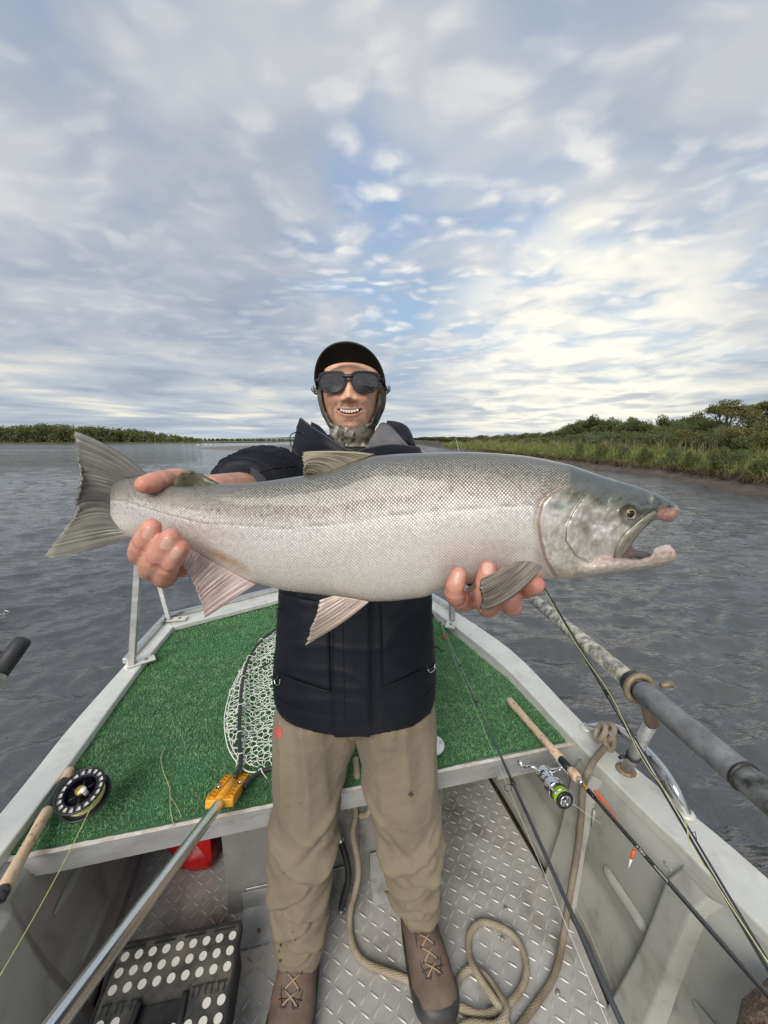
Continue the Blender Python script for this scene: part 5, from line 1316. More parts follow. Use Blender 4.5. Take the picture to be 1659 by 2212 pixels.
out += 0.0022 * np.exp(-((U - 1395) / 40) ** 2 - ((Vv - (1100 - (U - 1395) * .1)) / 6) ** 2)
Yo = Yo - out * np.sign(sy)[None, :] * np.abs(sy)[None, :] ** .5
Pf = px2w(U, Vv, Yo)
# the tail end twists slightly, keep far side simple
idx = np.arange(NU * NTH).reshape(NU, NTH); nx = np.roll(idx, -1, 1)
Ff = np.stack([idx[:-1], nx[:-1], nx[1:], idx[1:]], -1).reshape(-1, 4)[:, ::-1]
# pigment
h = (Vv - T[:, None]) / (B - T)[:, None]
hh_ = np.clip(h + 0.02 * nzv, 0, 1)
stops = [0, .06, .16, .25, .335, .41, .47, .60, .80, .92, 1]
cs = np.array([(.105, .108, .098), (.125, .126, .112), (.18, .17, .145), (.285, .255, .215), (.43, .395, .355), (.68, .645, .61), (.80, .765, .73), (.82, .785, .75), (.85, .81, .76), (.88, .84, .77), (.88, .82, .74)])
C = np.stack([np.interp(hh_, stops, cs[:, k]) for k in range(3)], -1)
lat = np.interp(U, [238, 270, 349, 436, 518, 618, 718, 818, 918, 985, 1160, 1200], [1078, 1082, 1108, 1130, 1134, 1141, 1131, 1116, 1104, 1099, 1090, 1088])
lb = np.exp(-((Vv - lat) / 1.7) ** 2) * (U < 1160); C *= (1 - .42 * lb)[..., None]
band = np.exp(-((Vv - lat - 18) / 16) ** 2) * (1 - sst(U, 560, 760)); C = C * (1 - .10 * band[..., None]) + np.array([.02, .0, .02]) * band[..., None]
def lerpC(C, m_, c): m_ = np.clip(m_, 0, 1)[..., None]; return C * (1 - m_) + np.array(c) * m_
pat = np.exp(-(((U - 489 + (Vv - 1205) * .0) * .78 + (Vv - 1208) * -.35) / 26) ** 2 - (((Vv - 1208) * .9 - (U - 489) * .42) / 10) ** 2)
C = lerpC(C, pat * (1.0 + .5 * nzv), (.60, .34, .17))
C = lerpC(C, np.exp(-((U - 300) / 24) ** 2 - ((Vv - 1143) / 10) ** 2) * .55, (.66, .50, .34))
# small dark spots along the back
spot_ = np.zeros_like(U); rs = np.random.default_rng(5)
for _ in range(260):
    su = rs.uniform(420, 1180); tvs = np.interp(su, us, T); bvs = np.interp(su, us, B); sv_ = tvs + (bvs - tvs) * rs.uniform(.05, .33) ** 1.0
    r_ = rs.uniform(1.5, 3.6); i0, i1 = np.searchsorted(us, su - 8), np.searchsorted(us, su + 8)
    spot_[i0:i1] = np.maximum(spot_[i0:i1], np.exp(-((U[i0:i1] - su) ** 2 + (Vv[i0:i1] - sv_) ** 2) / r_ ** 2) * rs.uniform(.4, .9))
C = lerpC(C, spot_ * near, (.05, .055, .065))
# head
hm = sst(dd, -4, 4) * np.where(Vv < 1046, sst(U, 1150, 1235), 1)
hm = np.maximum(hm, sst(U, 1215, 1250))
hv = (Vv - T[:, None]) / 210.0
Hc = np.stack([np.interp(hv + .06 * nzv, [0, .12, .26, .34, .45, .7, .9, 1.05, 1.2], c) for c in
    ([.065, .085, .13, .40, .70, .76, .78, .78, .78], [.078, .098, .14, .375, .65, .70, .72, .72, .71], [.080, .092, .115, .31, .61, .66, .67, .64, .60])], -1)
Hc *= (1 + .55 * np.clip(nzf, -1, 1) * sst(hv, .2, .35) * .5)[..., None]
olive = np.exp(-((U - 1262) / 20) ** 2 - ((Vv - 1145) / 32) ** 2) * .7 + np.exp(-((U - 1235) / 30) ** 2 - ((Vv - 1070) / 13) ** 2) * .85 + np.exp(-((U - 1330) / 22) ** 2 - ((Vv - 1100) / 14) ** 2) * .5
Hc = lerpC(Hc, olive * (.62 + .9 * nzv), (.15, .145, .09))
Hc = lerpC(Hc, np.exp(-((U - 1215) / 24) ** 2 - ((Vv - 1092) / 10) ** 2) * .8, (.27, .34, .27))
Hc *= (1 + .13 * np.clip(nzv * 2, -1, 1) * sst(hv, .2, .35))[..., None]
Hc = lerpC(Hc, np.exp(-(dp / 2.0) ** 2) * .85 * sst(Vv, 1055, 1075) * (Vv < 1222), (.10, .09, .07))
Hc = lerpC(Hc, np.exp(-((U - 1220 - (1052 - Vv) * 1.2) / 9) ** 2 - ((Vv - 1052) / 4) ** 2) * .8, (.62, .50, .46))
Hc = lerpC(Hc, np.exp(-((re - 17) / 8) ** 2) * .85, (.045, .048, .042))
jl = np.interp(U, [1333, 1350, 1367, 1383, 1400, 1417, 1440], [1197, 1180, 1160, 1141, 1126, 1112, 1100])
Hc = lerpC(Hc, sst(Vv - jl, -4, 3) * (U > 1333) * .8, (.62, .46, .42))
Hc = lerpC(Hc, np.exp(-((Vv - jl + 9) / 5) ** 2) * (U > 1345) * (U < 1440) * .75, (.13, .13, .10))
hook = sst(U, 1418, 1426) * sst(Vv, 1094, 1104) ; Hc = lerpC(Hc, hook * .9, (.66, .34, .29))
Hc = lerpC(Hc, sst(U, 1452, 1466) * .8, (.42, .38, .26)); Hc = lerpC(Hc, np.exp(-((U - 1446) / 4) ** 2 - ((Vv - 1092) / 5) ** 2) * .9, (.03, .03, .025))
Hc = lerpC(Hc, np.exp(-(((U - 1407) / 4) ** 2 + ((Vv - 1077) / 7) ** 2)) * .8, (.45, .44, .38))
Hc = lerpC(Hc, sst(Vv, 1215, 1240) * .55, (.68, .60, .46))
C = C * (1 - hm[..., None]) + Hc * hm[..., None]
edge_ = np.exp(-((dd + 4) / 4.0) ** 2) * fade; C = lerpC(C, edge_ * .75, (.33, .215, .13))
pinkg = np.exp(-((dd + 16) / 10) ** 2) * sst(Vv, 1160, 1200) ; C = lerpC(C, pinkg * .6, (.50, .38, .36))
mask = np.zeros((NU, NTH, 3)); mask[..., 0] = (1 - hm) * (1 - .9 * pinkg) * (1 - .8 * edge_) * sst(h, .015, .07); mask[..., 1] = hm
arc = np.zeros((NU, NTH)); dP = np.linalg.norm(np.diff(np.concatenate([Pf, Pf[:, :1]], 1), axis=1), axis=2); arc[:, 1:] = np.cumsum(dP, 1)[:, :-1]
half_ = arc[:, NTH // 2][:, None]; arc_ = np.where(arc > half_, 2 * half_ - arc, arc)
lati = np.interp(lat, [0, 1], [0, 1])
# scale rows run parallel to the lateral line: measure from it, with rows converging a little towards the tail
hgt = (B - T)[:, None]; widthscale = np.interp(us, [238, 400, 700, 1100], [.72, .85, 1.0, 1.02])[:, None]
arcU = np.cumsum(np.concatenate([[0], np.diff(us) * (FY / FPX) / np.interp(us[1:], [238, 400, 700, 1100], [.72, .85, 1.0, 1.02])]))
latarc = np.array([np.interp(l, Vv[i, :NTH // 2], arc[i, :NTH // 2]) for i, l in enumerate(lat[:, 0])])[:, None]
UVf = np.stack([np.repeat(arcU[:, None], NTH, 1), (arc_ - latarc) / widthscale], -1)

m_fish = bpy.data.materials.new('salmon_skin'); m_fish.use_nodes = True; n = NT(m_fish.node_tree); bs = n.n['Principled BSDF']
cc_ = n.node('ShaderNodeAttribute', attribute_name='tint').outputs['Color']; mk = n.sep(n.node('ShaderNodeAttribute', attribute_name='mask').outputs['Vector'])
uv = n.node('ShaderNodeUVMap', uv_map='map').outputs[0]; a, b, _ = n.sep(uv)[:3]
tco = n.node('ShaderNodeTexCoord').outputs['Object']
wb = n.m('MULTIPLY', n.m('SUBTRACT', n.noise(tco, 40, 3), .5), .0009)
a = n.m('ADD', a, wb); SC = 1 / .0029
pa = n.m('MULTIPLY', a, SC); pb = n.m('MULTIPLY', b, SC * 1.02)
q1 = n.comb(n.m('ADD', pa, pb), n.m('SUBTRACT', pa, pb))
vn = n.node('ShaderNodeTexVoronoi', feature='F1'); n.put(vn.inputs['Vector'], q1); vn.inputs['Scale'].default_value = .72; vn.inputs['Randomness'].default_value = .10
d = vn.outputs['Distance']; loc = n.vm('SUBTRACT', n.vm('SCALE', q1, scale=.72), vn.outputs['Position'] if False else n.vm('SCALE', vn.outputs['Position'], scale=.72))
lx, ly, _ = n.sep(loc)[:3]; along_ = n.m('ADD', lx, ly)
cellr = n.sep(vn.outputs['Color'])[0]; cellg = n.sep(vn.outputs['Color'])[1]
sm_ = mk[0]
edge = n.ss(d, .40, .64)
hgt_ = n.m('ADD', n.m('MULTIPLY', n.m('SUBTRACT', 1.0, n.m('POWER', n.m('MULTIPLY', d, 1.35), 2.0)), .65), n.m('MULTIPLY', along_, -.40))
dark = n.m('MULTIPLY', edge, n.m('MULTIPLY', sm_, n.ss(b, .035, -.045, .26, .78)))
c = n.mix(dark, cc_, n.mix(1.0, cc_, (.36, .34, .32), 'MULTIPLY'))
br = n.m('MULTIPLY', n.ss(d, .36, .05), n.m('MULTIPLY', sm_, n.ss(b, .050, -.03, .34, .60)))
c = n.mix(br, c, n.mix(.70, c, (.90, .86, .80)))
vary = n.m('MULTIPLY', n.m('SUBTRACT', cellr, .5), n.m('MULTIPLY', sm_, n.ss(b, .04, -.03, .12, .36)))
c = n.vm('SCALE', c, scale=n.m('ADD', 1.0, vary))
c = n.mix(n.m('MULTIPLY', n.ss(cellg, .7, 1.0), n.m('MULTIPLY', sm_, .22)), c, n.mix(1.0, c, (1.0, .80, .62), 'MULTIPLY'))
mot = n.noise(tco, 75, 5, .6, .6)
c = n.mix(n.m('MULTIPLY', n.m('MULTIPLY', mk[1], n.ss(mot, .45, .65)), .45), c, n.mix(1.0, c, (.55, .55, .48), 'MULTIPLY'))
n.put(bs.inputs['Base Color'], c)
n.put(bs.inputs['Metallic'], n.m('MULTIPLY', n.ss(n.vm('LENGTH', cc_), .15, .8, .05, .36), 1.0))
n.put(bs.inputs['Roughness'], n.m('ADD', n.m('MULTIPLY', cellr, n.m('MULTIPLY', sm_, .14)), n.ss(mot, .3, .7, .20, .34)))
bs.inputs['Coat Weight'].default_value = .38; bs.inputs['Coat Roughness'].default_value = .10
nb = n.bump(hgt_, .85, .0011); 
bn1 = n.node('ShaderNodeBump'); n.put(bn1.inputs['Height'], n.m('MULTIPLY', hgt_, sm_)); bn1.inputs['Strength'].default_value = .6; bn1.inputs['Distance'].default_value = .0011
n.put(bs.inputs['Normal'], n.bump(n.m('MULTIPLY', mot, n.m('ADD', .15, n.m('MULTIPLY', mk[1], .85))), .5, .0014, bn1.outputs[0]))
body = obj('body', Pf.reshape(-1, 3), Ff, m_fish, fish, True)
vcol(body, C.reshape(-1, 3)); vcol(body, mask.reshape(-1, 3), 'mask'); uvset(body, UVf.reshape(-1, 2))

# lower jaw ----------------------------------------------------------
m_flesh = mat('fish_flesh', (.6, .5, .42), .32, .05, (.72, .66, .62), 60, .6, .3, 220, .0008, attr='tint', coat=.4, sss=0.0)
jt = [(1225, 1205), (1280, 1204), (1320, 1202), (1345, 1200), (1380, 1203), (1402, 1196), (1413, 1180), (1428, 1175), (1447, 1177), (1458, 1188), (1463, 1200)]
jb = [(1225, 1230), (1240, 1246), (1262, 1250), (1300, 1246), (1367, 1236), (1417, 1227), (1445, 1219), (1457, 1212), (1463, 1202)]
ju = np.linspace(1225, 1463, 120); JT = np.interp(ju, *zip(*jt)); JB = np.interp(ju, *zip(*jb)); JW = np.interp(ju, [1225, 1232, 1262, 1310, 1380, 1440, 1458, 1463], [.002, .020, .033, .034, .023, .016, .011, .002])
NJ = 48; tj = np.linspace(0, 2 * np.pi, NJ, endpoint=False)
UU = np.repeat(ju[:, None], NJ, 1); VV = (JT + JB)[:, None] / 2 - (JB - JT)[:, None] / 2 * np.cos(tj); YY_ = -JW[:, None] * np.sin(tj)
trough = np.exp(-((np.cos(tj)[None, :] - 1) / .35) ** 2) * ((UU > 1330) & (UU < 1440)) * np.clip((UU - 1330) / 25, 0, 1) * np.clip((1440 - UU) / 15, 0, 1)
VV = VV + trough * 4
jn = np.array([noise.fractal((u * .08, v * .12, 3), 1, 2, 3) for u, v in zip(UU.ravel(), VV.ravel())]).reshape(UU.shape)
YY_ = YY_ - .0012 * jn * np.sign(np.sin(tj)); Pj = px2w(UU, VV, YY_)
idx = np.arange(Pj.shape[0] * NJ).reshape(-1, NJ); nx = np.roll(idx, -1, 1); Fj = np.stack([idx[:-1], nx[:-1], nx[1:], idx[1:]], -1).reshape(-1, 4)[:, ::-1]
rel = (VV - JT[:, None]) / (JB - JT)[:, None]
CJ = np.stack([np.interp(rel + .12 * jn, [0, .25, .45, .7, 1], c) for c in ([.52, .56, .46, .58, .62], [.42, .47, .40, .52, .54], [.38, .43, .35, .44, .44])], -1)
CJ = CJ * (1 - .22 * np.clip(jn[..., None] * 1.5, -1, 1)); CJ = lerpC(CJ, sst(UU, 1405, 1440) * .6 * (1 - rel * .4), (.66, .48, .43)); CJ = lerpC(CJ, np.exp(-((rel - .38) / .10) ** 2) * .45 * (UU > 1340), (.22, .17, .15)); CJ = lerpC(CJ, sst(rel, .55, .9) * .5, (.62, .57, .49)); CJ = lerpC(CJ, (1 - sst(UU, 1240, 1330)) * .6, (.66, .62, .55))
jaw = obj('lower_jaw', Pj.reshape(-1, 3), Fj, m_flesh, fish, True); vcol(jaw, CJ.reshape(-1, 3))
mb = MB(); mb.tube(cr([fpt(1335, 1205, -.004), fpt(1362, 1196, -.004), fpt(1392, 1199, -.004), fpt(1404, 1200, -.003)], 5), [.006] * 6 + [.005] * 6 + [.003] * 4, 12, flat=1.0)
mb.build('tongue', mat('dark_tongue', (.09, .08, .085), .4), fish)
mb = MB(); mb.tube([fpt(1320, 1195, .004), fpt(1352, 1185, .004), fpt(1362, 1190, .004)], [.02, .012, .004], 14); mb.build('throat', mat('throat_dark', (.16, .09, .08), .5), fish)
# jaw bone (maxilla)
def plate(name, pts_top, pts_bot, yoff, m_, parent, thick=.002, cols=None, nn=30, bulge=.003):
    A = cr(pts_top, 8); B_ = cr(pts_bot, 8); A = [A[int(i)] for i in np.linspace(0, len(A) - 1, nn)]; B_ = [B_[int(i)] for i in np.linspace(0, len(B_) - 1, nn)]
    V = []; M = 7
    for i, (a_, b_) in enumerate(zip(A, B_)):
        for k in range(M):
            t = k / (M - 1); u_, v_ = a_[0] * (1 - t) + b_[0] * t, a_[1] * (1 - t) + b_[1] * t
            ye = yoff(u_, v_) if callable(yoff) else yoff
            V.append(fpt(u_, v_, ye - bulge * math.sin(math.pi * t) * math.sin(math.pi * (i + .5) / nn) ** .5))
    F_ = [(i * M + k, (i + 1) * M + k, (i + 1) * M + k + 1, i * M + k + 1) for i in range(nn - 1) for k in range(M - 1)]
    o_ = obj(name, V, F_, m_, parent, True); md = o_.modifiers.new('t', 'SOLIDIFY'); md.thickness = thick; md.offset = 0; return o_
def surfy(u_, v_):
    i = int(np.clip(np.searchsorted(us, u_), 0, NU - 1)); j = int(np.argmin(np.abs(Vv[i, :NTH // 2] - v_))); return float(Yo[i, j])
m_max = mat('jaw_bone', (.40, .39, .31), .34, .25, (.17, .17, .12), 40, .9, .3, 160, .0008, coat=.3)
plate('upper_jaw_bone', [(1412, 1104), (1392, 1116), (1370, 1134), (1347, 1156), (1332, 1182), (1327, 1203)], [(1418, 1112), (1402, 1128), (1383, 1146), (1368, 1166), (1352, 1188), (1336, 1209)], lambda u_, v_: min(surfy(u_, min(v_, np.interp(u_, us, B) - 8)), -.014) - .0015, m_max, fish, .003, bulge=.0035)
# eye
ye = surfy(1359, 1110); eyc = ony(1359, 1110, FY + ye)
mb = MB(); mb.ball(V3(eyc.x, FY + ye + .0035, eyc.z), .0075, 24, 16, (1, .8, 1)); eye = mb.build('eye', mat('eye_dark', (.055, .05, .045), .08, coat=1.0), fish)
mb = MB(); ring = [V3(eyc.x, FY + ye - .0026, eyc.z) + V3(math.cos(a) * .0050, 0, math.sin(a) * .0050) for a in np.linspace(0, 6.283, 28, endpoint=False)]; mb.tube(ring, .0012, 8, closed=True, flat=1)
mb.build('iris', mat('eye_gold', (.30, .26, .15), .25, .3, (.3, .24, .12), 300, .8), eye)
mb = MB(); mb.ball(V3(eyc.x, FY + ye - .0018, eyc.z), .0040, 18, 12, (1, .45, 1)); mb.build('pupil', mat('pupil', (.004, .004, .004), .05, coat=1.0), eye)
mb = MB(); ring = [V3(eyc.x, FY + ye - .0008, eyc.z) + V3(math.cos(a) * .0080, .0, math.sin(a) * .0076) for a in np.linspace(0, 6.283, 32, endpoint=False)]; mb.tube(ring, .0011, 8, closed=True); mb.build('eyelid', mat('lid_grey', (.12, .12, .11), .35), eye)

# fins -----------------------------------------------------------------
m_fin = mat('fin_membrane', (.3, .29, .25), .38, .1, (.6, .6, .58), 30, .5, .4, 160, .0008, attr='tint', trans=.22, coat=.25)
def res(pts, k):
    C_ = np.array(cr(pts, 10)); L = np.concatenate([[0], np.cumsum(np.linalg.norm(np.diff(C_, axis=0), axis=1))]); s = np.linspace(0, L[-1], k)
    return np.stack([np.interp(s, L, C_[:, i]) for i in range(C_.shape[1])], -1)
def fin(name, root, mid_, tip, y0, y1, rays, colf, NC=150, NR=40, amp=.00045, ragged_=3.0, thick=.0016):
    r_, m_, t_ = res(root, NC), res(mid_, NC), res(tip, NC); V = []; UVc = []; rs = np.random.default_rng(abs(hash(name)) % 1000 if False else len(name) * 7)
    rag = np.interp(np.arange(NC), np.linspace(0, NC - 1, rays * 2), rs.uniform(0, 1, rays * 2))
    rag = rag + .8 * (np.abs(np.sin(np.arange(NC) / NC * rays * math.pi)) ** .5 - .5)
    for j in range(NR):
        s = j / (NR - 1)
        for i in range(NC):
            q = (1 - s) ** 2 * r_[i] + 2 * s * (1 - s) * (2 * m_[i] - .5 * r_[i] - .5 * t_[i]) + s * s * t_[i]
            if s > .8: q = q - (t_[i] - r_[i]) / (np.linalg.norm(t_[i] - r_[i]) + 1e-6) * rag[i] * ragged_ * ((s - .8) / .2) ** 2
            f = i / (NC - 1); rip = math.sin((f + .012 * math.sin(f * 37)) * rays * 2 * math.pi) * (.6 + .4 * math.sin(f * 23))
            yy_ = y0 * (1 - s) + y1 * s + amp * rip * min(s * 4, 1) + .004 * math.sin(f * 5 + s * 2) * s
            V.append(fpt(q[0], q[1], yy_)); UVc.append(colf(f, s, rip, q))
    F_ = [(j * NC + i, j * NC + i + 1, (j + 1) * NC + i + 1, (j + 1) * NC + i) for j in range(NR - 1) for i in range(NC - 1)]
    o_ = obj(name, V, np.array(F_), m_fin, fish, True); vcol(o_, np.array(UVc))
    md = o_.modifiers.new('t', 'SOLIDIFY'); md.thickness = thick; md.offset = 0; return o_
def streak(base, dark, k, seed):
    base = np.array(base); dark = np.array(dark)
    def f_(f, s, rip, q):
        nn_ = .5 + .5 * noise.noise((f * k, s * 1.4, seed)); n2 = .5 + .5 * noise.noise((f * k * 4, s * 3, seed + 3)); n4 = noise.noise((f * k * 11, s * 1.2, seed + 7)); m_ = min(max(nn_ * .9 + .45 * (n2 - .5) + .10 * rip + .45 * n4 - .10, 0), 1)
        return base * (1 - m_) + dark * m_
    return f_
def tailc(f, s, rip, q):
    c_ = streak((.29, .28, .25), (.075, .075, .07), 16, 1.0)(f, s, rip, q)
    e = np.exp(-((f - .5) / .13) ** 2) * (1 - s * .4); c_ = c_ * (1 - .55 * e)
    if s > .93: c_ = c_ * .6 + np.array((.20, .195, .17)) * .7
    return c_ * (1 + .9 * max(0, s - .35) * (f > .55)) + np.array((.05, .045, .03)) * (f > .6) * s
fin('tail_fin', [(318, 1027), (285, 1030), (262, 1040), (250, 1065), (246, 1095), (250, 1120), (264, 1144), (292, 1160)],
    [(246, 972), (222, 992), (206, 1022), (200, 1060), (198, 1095), (202, 1125), (205, 1152), (200, 1186)],
    [(160, 931), (158, 945), (165, 992), (171, 1024), (170, 1052), (161, 1085), (163, 1106), (139, 1141), (110, 1179), (97, 1199), (105, 1207)], .0, -.012, 22, tailc, NC=190, NR=44, amp=.00022, ragged_=6, thick=.003)
fin('dorsal_fin', [(810, 981), (770, 996), (718, 1016), (666, 1028)], [(735, 976), (700, 985), (680, 1003), (662, 1028)], [(655, 976), (650, 984), (655, 1003), (654, 1028)], .0, -.010, 13, streak((.56, .50, .35), (.15, .125, .10), 9, 2.0), ragged_=6)
fin('adipose_fin', [(476, 1048), (440, 1050), (405, 1051), (378, 1051)], [(450, 1036), (425, 1036), (402, 1038), (380, 1043)], [(432, 1025), (412, 1018), (394, 1020), (381, 1040)], -.002, -.006, 5, lambda f, s, rip, q: np.array((.26, .25, .17)) * (1 - .75 * math.exp(-((q[0] - 398) / 4) ** 2 - ((q[1] - 1031) / 4) ** 2)) * (.75 + .5 * noise.noise((q[0] * .1, q[1] * .1, 0))), NC=60, NR=24, ragged_=0, thick=.005)
fin('anal_fin', [(553, 1262), (515, 1243), (460, 1213), (402, 1182)], [(497, 1298), (470, 1274), (436, 1240), (396, 1200)], [(441, 1336), (432, 1300), (416, 1262), (388, 1217)], -.004, -.016, 15, streak((.80, .66, .60), (.46, .32, .32), 7, 3.0), ragged_=4, thick=.0025)
fin('pelvic_fin', [(796, 1300), (770, 1294), (745, 1290), (722, 1288)], [(735, 1348), (722, 1330), (708, 1312), (703, 1293)], [(659, 1393), (668, 1362), (683, 1330), (689, 1298)], -.022, -.030, 9, streak((.82, .69, .58), (.36, .26, .21), 6, 4.0), ragged_=7, thick=.0025)
fin('pectoral_fin', [(1171, 1226), (1158, 1217), (1138, 1213), (1114, 1216)], [(1106, 1288), (1094, 1262), (1086, 1244), (1078, 1233)], [(1034, 1320), (1041, 1295), (1036, 1272), (1037, 1254)], -.056, -.088, 13, streak((.44, .38, .32), (.035, .030, .028), 9, 5.0), ragged_=5, thick=.0025, amp=.0009)
# ================================================================ MAN
man = thing('person', (-.08, .98, 0), 'smiling man in sunglasses, dark cap, navy jacket and tan waders holding the salmon', 'person')
def evaluate(o_):
    dg = bpy.context.evaluated_depsgraph_get(); ev = o_.evaluated_get(dg); me = bpy.data.meshes.new_from_object(ev); return me
def remeshed(name, mb, vox, smooth_it, material, parent):
    t_ = obj('tmp', [tuple(v) for v in mb.v], mb.f, None, None, True)
    md = t_.modifiers.new('r', 'REMESH'); md.mode = 'VOXEL'; md.voxel_size = vox; md.use_smooth_shade = True
    if smooth_it: s_ = t_.modifiers.new('s', 'SMOOTH'); s_.iterations = smooth_it; s_.factor = .5
    me = evaluate(t_); bpy.data.objects.remove(t_)
    V = np.empty(len(me.vertices) * 3); me.vertices.foreach_get('co', V); V = V.reshape(-1, 3)
    N_ = np.empty(len(me.vertices) * 3); me.vertices.foreach_get('normal', N_); N_ = N_.reshape(-1, 3)
    F_ = np.empty(len(me.polygons) * 4, dtype=np.int32)
    assert len(me.loops) == len(me.polygons) * 4
    me.loops.foreach_get('vertex_index', F_); F_ = F_.reshape(-1, 4); bpy.data.meshes.remove(me)
    return V, N_, F_
def loft(mb, secs, n_=28, caps=True):
    """secs: (center, half width vector, half depth vector, squareness)"""
    secs = [tuple(np.concatenate([np.array(c), np.array(a), np.array(b), [q]])) for c, a, b, q in secs]
    S = cr(secs, 5); V = []
    for s in S:
        c, a, b, q = s[:3], s[3:6], s[6:9], s[9]
        for k in range(n_):
            t = 2 * math.pi * k / n_; ct, st = math.cos(t), math.sin(t)
            ct = math.copysign(abs(ct) ** q, ct); st = math.copysign(abs(st) ** q, st)
            V.append(Vector(c + a * ct + b * st))
    m_ = len(S); Fc = [(i * n_ + k, i * n_ + (k + 1) % n_, (i + 1) * n_ + (k + 1) % n_, (i + 1) * n_ + k) for i in range(m_ - 1) for k in range(n_)]
    if caps: Fc += [tuple(range(n_ - 1, -1, -1)), tuple(range((m_ - 1) * n_, m_ * n_))]
    mb.add(V, Fc)
def chain(mb, pts, rads, n_=16):
    P_ = cr([tuple(p) + (r_,) for p, r_ in zip(pts, rads)], 5)
    a = Vector(P_[0][:3]); b = Vector(P_[-1][:3]); mb.tube([p[:3] for p in P_], [p[3] for p in P_], n_, True)
    mb.ball(a, P_[0][3] * .98, 14, 10); mb.ball(b, P_[-1][3] * .98, 14, 10)
def pxp(u, v, y): return ony(u, v, y)

# ---- head: displaced ellipsoid, face towards the camera (-Y)
HC = Vector((-.0905, 1.128, 1.648)); TILT = math.radians(-3); HSX, HSZ = 1.13, 1.05
def head_r(D):
    """D: (n,3) unit directions -> local positions"""
    x, y, z = D[:, 0], D[:, 1], D[:, 2]
    P_ = np.stack([x * .0755, y * .098, z * .122], -1)
    lowz = np.clip(-P_[:, 2] / .122, 0, 1)
    P_[:, 0] *= 1 - .20 * lowz ** 1.9; 
    fr = np.clip(-y, 0, 1)
    P_[:, 1] = np.where(y < 0, P_[:, 1] * (1 - .08 * np.abs(P_[:, 0] / .075) ** 2), P_[:, 1])
    X_, Z_ = P_[:, 0], P_[:, 2]; f2 = fr ** .6
    def g(cx_, cz_, sx, sz): return np.exp(-((X_ - cx_) / sx) ** 2 - ((Z_ - cz_) / sz) ** 2)
    d = np.zeros(len(X_))
    lowflat = np.exp(-((Z_ + .085) / .035) ** 2); d += .012 * lowflat * np.exp(-(X_ / .035) ** 2)
    ridge = np.exp(-(X_ / .0105) ** 2) * np.interp(Z_, [-.040, -.034, -.026, -.005, .018, .030], [0, .55, 1.0, .70, .25, 0]); d += .0170 * ridge
    d += .0110 * g(0, -.0275, .0145, .0095) + .0095 * (g(-.0155, -.0300, .0062, .0070) + g(.0155, -.0300, .0062, .0070))
    d -= .0045 * (g(-.0075, -.0372, .0042, .0028) + g(.0075, -.0372, .0042, .0028))
    d += .006 * np.exp(-(np.abs(X_) - .028) ** 2 / .016 ** 2) * np.exp(-((Z_ - .030) / .010) ** 2)
    d -= .010 * (g(-.031, .013, .015, .010) + g(.031, .013, .015, .010))
    d += .0135 * (g(-.042, -.024, .018, .016) + g(.042, -.024, .018, .016))      # smiling cheeks
    nas = np.abs(X_) - np.interp(Z_, [-.075, -.055, -.030], [.045, .041, .022]); d -= .0046 * np.exp(-(nas / .0042) ** 2) * np.exp(-((Z_ + .050) / .018) ** 2)
    arcz = Z_ - (-.0565 + .0052 * (X_ / .030) ** 2 * np.clip(1, 0, 1))
    mw = np.clip(1 - (np.abs(X_) / .0345) ** 4, 0, 1)
    d += .0038 * np.exp(-((arcz - .0052) / .0032) ** 2) * mw                      # upper lip
    lz = Z_ - (-.0640 + .0125 * (X_ / .030) ** 2); d += .0026 * np.exp(-((lz + .0036) / .0040) ** 2) * mw      # lower lip
    oz = (Z_ - (-.0590 + .0085 * (X_ / .030) ** 2)); d -= .0130 * np.exp(-(oz / (.0036 * np.clip(1.12 - (np.abs(X_) / .034) ** 2, .15, 1))) ** 4) * np.clip(1 - (np.abs(X_) / .0300) ** 6, 0, 1)
    d += .0085 * g(0, -.101, .021, .014) - .0035 * g(0, -.082, .022, .006)
    P_[:, 1] -= d * f2
    P_[:, 0] *= HSX; P_[:, 2] = .010 + (P_[:, 2] - .010) * HSZ
    c_, s_ = math.cos(TILT), math.sin(TILT)
    return np.stack([P_[:, 0], P_[:, 1] * c_ - P_[:, 2] * s_, P_[:, 1] * s_ + P_[:, 2] * c_], -1)
def sphere_grid(nu, nv, conc=True):
    D = []
    for j in range(nv + 1):
        t = math.pi * j / nv
        for i in range(nu):
            p = 2 * math.pi * i / nu - math.pi; p = p - .55 * math.sin(p) if conc else p      # more columns on the face
            D.append((math.sin(t) * math.sin(p), -math.sin(t) * math.cos(p), math.cos(t)))
    return np.array(D), [(j * nu + i, (j + 1) * nu + i, (j + 1) * nu + (i + 1) % nu, j * nu + (i + 1) % nu) for j in range(nv) for i in range(nu)]
D, Fh = sphere_grid(200, 170); Ph = head_r(D) + np.array(HC)
mb = MB(); mb.add([Vector(p) for p in Ph], Fh)
chain(mb, [HC + V3(0, .02, -.05), HC + V3(0, .03, -.13), HC + V3(0, .02, -.22)], [.058, .056, .075])
for sx in (-1, 1): mb.ball(HC + V3(sx * .077, .012, -.004), .030, 14, 12, (.35, .6, 1.05))
# slim trunk and legs hidden by the clothes
chain(mb, [V3(-.085, 1.12, 1.40), V3(-.085, 1.10, 1.15), V3(-.085, 1.03, .85)], [.065, .060, .060], 18)
chain(mb, [V3(-.15, 1.02, .80), V3(-.215, .93, .47), V3(-.236, .88, .10)], [.045, .026, .022]); chain(mb, [V3(-.02, 1.02, .80), V3(.06, .94, .47), V3(.100, .93, .10)], [.045, .026, .022])
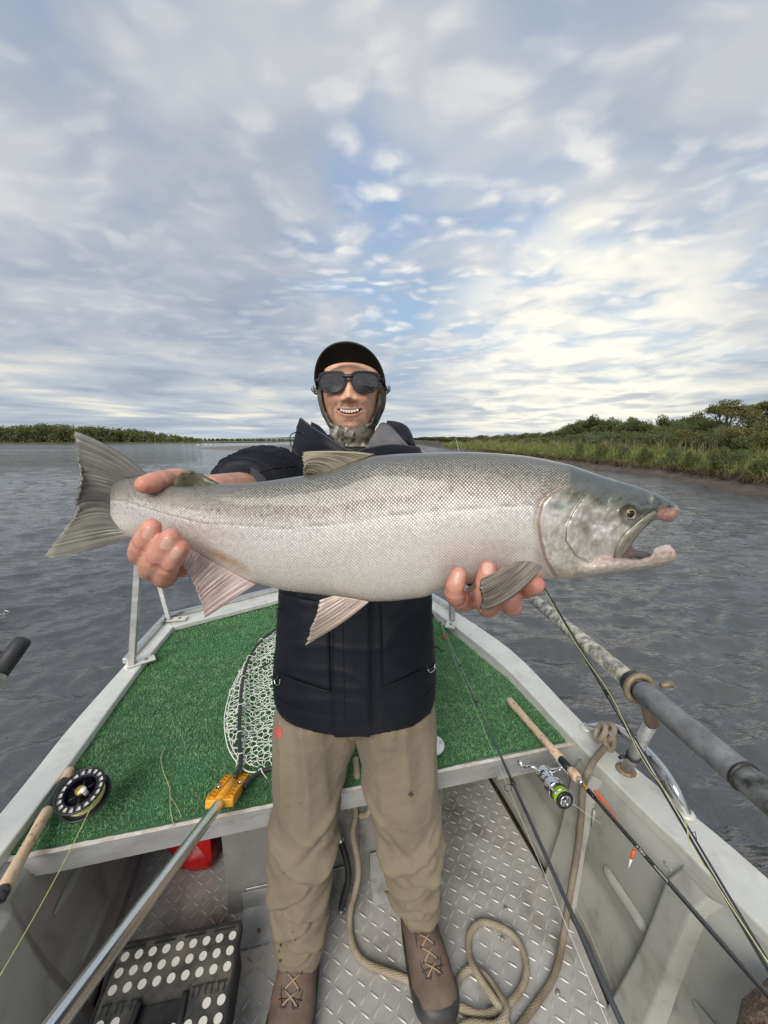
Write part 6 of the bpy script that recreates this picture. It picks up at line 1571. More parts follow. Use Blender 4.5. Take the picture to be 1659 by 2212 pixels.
# arms
shL, shR = V3(-.255, 1.10, 1.375), V3(.09, 1.10, 1.375)
elL = pxp(590, 1060, .86); wrL = pxp(452, 1064, .565)
elR = pxp(985, 1130, .84); wrR = pxp(1078, 1235, .575)
chain(mb, [V3(-.15, 1.12, 1.38), shL, elL.lerp(shL, .45), elL], [.040, .036, .032, .034]); chain(mb, [elL, elL.lerp(wrL, .35), elL.lerp(wrL, .8), wrL], [.041, .040, .031, .0265])
chain(mb, [V3(-.02, 1.12, 1.38), shR, elR.lerp(shR, .45), elR], [.040, .036, .032, .034]); chain(mb, [elR, elR.lerp(wrR, .35), elR.lerp(wrR, .8), wrR], [.041, .040, .031, .0265])
# right hand of the man (left in the picture): thumb over the back, three fingers round the tail wrist
pmL = pxp(385, 1098, .500)
loft(mb, [(wrL, V3(.004, 0, .028), V3(0, .02, 0), 1), (pxp(420, 1080, .535), V3(.006, 0, .036), V3(.004, .017, 0), .9), (pmL, V3(.012, .0, .044), V3(.006, .015, 0), .85), (pxp(345, 1118, .488), V3(.014, 0, .040), V3(.006, .013, 0), .85), (pxp(325, 1128, .480), V3(.010, 0, .030), V3(.004, .010, 0), .9)], 20)
FING = []
def finger(pts, rads, nail=None):
    rads = [q * .94 for q in rads]
    chain(mb, pts, rads, 16); FING.append((pts, rads, nail))
P = pxp
finger([P(420, 1062, .52), P(395, 1038, .480), P(362, 1037, .448), P(338, 1042, .428), P(312, 1047, .414)], [.019, .0155, .0130, .0132, .0108])
finger([P(338, 1150, .480), P(312, 1192, .450), P(303, 1196, .415), P(311, 1172, .396), P(328, 1140, .391)], [.0120, .0132, .0134, .0130, .0108], 'y')
finger([P(355, 1158, .484), P(334, 1222, .452), P(326, 1228, .412), P(342, 1203, .390), P(368, 1162, .383)], [.0125, .0140, .0142, .0138, .0112], 'y')
finger([P(372, 1165, .486), P(362, 1238, .448), P(354, 1246, .412), P(366, 1218, .391), P(388, 1184, .385)], [.0120, .0128, .0128, .0122, .0104], 'y')
finger([P(390, 1160, .487), P(392, 1225, .462), P(392, 1228, .452)], [.0105, .0105, .0100])
# left hand (right in the picture): palm under the belly, fingertips on the near side
pmR = P(1085, 1268, .500)
loft(mb, [(wrR, V3(.028, 0, 0), V3(0, .012, .018), 1), (P(1082, 1258, .545), V3(.036, 0, 0), V3(0, .010, .015), .9), (pmR, V3(.044, 0, .004), V3(0, .008, .013), .85), (P(1078, 1278, .462), V3(.044, 0, 0.002), V3(0, .006, .012), .85)], 20)
finger([P(1035, 1284, .468), P(1008, 1300, .425), P(986, 1290, .392), P(982, 1272, .380), P(990, 1243, .381)], [.0115, .0120, .0120, .0112, .0096], 'y')
finger([P(1062, 1290, .462), P(1056, 1312, .420), P(1049, 1300, .385), P(1048, 1268, .372), P(1053, 1229, .379)], [.0125, .0128, .0125, .0118, .0100], 'y')
finger([P(1098, 1290, .460), P(1106, 1308, .430), P(1102, 1302, .405), P(1094, 1275, .388), P(1090, 1244, .386)], [.0125, .0130, .0130, .0120, .0100], 'y')
finger([P(1122, 1268, .480), P(1132, 1272, .455), P(1145, 1268, .432), P(1157, 1263, .422)], [.0125, .0130, .0130, .0118])
P = None
Vb, Nb, Fb_ = remeshed('body', mb, .0023, 1, None, man)
print('body verts', len(Vb))
m_skin = mat('skin', (.6, .35, .25), .50, 0, (.84, .70, .66), 60, .7, .6, 150, .0012, attr='tint', sss=.08, spec=.4, rvar=.1)
C = np.tile(np.array([.56, .315, .215]), (len(Vb), 1))
loc = Vb - np.array(HC); c_, s_ = math.cos(-TILT), math.sin(-TILT)
lx_, ly_, lz_ = loc[:, 0] / HSX, loc[:, 1] * c_ - loc[:, 2] * s_, .010 + (loc[:, 1] * s_ + loc[:, 2] * c_ - .010) / HSZ
isface = (np.linalg.norm(loc / np.array([.1, .14, .15]), axis=1) < 1.05) & (ly_ < 0)
def lc(C, m_, c): m_ = np.clip(m_, 0, 1)[:, None]; return C * (1 - m_) + np.array(c) * m_
f_ = isface.astype(float)
C = lc(C, f_ * .97, (.88, .53, .36))
C = lc(C, f_ * (np.exp(-((np.abs(lx_) - .041) / .018) ** 2 - ((lz_ + .022) / .016) ** 2)) * .55, (.74, .35, .25))
C = lc(C, f_ * np.exp(-(lx_ / .016) ** 2 - ((lz_ + .03) / .010) ** 2) * .45, (.72, .36, .26))
arcz = lz_ - (-.0565 + .0052 * (lx_ / .030) ** 2); lzb = lz_ - (-.0650 + .0115 * (lx_ / .030) ** 2); mwm = np.clip(1 - (np.abs(lx_) / .034) ** 4, 0, 1)
C = lc(C, f_ * (np.exp(-((arcz - .0046) / .0030) ** 4)) * mwm * .85, (.42, .165, .13)); C = lc(C, f_ * np.exp(-((lzb + .0030) / .0044) ** 4) * mwm * .95, (.60, .235, .195))
ozm = lz_ - (-.0590 + .0085 * (lx_ / .030) ** 2); C = lc(C, f_ * np.exp(-(ozm / (.0040 * np.clip(1.12 - (np.abs(lx_) / .034) ** 2, .2, 1))) ** 4) * np.clip(1 - (np.abs(lx_) / .0335) ** 8, 0, 1), (.035, .012, .010))
st = np.array([noise.noise(v) for v in (Vb * 260)]) 
must = np.exp(-((lz_ - (-.0452 + .0045 * (lx_ / .030) ** 2)) / .0042) ** 2) * np.clip(1 - (np.abs(lx_) / .036) ** 4, 0, 1)
side = np.exp(-((np.abs(lx_) - .041) / .0045) ** 2) * np.exp(-((lz_ + .060) / .014) ** 2)
chin = np.exp(-((lz_ + .094) / .014) ** 2 - (lx_ / .026) ** 2) * .62 + np.exp(-((lz_ + .079) / .0045) ** 2 - (lx_ / .012) ** 2) * .6
beard = np.exp(-((lz_ + .075) / .030) ** 2) * (lz_ < -.030) * (1 - .0 * lx_)
C = lc(C, f_ * beard * .14 * (.6 + .8 * st), (.22, .15, .11))
C = lc(C, f_ * (must * 1.1 + side * .6 + chin * .45) * (.72 + .55 * st), (.13, .085, .062))
C = lc(C, f_ * ((lz_ > .028) & (lz_ < .040)) * np.exp(-((np.abs(lx_) - .032) / .016) ** 2) * .8, (.06, .04, .03))
hands = (Vb[:, 1] < .60); C = lc(C, hands * 1.0, (.63, .335, .245))
for pts, rads, nail in FING:
    for k in (1, 2, 3):
        if k < len(pts) - 1:
            d_ = np.linalg.norm(Vb - np.array(pts[k]), axis=1); C = lc(C, np.exp(-(d_ / .014) ** 2) * .30, (.60, .21, .155))
    d_ = np.linalg.norm(Vb - np.array(pts[-1]), axis=1); C = lc(C, np.exp(-(d_ / .013) ** 2) * .55, (.66, .24, .18))
# knuckle creases
D_ = np.zeros(len(Vb))
for pts, rads, nail in FING:
    A3 = [np.array(p) for p in pts]
    for k in range(1, len(A3) - 1):
        t_ = A3[k + 1] - A3[k - 1]; t_ /= np.linalg.norm(t_); q = Vb - A3[k]; al = q @ t_; near_ = np.linalg.norm(q, axis=1) < rads[k] * 1.5
        for off_ in (-.0022, 0, .0022): D_ -= near_ * .0011 * np.exp(-((al - off_) / .0009) ** 2)
Vb = Vb + Nb * D_[:, None]
C *= (1 + .10 * np.array([noise.noise(v) for v in (Vb * 45)]))[:, None]
bodyo = obj('body', Vb, Fb_, m_skin, man, True); vcol(bodyo, C)
m_nail = mat('fingernail', (.64, .37, .285), .36, 0, (.68, .42, .335), 60, .6, coat=.08)
btree = BVHTree.FromPolygons([tuple(v) for v in Vb], [tuple(int(i) for i in f) for f in Fb_])
camp = Vector((0, 0, EYE))
for pts, rads, nail in FING:
    if not nail: continue
    tip, pre = pts[-1], pts[-2]; t_ = (tip - pre).normalized(); c0 = tip + t_ * rads[-1] * .05 - t_ * .001
    vw = (camp - c0).normalized(); s0 = t_.cross(vw).normalized(); nn_ = s0.cross(t_).normalized()
    if nn_.dot(vw) < 0: nn_ = -nn_
    V = []; NU_, NV_ = 9, 9; w_ = rads[-1] * .52; l_ = rads[-1] * .85
    for j in range(NV_):
        for i in range(NU_):
            a = (i / (NU_ - 1) * 2 - 1); b = (j / (NV_ - 1) * 2 - 1); sc = math.sqrt(max(0, 1 - abs(b) ** 4 * .75)); 
            p = c0 + s0 * (w_ * a * sc) + t_ * (l_ * .75 * b)
            hit = btree.ray_cast(p + nn_ * .03, -nn_, .06)
            q = hit[0] if hit[0] is not None else p + nn_ * rads[-1] * .8
            V.append(q + nn_ * (.0004 - .0003 * abs(a) ** 3))
    o_ = obj('fingernail', V, [(j * NU_ + i, j * NU_ + i + 1, (j + 1) * NU_ + i + 1, (j + 1) * NU_ + i) for j in range(NV_ - 1) for i in range(NU_ - 1)], m_nail, bodyo, True)
def hp_(x, y, z):   # point on/around the head in its own tilted frame
    x *= HSX; z = .010 + (z - .010) * HSZ
    c_, s_ = math.cos(TILT), math.sin(TILT); return HC + V3(x, y * c_ - z * s_, y * s_ + z * c_)
def face_y(x, z):
    d = Vector((0, -1, 0)); h_ = btree.ray_cast(hp_(x, -.2, z), (hp_(0, 0, 0) - hp_(0, -1, 0)).normalized(), .4); return None if h_[0] is None else (h_[0] - hp_(x, 0, z)).dot((hp_(0, 1, 0) - hp_(0, 0, 0)))
# teeth: upper row, one mesh per tooth
m_tooth = mat('tooth', (.74, .69, .60), .22, coat=.3)
for k in range(-3, 4):
    x = k * .0062; zt = -.0572 + .0085 * (x / .030) ** 2; yy_ = -.0918 + .30 * abs(x) ** 1.5 * 1.9
    mb = MB(); wd = .0063 if abs(k) < 2 else .0061; hgt2 = (.0078 if abs(k) < 2 else .0070) * (1 - .035 * abs(k))
    mb.box(hp_(x, yy_, zt), (wd, .004, hgt2), Matrix.Rotation(-x * 9, 3, 'Z')); bevel(mb.build('tooth', m_tooth, bodyo, True), .0009, 2)
# curls by the ears
m_hair = mat('brown_hair', (.035, .022, .014), .5, 0, (.08, .05, .03), 60, .7)
for sx in (-1, 1):
    mb = MB()
    for k in range(14):
        r_ = random.Random(k + sx * 50); c0 = hp_(sx * (.082 + r_.uniform(-.004, .004)), -.030 + r_.uniform(-.01, .01), .012 + r_.uniform(-.006, .006)); R_ = r_.uniform(.006, .0095); pts = []
        for t in np.linspace(-.6, r_.uniform(3.6, 5.0), 12): pts.append(c0 + V3(sx * R_ * (1 - math.cos(t)) * .8 * (1 - .04 * t), r_.uniform(-.001, .001), -R_ * math.sin(t) * .9 * 1.0 - .006))
        mb.tube(pts, [.0008] * 8 + [.0006, .0005, .0004, .0002], 5)
    mb.build('hair', m_hair, bodyo)

# ---- neck gaiter drawn up round the jaw
m_camo = bpy.data.materials.new('camo_fabric'); m_camo.use_nodes = True; n = NT(m_camo.node_tree); bs = n.n['Principled BSDF']
tco = n.node('ShaderNodeTexCoord').outputs['Object']; v1 = n.vor(n.vm('MULTIPLY', tco, (1, 1, .55)), 62, 'F1', 1, 'Color'); r0 = n.sep(v1)[0]
c = n.ramp(r0, [(0, (.035, .03, .025)), (.25, (.11, .088, .065)), (.45, (.24, .21, .17)), (.62, (.15, .125, .095)), (.85, (.40, .38, .33))], 'CONSTANT')
c = n.mix(n.ss(n.noise(tco, 90, 4), .45, .6), c, (.16, .15, .12)); n.put(bs.inputs['Base Color'], c); bs.inputs['Roughness'].default_value = .85
n.put(bs.inputs['Normal'], n.bump(n.noise(tco, 300, 3), .3, .0006))
D2, Fg = sphere_grid(160, 120); Pg = head_r(D2); 
c_, s_ = math.cos(-TILT), math.sin(-TILT)
gx = Pg[:, 0] / HSX; gy_ = Pg[:, 1] * c_ - Pg[:, 2] * s_; gz = .010 + (Pg[:, 1] * s_ + Pg[:, 2] * c_ - .010) / HSZ
nrmv = D2 / np.array([.0755, .098, .122]); nrmv /= np.linalg.norm(nrmv, axis=1)[:, None]
sz = np.array([noise.noise((p[0] * 30, p[1] * 30, p[2] * 60)) for p in Pg])
Pg2 = Pg + nrmv * (.0085 + .0020 * sz)[:, None]
# opening: oval of the face
def keepg(i):
    x, y, z = gx[i], gy_[i], gz[i]
    if z > .045: return False
    if y > -.005: return z < .045
    if z > .020 and y < -.035: return False
    face = (abs(x) / np.interp(z, [-.110, -.092, -.075, -.04, 0.0, .045], [.008, .027, .042, .0565, .0620, .066]))
    return face > 1 or z < -.104
kf = [f for f in Fg if all(keepg(i) for i in f)]
used = sorted({i for f in kf for i in f}); mp_ = {a: b for b, a in enumerate(used)}
gt_ = obj('neck_gaiter', Pg2[used] + np.array(HC), [tuple(mp_[i] for i in f) for f in kf], m_camo, man, True)
md = gt_.modifiers.new('t', 'SOLIDIFY'); md.thickness = .003; md.offset = 1
mb = MB(); loft(mb, [(HC + V3(0, .004, -.083), V3(.060, 0, 0), V3(0, .070, .0), 1), (HC + V3(0, -.002, -.112), V3(.062, 0, 0), V3(0, .082, .0), 1), (HC + V3(.002, 0, -.135), V3(.058, 0, 0), V3(0, .076, .004), 1), (HC + V3(0, .002, -.155), V3(.068, 0, 0), V3(0, .084, -.004), 1), (HC + V3(0, .0, -.21), V3(.080, 0, 0), V3(0, .090, 0), 1)], 64, False)
for v in mb.v: v += V3(v.x - HC.x, v.y - HC.y, 0).normalized() * .004 * noise.noise((v.x * 40, v.y * 40, v.z * 110))
o_ = mb.build('gaiter_collar', m_camo, gt_); md = o_.modifiers.new('t', 'SOLIDIFY'); md.thickness = .003

# ---- cap
m_cap = mat('dark_cap', (.020, .022, .016), .8, 0, (.045, .05, .032), 55, .8, .4, 260, .0008); m_capu = mat('cap_underside', (.010, .010, .010), .75, 0, (.022, .020, .018), 40, .6)
m_capc = m_camo
D3, Fc3 = sphere_grid(72, 60, False); Pc = []; 
for d in D3: Pc.append(hp_(d[0] * .0795, d[1] * .108 + .004, .028 + max(d[2], -.05) * .0985))
kf = [f for f in Fc3 if all(D3[i][2] > (-.12 if D3[i][1] > .05 else (.10 if abs(D3[i][0]) > .86 else .36)) for i in f)]; used = sorted({i for f in kf for i in f}); mp_ = {a: b for b, a in enumerate(used)}
cap = obj('cap', [tuple(Pc[i]) for i in used], [tuple(mp_[i] for i in f) for f in kf], m_camo, man, True); md = cap.modifiers.new('t', 'SOLIDIFY'); md.thickness = .003
V = []; NBx, NBy = 41, 15
for s_i in range(2):
    for j in range(NBy):
        t = j / (NBy - 1)
        for i in range(NBx):
            a = (i / (NBx - 1) * 2 - 1); ang = a * math.radians(82)
            rx = .0785 + .005 * t; base_y = -.030 - .066 * math.cos(ang); front = .070 * math.cos(ang) ** .75 if abs(a) < 1 else 0
            x = math.sin(ang) * rx; y = base_y - front * t
            z = .062 - .040 * (abs(a) ** 2.2) + .026 * t * math.cos(ang) - .0012 * s_i * 2.5 - .010 * abs(a) ** 2 * t
            V.append(tuple(hp_(x, y, z)))
nb_ = NBx * NBy; F_ = []
for j in range(NBy - 1):
    for i in range(NBx - 1): p = j * NBx + i; F_.append((p, p + 1, p + NBx + 1, p + NBx)); F_.append((nb_ + p, nb_ + p + NBx, nb_ + p + NBx + 1, nb_ + p + 1))
for i in range(NBx - 1): p = (NBy - 1) * NBx + i; F_.append((p, p + 1, nb_ + p + 1, nb_ + p))
br_ = obj('brim', V, F_, None, cap, True, mats=[m_cap, m_capu], midx=[(1 if (k < 2 * (NBy - 1) * (NBx - 1) and k % 2 == 1) else 0) for k in range(len(F_))])
mb = MB(); mb.tube([Vector(V[(NBy - 1) * NBx + i]) - V3(0, 0, .0015) for i in range(NBx)], .0022, 8); mb.build('brim_edge', mat('brim_olive', (.055, .062, .040), .8), cap)

# ---- sunglasses
m_frame = mat('matt_black_frame', (.018, .018, .020), .42); m_lens = mat('dark_lens', (.012, .009, .010), .04, 0, spec=.9, coat=1.0)
sg = thing('x', (0, 0, 0), 'x', 'x'); bpy.data.objects.remove(sg)
def rrect(cx_, cz_, hw, hh, k, n_=40, taper=.0):
    out = []
    for i in range(n_):
        t = 2 * math.pi * i / n_; ct, st = math.cos(t), math.sin(t); x = math.copysign(abs(ct) ** k, ct) * hw; z = math.copysign(abs(st) ** k, st) * hh
        x *= 1 - taper * (z < 0) * (abs(z) / hh); out.append((cx_ + x, cz_ + z))
    return out
def gl(x, z, dy=0): x, z = x * 1.09, .0085 + (z - .0085) * 1.10; return hp_(x, -.113 + 3.3 * x * x - .10 * (z - .0085) + dy, z)
gob = None; fr_ = MB()
lens_sets = []
for sx in (-1, 1):
    inner = rrect(sx * .0345, .0088, .0262, .0196, .60, 44, .34); outer = rrect(sx * .0342, .0105, .0300, .0228, .50, 44, .30)
    nI = 44; V = [gl(x, z, -.0015) for x, z in inner] + [gl(x, z, -.0015) for x, z in outer] + [gl(x, z, .0035) for x, z in inner] + [gl(x, z, .0035) for x, z in outer]
    F_ = []
    for i in range(nI):
        j = (i + 1) % nI; F_ += [(i, j, nI + j, nI + i), (nI + i, nI + j, 3 * nI + j, 3 * nI + i), (i, 2 * nI + i, 2 * nI + j, j), (2 * nI + i, 3 * nI + i, 3 * nI + j, 2 * nI + j)]
    fr_.add(V, F_); lens_sets.append(inner)
fr_.tube([gl(-.010, .0235), gl(-.005, .0215, -.001), gl(.005, .0215, -.001), gl(.010, .0235)], [.0045, .005, .005, .0045], 10); fr_.tube([gl(-.0075, .012), gl(-.0035, .019), gl(.0035, .019), gl(.0075, .012)], .0026, 8)
glasses = fr_.build('sunglasses', m_frame, man, False); bevel(glasses, .0008, 2)
for inner in lens_sets:
    V = [gl(x, z, .0005) for x, z in inner]; cx_ = sum(p[0] for p in inner) / 44; cz_ = sum(p[1] for p in inner) / 44
    V2 = [gl(cx_ + (x - cx_) * .5, cz_ + (z - cz_) * .5, -.0007) for x, z in inner]; V3_ = [gl(cx_, cz_, -.0010)]
    F_ = [(i, (i + 1) % 44, 44 + (i + 1) % 44, 44 + i) for i in range(44)] + [(44 + i, 44 + (i + 1) % 44, 88) for i in range(44)]
    obj('lens', V + V2 + V3_, F_, m_lens, glasses, True)
for sx in (-1, 1):
    mb = MB(); mb.tube([gl(sx * .0615, .018), hp_(sx * .0765, -.080, .019), hp_(sx * .0800, -.045, .018), hp_(sx * .0835, .01, .014)], [.0065, .006, .0055, .004], 10, flat=.45); mb.build('temple', m_frame, glasses)

# ---- jacket
m_jkt = mat('navy_shell_fabric', (.0080, .0092, .0140), .50, 0, (.013, .0145, .021), 9, .7, .35, 420, .0006, (.05, .045, .038), 9, .12, spec=.18)
m_jkt2 = mat('charcoal_fabric', (.030, .031, .035), .7, 0, (.045, .045, .05), 14, .7, .3, 300, .0006)
m_lin = mat('grey_lining', (.095, .09, .095), .75, 0, (.19, .18, .185), 16, .7, .25, 200, .0008)
XC = -.083
mb = MB()
loft(mb, [(V3(XC, 1.000, .780), V3(.225, 0, 0), V3(0, .140, .006), .88), (V3(XC, 1.003, .812), V3(.232, 0, 0), V3(0, .146, .004), .88), (V3(XC, 1.01, .88), V3(.230, 0, 0), V3(0, .145, 0), .88), (V3(XC, 1.03, 1.0), V3(.220, 0, 0), V3(0, .140, 0), .88), (V3(XC, 1.065, 1.18), V3(.218, 0, 0), V3(0, .135, 0), .88),
          (V3(XC, 1.09, 1.32), V3(.222, 0, 0), V3(0, .125, 0), .85), (V3(XC, 1.11, 1.405), V3(.190, 0, 0), V3(0, .105, 0), .85), (V3(XC, 1.12, 1.455), V3(.115, 0, 0), V3(0, .085, 0), .9), (V3(XC, 1.12, 1.50), V3(.088, 0, 0), V3(0, .080, 0), 1)], 44)
def sleeve(pts, rads): 
    P_ = cr([tuple(p) + (r_,) for p, r_ in zip(pts, rads)], 6); mb.tube([p[:3] for p in P_], [p[3] for p in P_], 28, True); mb.ball(Vector(P_[0][:3]), P_[0][3] * .97, 18, 12)
cuL = elL.lerp(wrL, .56); cuR = elR.lerp(wrR, .78)
sleeve([V3(-.225, 1.10, 1.385), V3(-.262, 1.04, 1.392), V3(-.272, .95, 1.402), pxp(600, 1046, .87), elL.lerp(cuL, .55) + V3(-.006, 0, .012), cuL], [.085, .086, .081, .078, .064, .052])
sleeve([V3(.075, 1.11, 1.40), V3(.115, 1.05, 1.388), V3(.135, .95, 1.36), elR + V3(0, 0, 0), elR.lerp(cuR, .5), cuR], [.085, .084, .078, .074, .060, .050])
Vj, Nj, Fj_ = remeshed('jacket', mb, .0060, 5, None, man)
# folds: soft broad drape on the trunk, bunched rings across the sleeves
arr = Vj.copy(); nzj = np.array([noise.fractal((x * 7, y * 5, z * 4), .9, 2.1, 4) for x, y, z in arr])
rid = np.array([1 - abs(noise.noise((x * 9 + 2.5 * noise.noise((x * 4, y * 4, z * 4)), y * 9, z * 15))) * 2 for x, y, z in arr])
slv = np.clip((np.abs(arr[:, 0] - XC) - .20) / .05, 0, 1) * (arr[:, 2] > 1.25) + np.clip((.93 - arr[:, 1]) / .05, 0, 1) * (arr[:, 2] > 1.2); slv = np.clip(slv, 0, 1)
armc = np.array([noise.noise((x * 12 + z * 10, y * 26 + 3 * noise.noise((x * 8, y * 8, z * 8)), z * 7 - y * 8)) for x, y, z in arr])
disp = .0035 * nzj * (1 - slv) + .0035 * np.clip(rid, 0, 1) ** 3 * (1 - slv) * .9 + slv * (.017 * (1 - 2 * np.abs(armc)) * .8 + .006 * nzj)
zfold = np.exp(-((arr[:, 2] - .80) / .012) ** 2)
front = arr[:, 1] < 1.0
xr = arr[:, 0] - XC
disp += front * (.0055 * sst(.047 - np.abs(xr + .0), 0, .003)) * (arr[:, 2] < 1.33)              # storm flap over the zip
disp -= front * .0022 * np.exp(-((xr - .062) / .0022) ** 2) * (arr[:, 2] < 1.3)
hemz = .835; disp -= .0030 * np.exp(-((arr[:, 2] - hemz) / .0030) ** 2)
Vj = Vj + Nj * disp[:, None]
# cut the bottom cap away so that the hem is an open edge
fz = Vj[Fj_][:, :, 2].mean(1); nrm_z = np.cross(Vj[Fj_[:, 1]] - Vj[Fj_[:, 0]], Vj[Fj_[:, 2]] - Vj[Fj_[:, 0]]); nrm_z /= np.linalg.norm(nrm_z, axis=1)[:, None] + 1e-12
Fj_ = Fj_[~((fz < .80) & (np.abs(nrm_z[:, 2]) > .75))]
jk = obj('jacket', Vj, Fj_, m_jkt, man, True); md = jk.modifiers.new('t', 'SOLIDIFY'); md.thickness = .004; md.offset = -1
jt_ = BVHTree.FromPolygons([tuple(v) for v in Vj], [tuple(int(i) for i in f) for f in Fj_])
def on_j(u, v, off_=.002):
    r_ = ray(u, v).normalized(); h_ = jt_.ray_cast(Vector((0, 0, EYE)), r_, 3)
    return None if h_[0] is None else h_[0] + h_[1] * (off_ if h_[1].dot(r_) < 0 else -off_)
def seam(pts, rr_=.0013, name='seam', m_=None, off_=.0008, par=None):
    d_ = cr(pts, 12); P_ = [on_j(p[0], p[1], off_) for p in d_]; P_ = [p for p in P_ if p is not None]
    if len(P_) < 3: return None
    mb = MB(); mb.tube(P_, rr_, 7, flat=.7); return mb.build(name, m_ or m_jkt, par or jk)
def patch(poly4, nu_, nv_, off_, name, m_, th_=.003, bulge=0.0):
    """cloth patch following the jacket: poly4 = picture corners tl, tr, br, bl"""
    V = []
    for j in range(nv_):
        t = j / (nv_ - 1)
        for i in range(nu_):
            s = i / (nu_ - 1); a = np.array(poly4[0]) * (1 - s) + np.array(poly4[1]) * s; b = np.array(poly4[3]) * (1 - s) + np.array(poly4[2]) * s; q = a * (1 - t) + b * t
            p = on_j(q[0], q[1], off_ + bulge * math.sin(math.pi * s) ** .5 * math.sin(math.pi * t) ** .5)
            if p is None: p = V[-1] if V else Vector((0, 1, 1))
            V.append(p)
    o_ = obj(name, V, [(j * nu_ + i, j * nu_ + i + 1, (j + 1) * nu_ + i + 1, (j + 1) * nu_ + i) for j in range(nv_ - 1) for i in range(nu_ - 1)], m_, jk, True)
    md = o_.modifiers.new('t', 'SOLIDIFY'); md.thickness = th_; md.offset = 0; return o_
patch([(600, 1282), (710, 1300), (714, 1492), (604, 1452)], 26, 34, .003, 'pocket', m_jkt, .003, .006)
patch([(822, 1290), (928, 1285), (938, 1430), (826, 1484)], 26, 34, .003, 'pocket', m_jkt, .003, .006)
seam([(604, 1452), (650, 1473), (714, 1493)], .0022, 'pocket_hem', off_=.004); seam([(714, 1493), (711, 1400), (709, 1300)], .0018, 'pocket_edge', off_=.004)
seam([(826, 1485), (880, 1462), (938, 1430)], .0022, 'pocket_hem', off_=.004); seam([(826, 1485), (823, 1400), (821, 1295)], .0018, 'pocket_edge', off_=.004)
seam([(600, 1312), (650, 1332), (704, 1330), (716, 1310)], .0018, 'flap_edge', off_=.008)
for u_ in (741, 797): seam([(u_, 1300), (u_ + 1, 1400), (u_ + 3, 1500), (u_ + 4, 1566)], .0012, 'flap_stitch')
seam([(590, 1500), (640, 1536), (700, 1552), (765, 1558), (830, 1552), (900, 1520), (938, 1478)], .0011, 'hem_stitch')
for pts in ([(597, 1468), (600, 1477), (607, 1477), (609, 1466)], [(920, 1446), (926, 1452), (934, 1446), (935, 1436)]): seam(pts, .0016, 'ring', m_chrome, .006)
for u0, v0, du in ((588, 1462, 8), (934, 1440, -8)): seam([(u0, v0), (u0 + du, v0 + 6), (u0 + 2 * du, v0 - 2)], .0035, 'ring_tab', m_dark, .003)
for u_, v_, du in ((940, 1396, 12), (582, 1432, -8)):
    p = ony(u_, v_, 1.0); mb = MB(); mb.tube([p, p + V3(.012 * (1 if du > 0 else -1), -.01, -.002), p + V3(.022 * (1 if du > 0 else -1), -.015, -.006)], [.002, .003, .004], 8); mb.build('zip_pull', m_dark, jk)
# cuffs
for ea, c0, w0 in ((elL, cuL, wrL), (elR, cuR, wrR)):
    t_ = (w0 - ea).normalized(); mb = MB(); mb.tube([c0 - t_ * .02, c0 + t_ * .002, c0 + t_ * .016, c0 + t_ * .014, c0 - t_ * .01], [.049, .052, .047, .043, .042], 28, False); mb.build('cuff', m_jkt2, jk)
# collar: stand-up flaps, drawn apart at the throat
def sheet(name, upper, lower, m_, th_=.004, ns=24, nv_=12, bulge=.0, wr=.004, seed=1.0):
    A = np.array(cr(upper, 8)); B_ = np.array(cr(lower, 8)); A = A[np.linspace(0, len(A) - 1, ns).astype(int)]; B_ = B_[np.linspace(0, len(B_) - 1, ns).astype(int)]; V = []
    for j in range(nv_):
        t = j / (nv_ - 1)
        for i in range(ns):
            p = A[i] * (1 - t) + B_[i] * t; V.append(Vector(p) + V3(0, -bulge * math.sin(math.pi * t) + wr * noise.noise((p[0] * 28, p[2] * 28, seed)), 0))
    o_ = obj(name, V, [(j * ns + i, j * ns + i + 1, (j + 1) * ns + i + 1, (j + 1) * ns + i) for j in range(nv_ - 1) for i in range(ns - 1)], m_, jk, True)
    md = o_.modifiers.new('t', 'SOLIDIFY'); md.thickness = th_; md.offset = 0; return o_
def pl(pts): return [tuple(ony(u, v, y)) for u, v, y in pts]
sheet('collar', pl([(650, 905, 1.06), (672, 922, 1.01), (700, 940, .97), (735, 964, .95), (768, 978, .94)]), pl([(630, 985, 1.06), (655, 1000, 1.0), (700, 1010, .97), (735, 1010, .955), (768, 1012, .945)]), m_jkt, .005, bulge=.012)
sheet('collar', pl([(649, 903, 1.062), (658, 912, 1.04), (668, 925, 1.02), (680, 948, 1.0)]), pl([(641, 925, 1.06), (648, 940, 1.04), (662, 958, 1.02), (678, 968, .99)]), m_jkt2, .004)
sheet('collar', pl([(674, 912, 1.08), (692, 922, 1.04), (712, 945, 1.01), (745, 974, .97)]), pl([(672, 945, 1.07), (690, 960, 1.03), (716, 975, 1.0), (745, 990, .965)]), m_jkt, .005, bulge=.008)
sheet('collar', pl([(768, 978, .94), (800, 968, .955), (850, 962, .99), (905, 968, 1.05)]), pl([(768, 1012, .945), (810, 1005, .955), (860, 1000, .99), (915, 1000, 1.05)]), m_jkt, .006, bulge=.016)
sheet('collar_lining', pl([(812, 932, 1.06), (824, 914, 1.09), (838, 918, 1.11), (852, 930, 1.11), (864, 944, 1.09), (880, 962, 1.07)]), pl([(785, 975, .98), (805, 970, .98), (830, 966, .99), (850, 966, 1.01), (866, 968, 1.03), (888, 972, 1.06)]), m_lin, .004, bulge=.02, wr=.022)
sheet('hood', pl([(835, 912, 1.17), (858, 915, 1.19), (878, 925, 1.18), (889, 948, 1.15), (893, 968, 1.12)]), pl([(835, 955, 1.14), (858, 965, 1.15), (878, 975, 1.14), (893, 985, 1.12), (905, 992, 1.10)]), m_jkt, .012, bulge=.03)
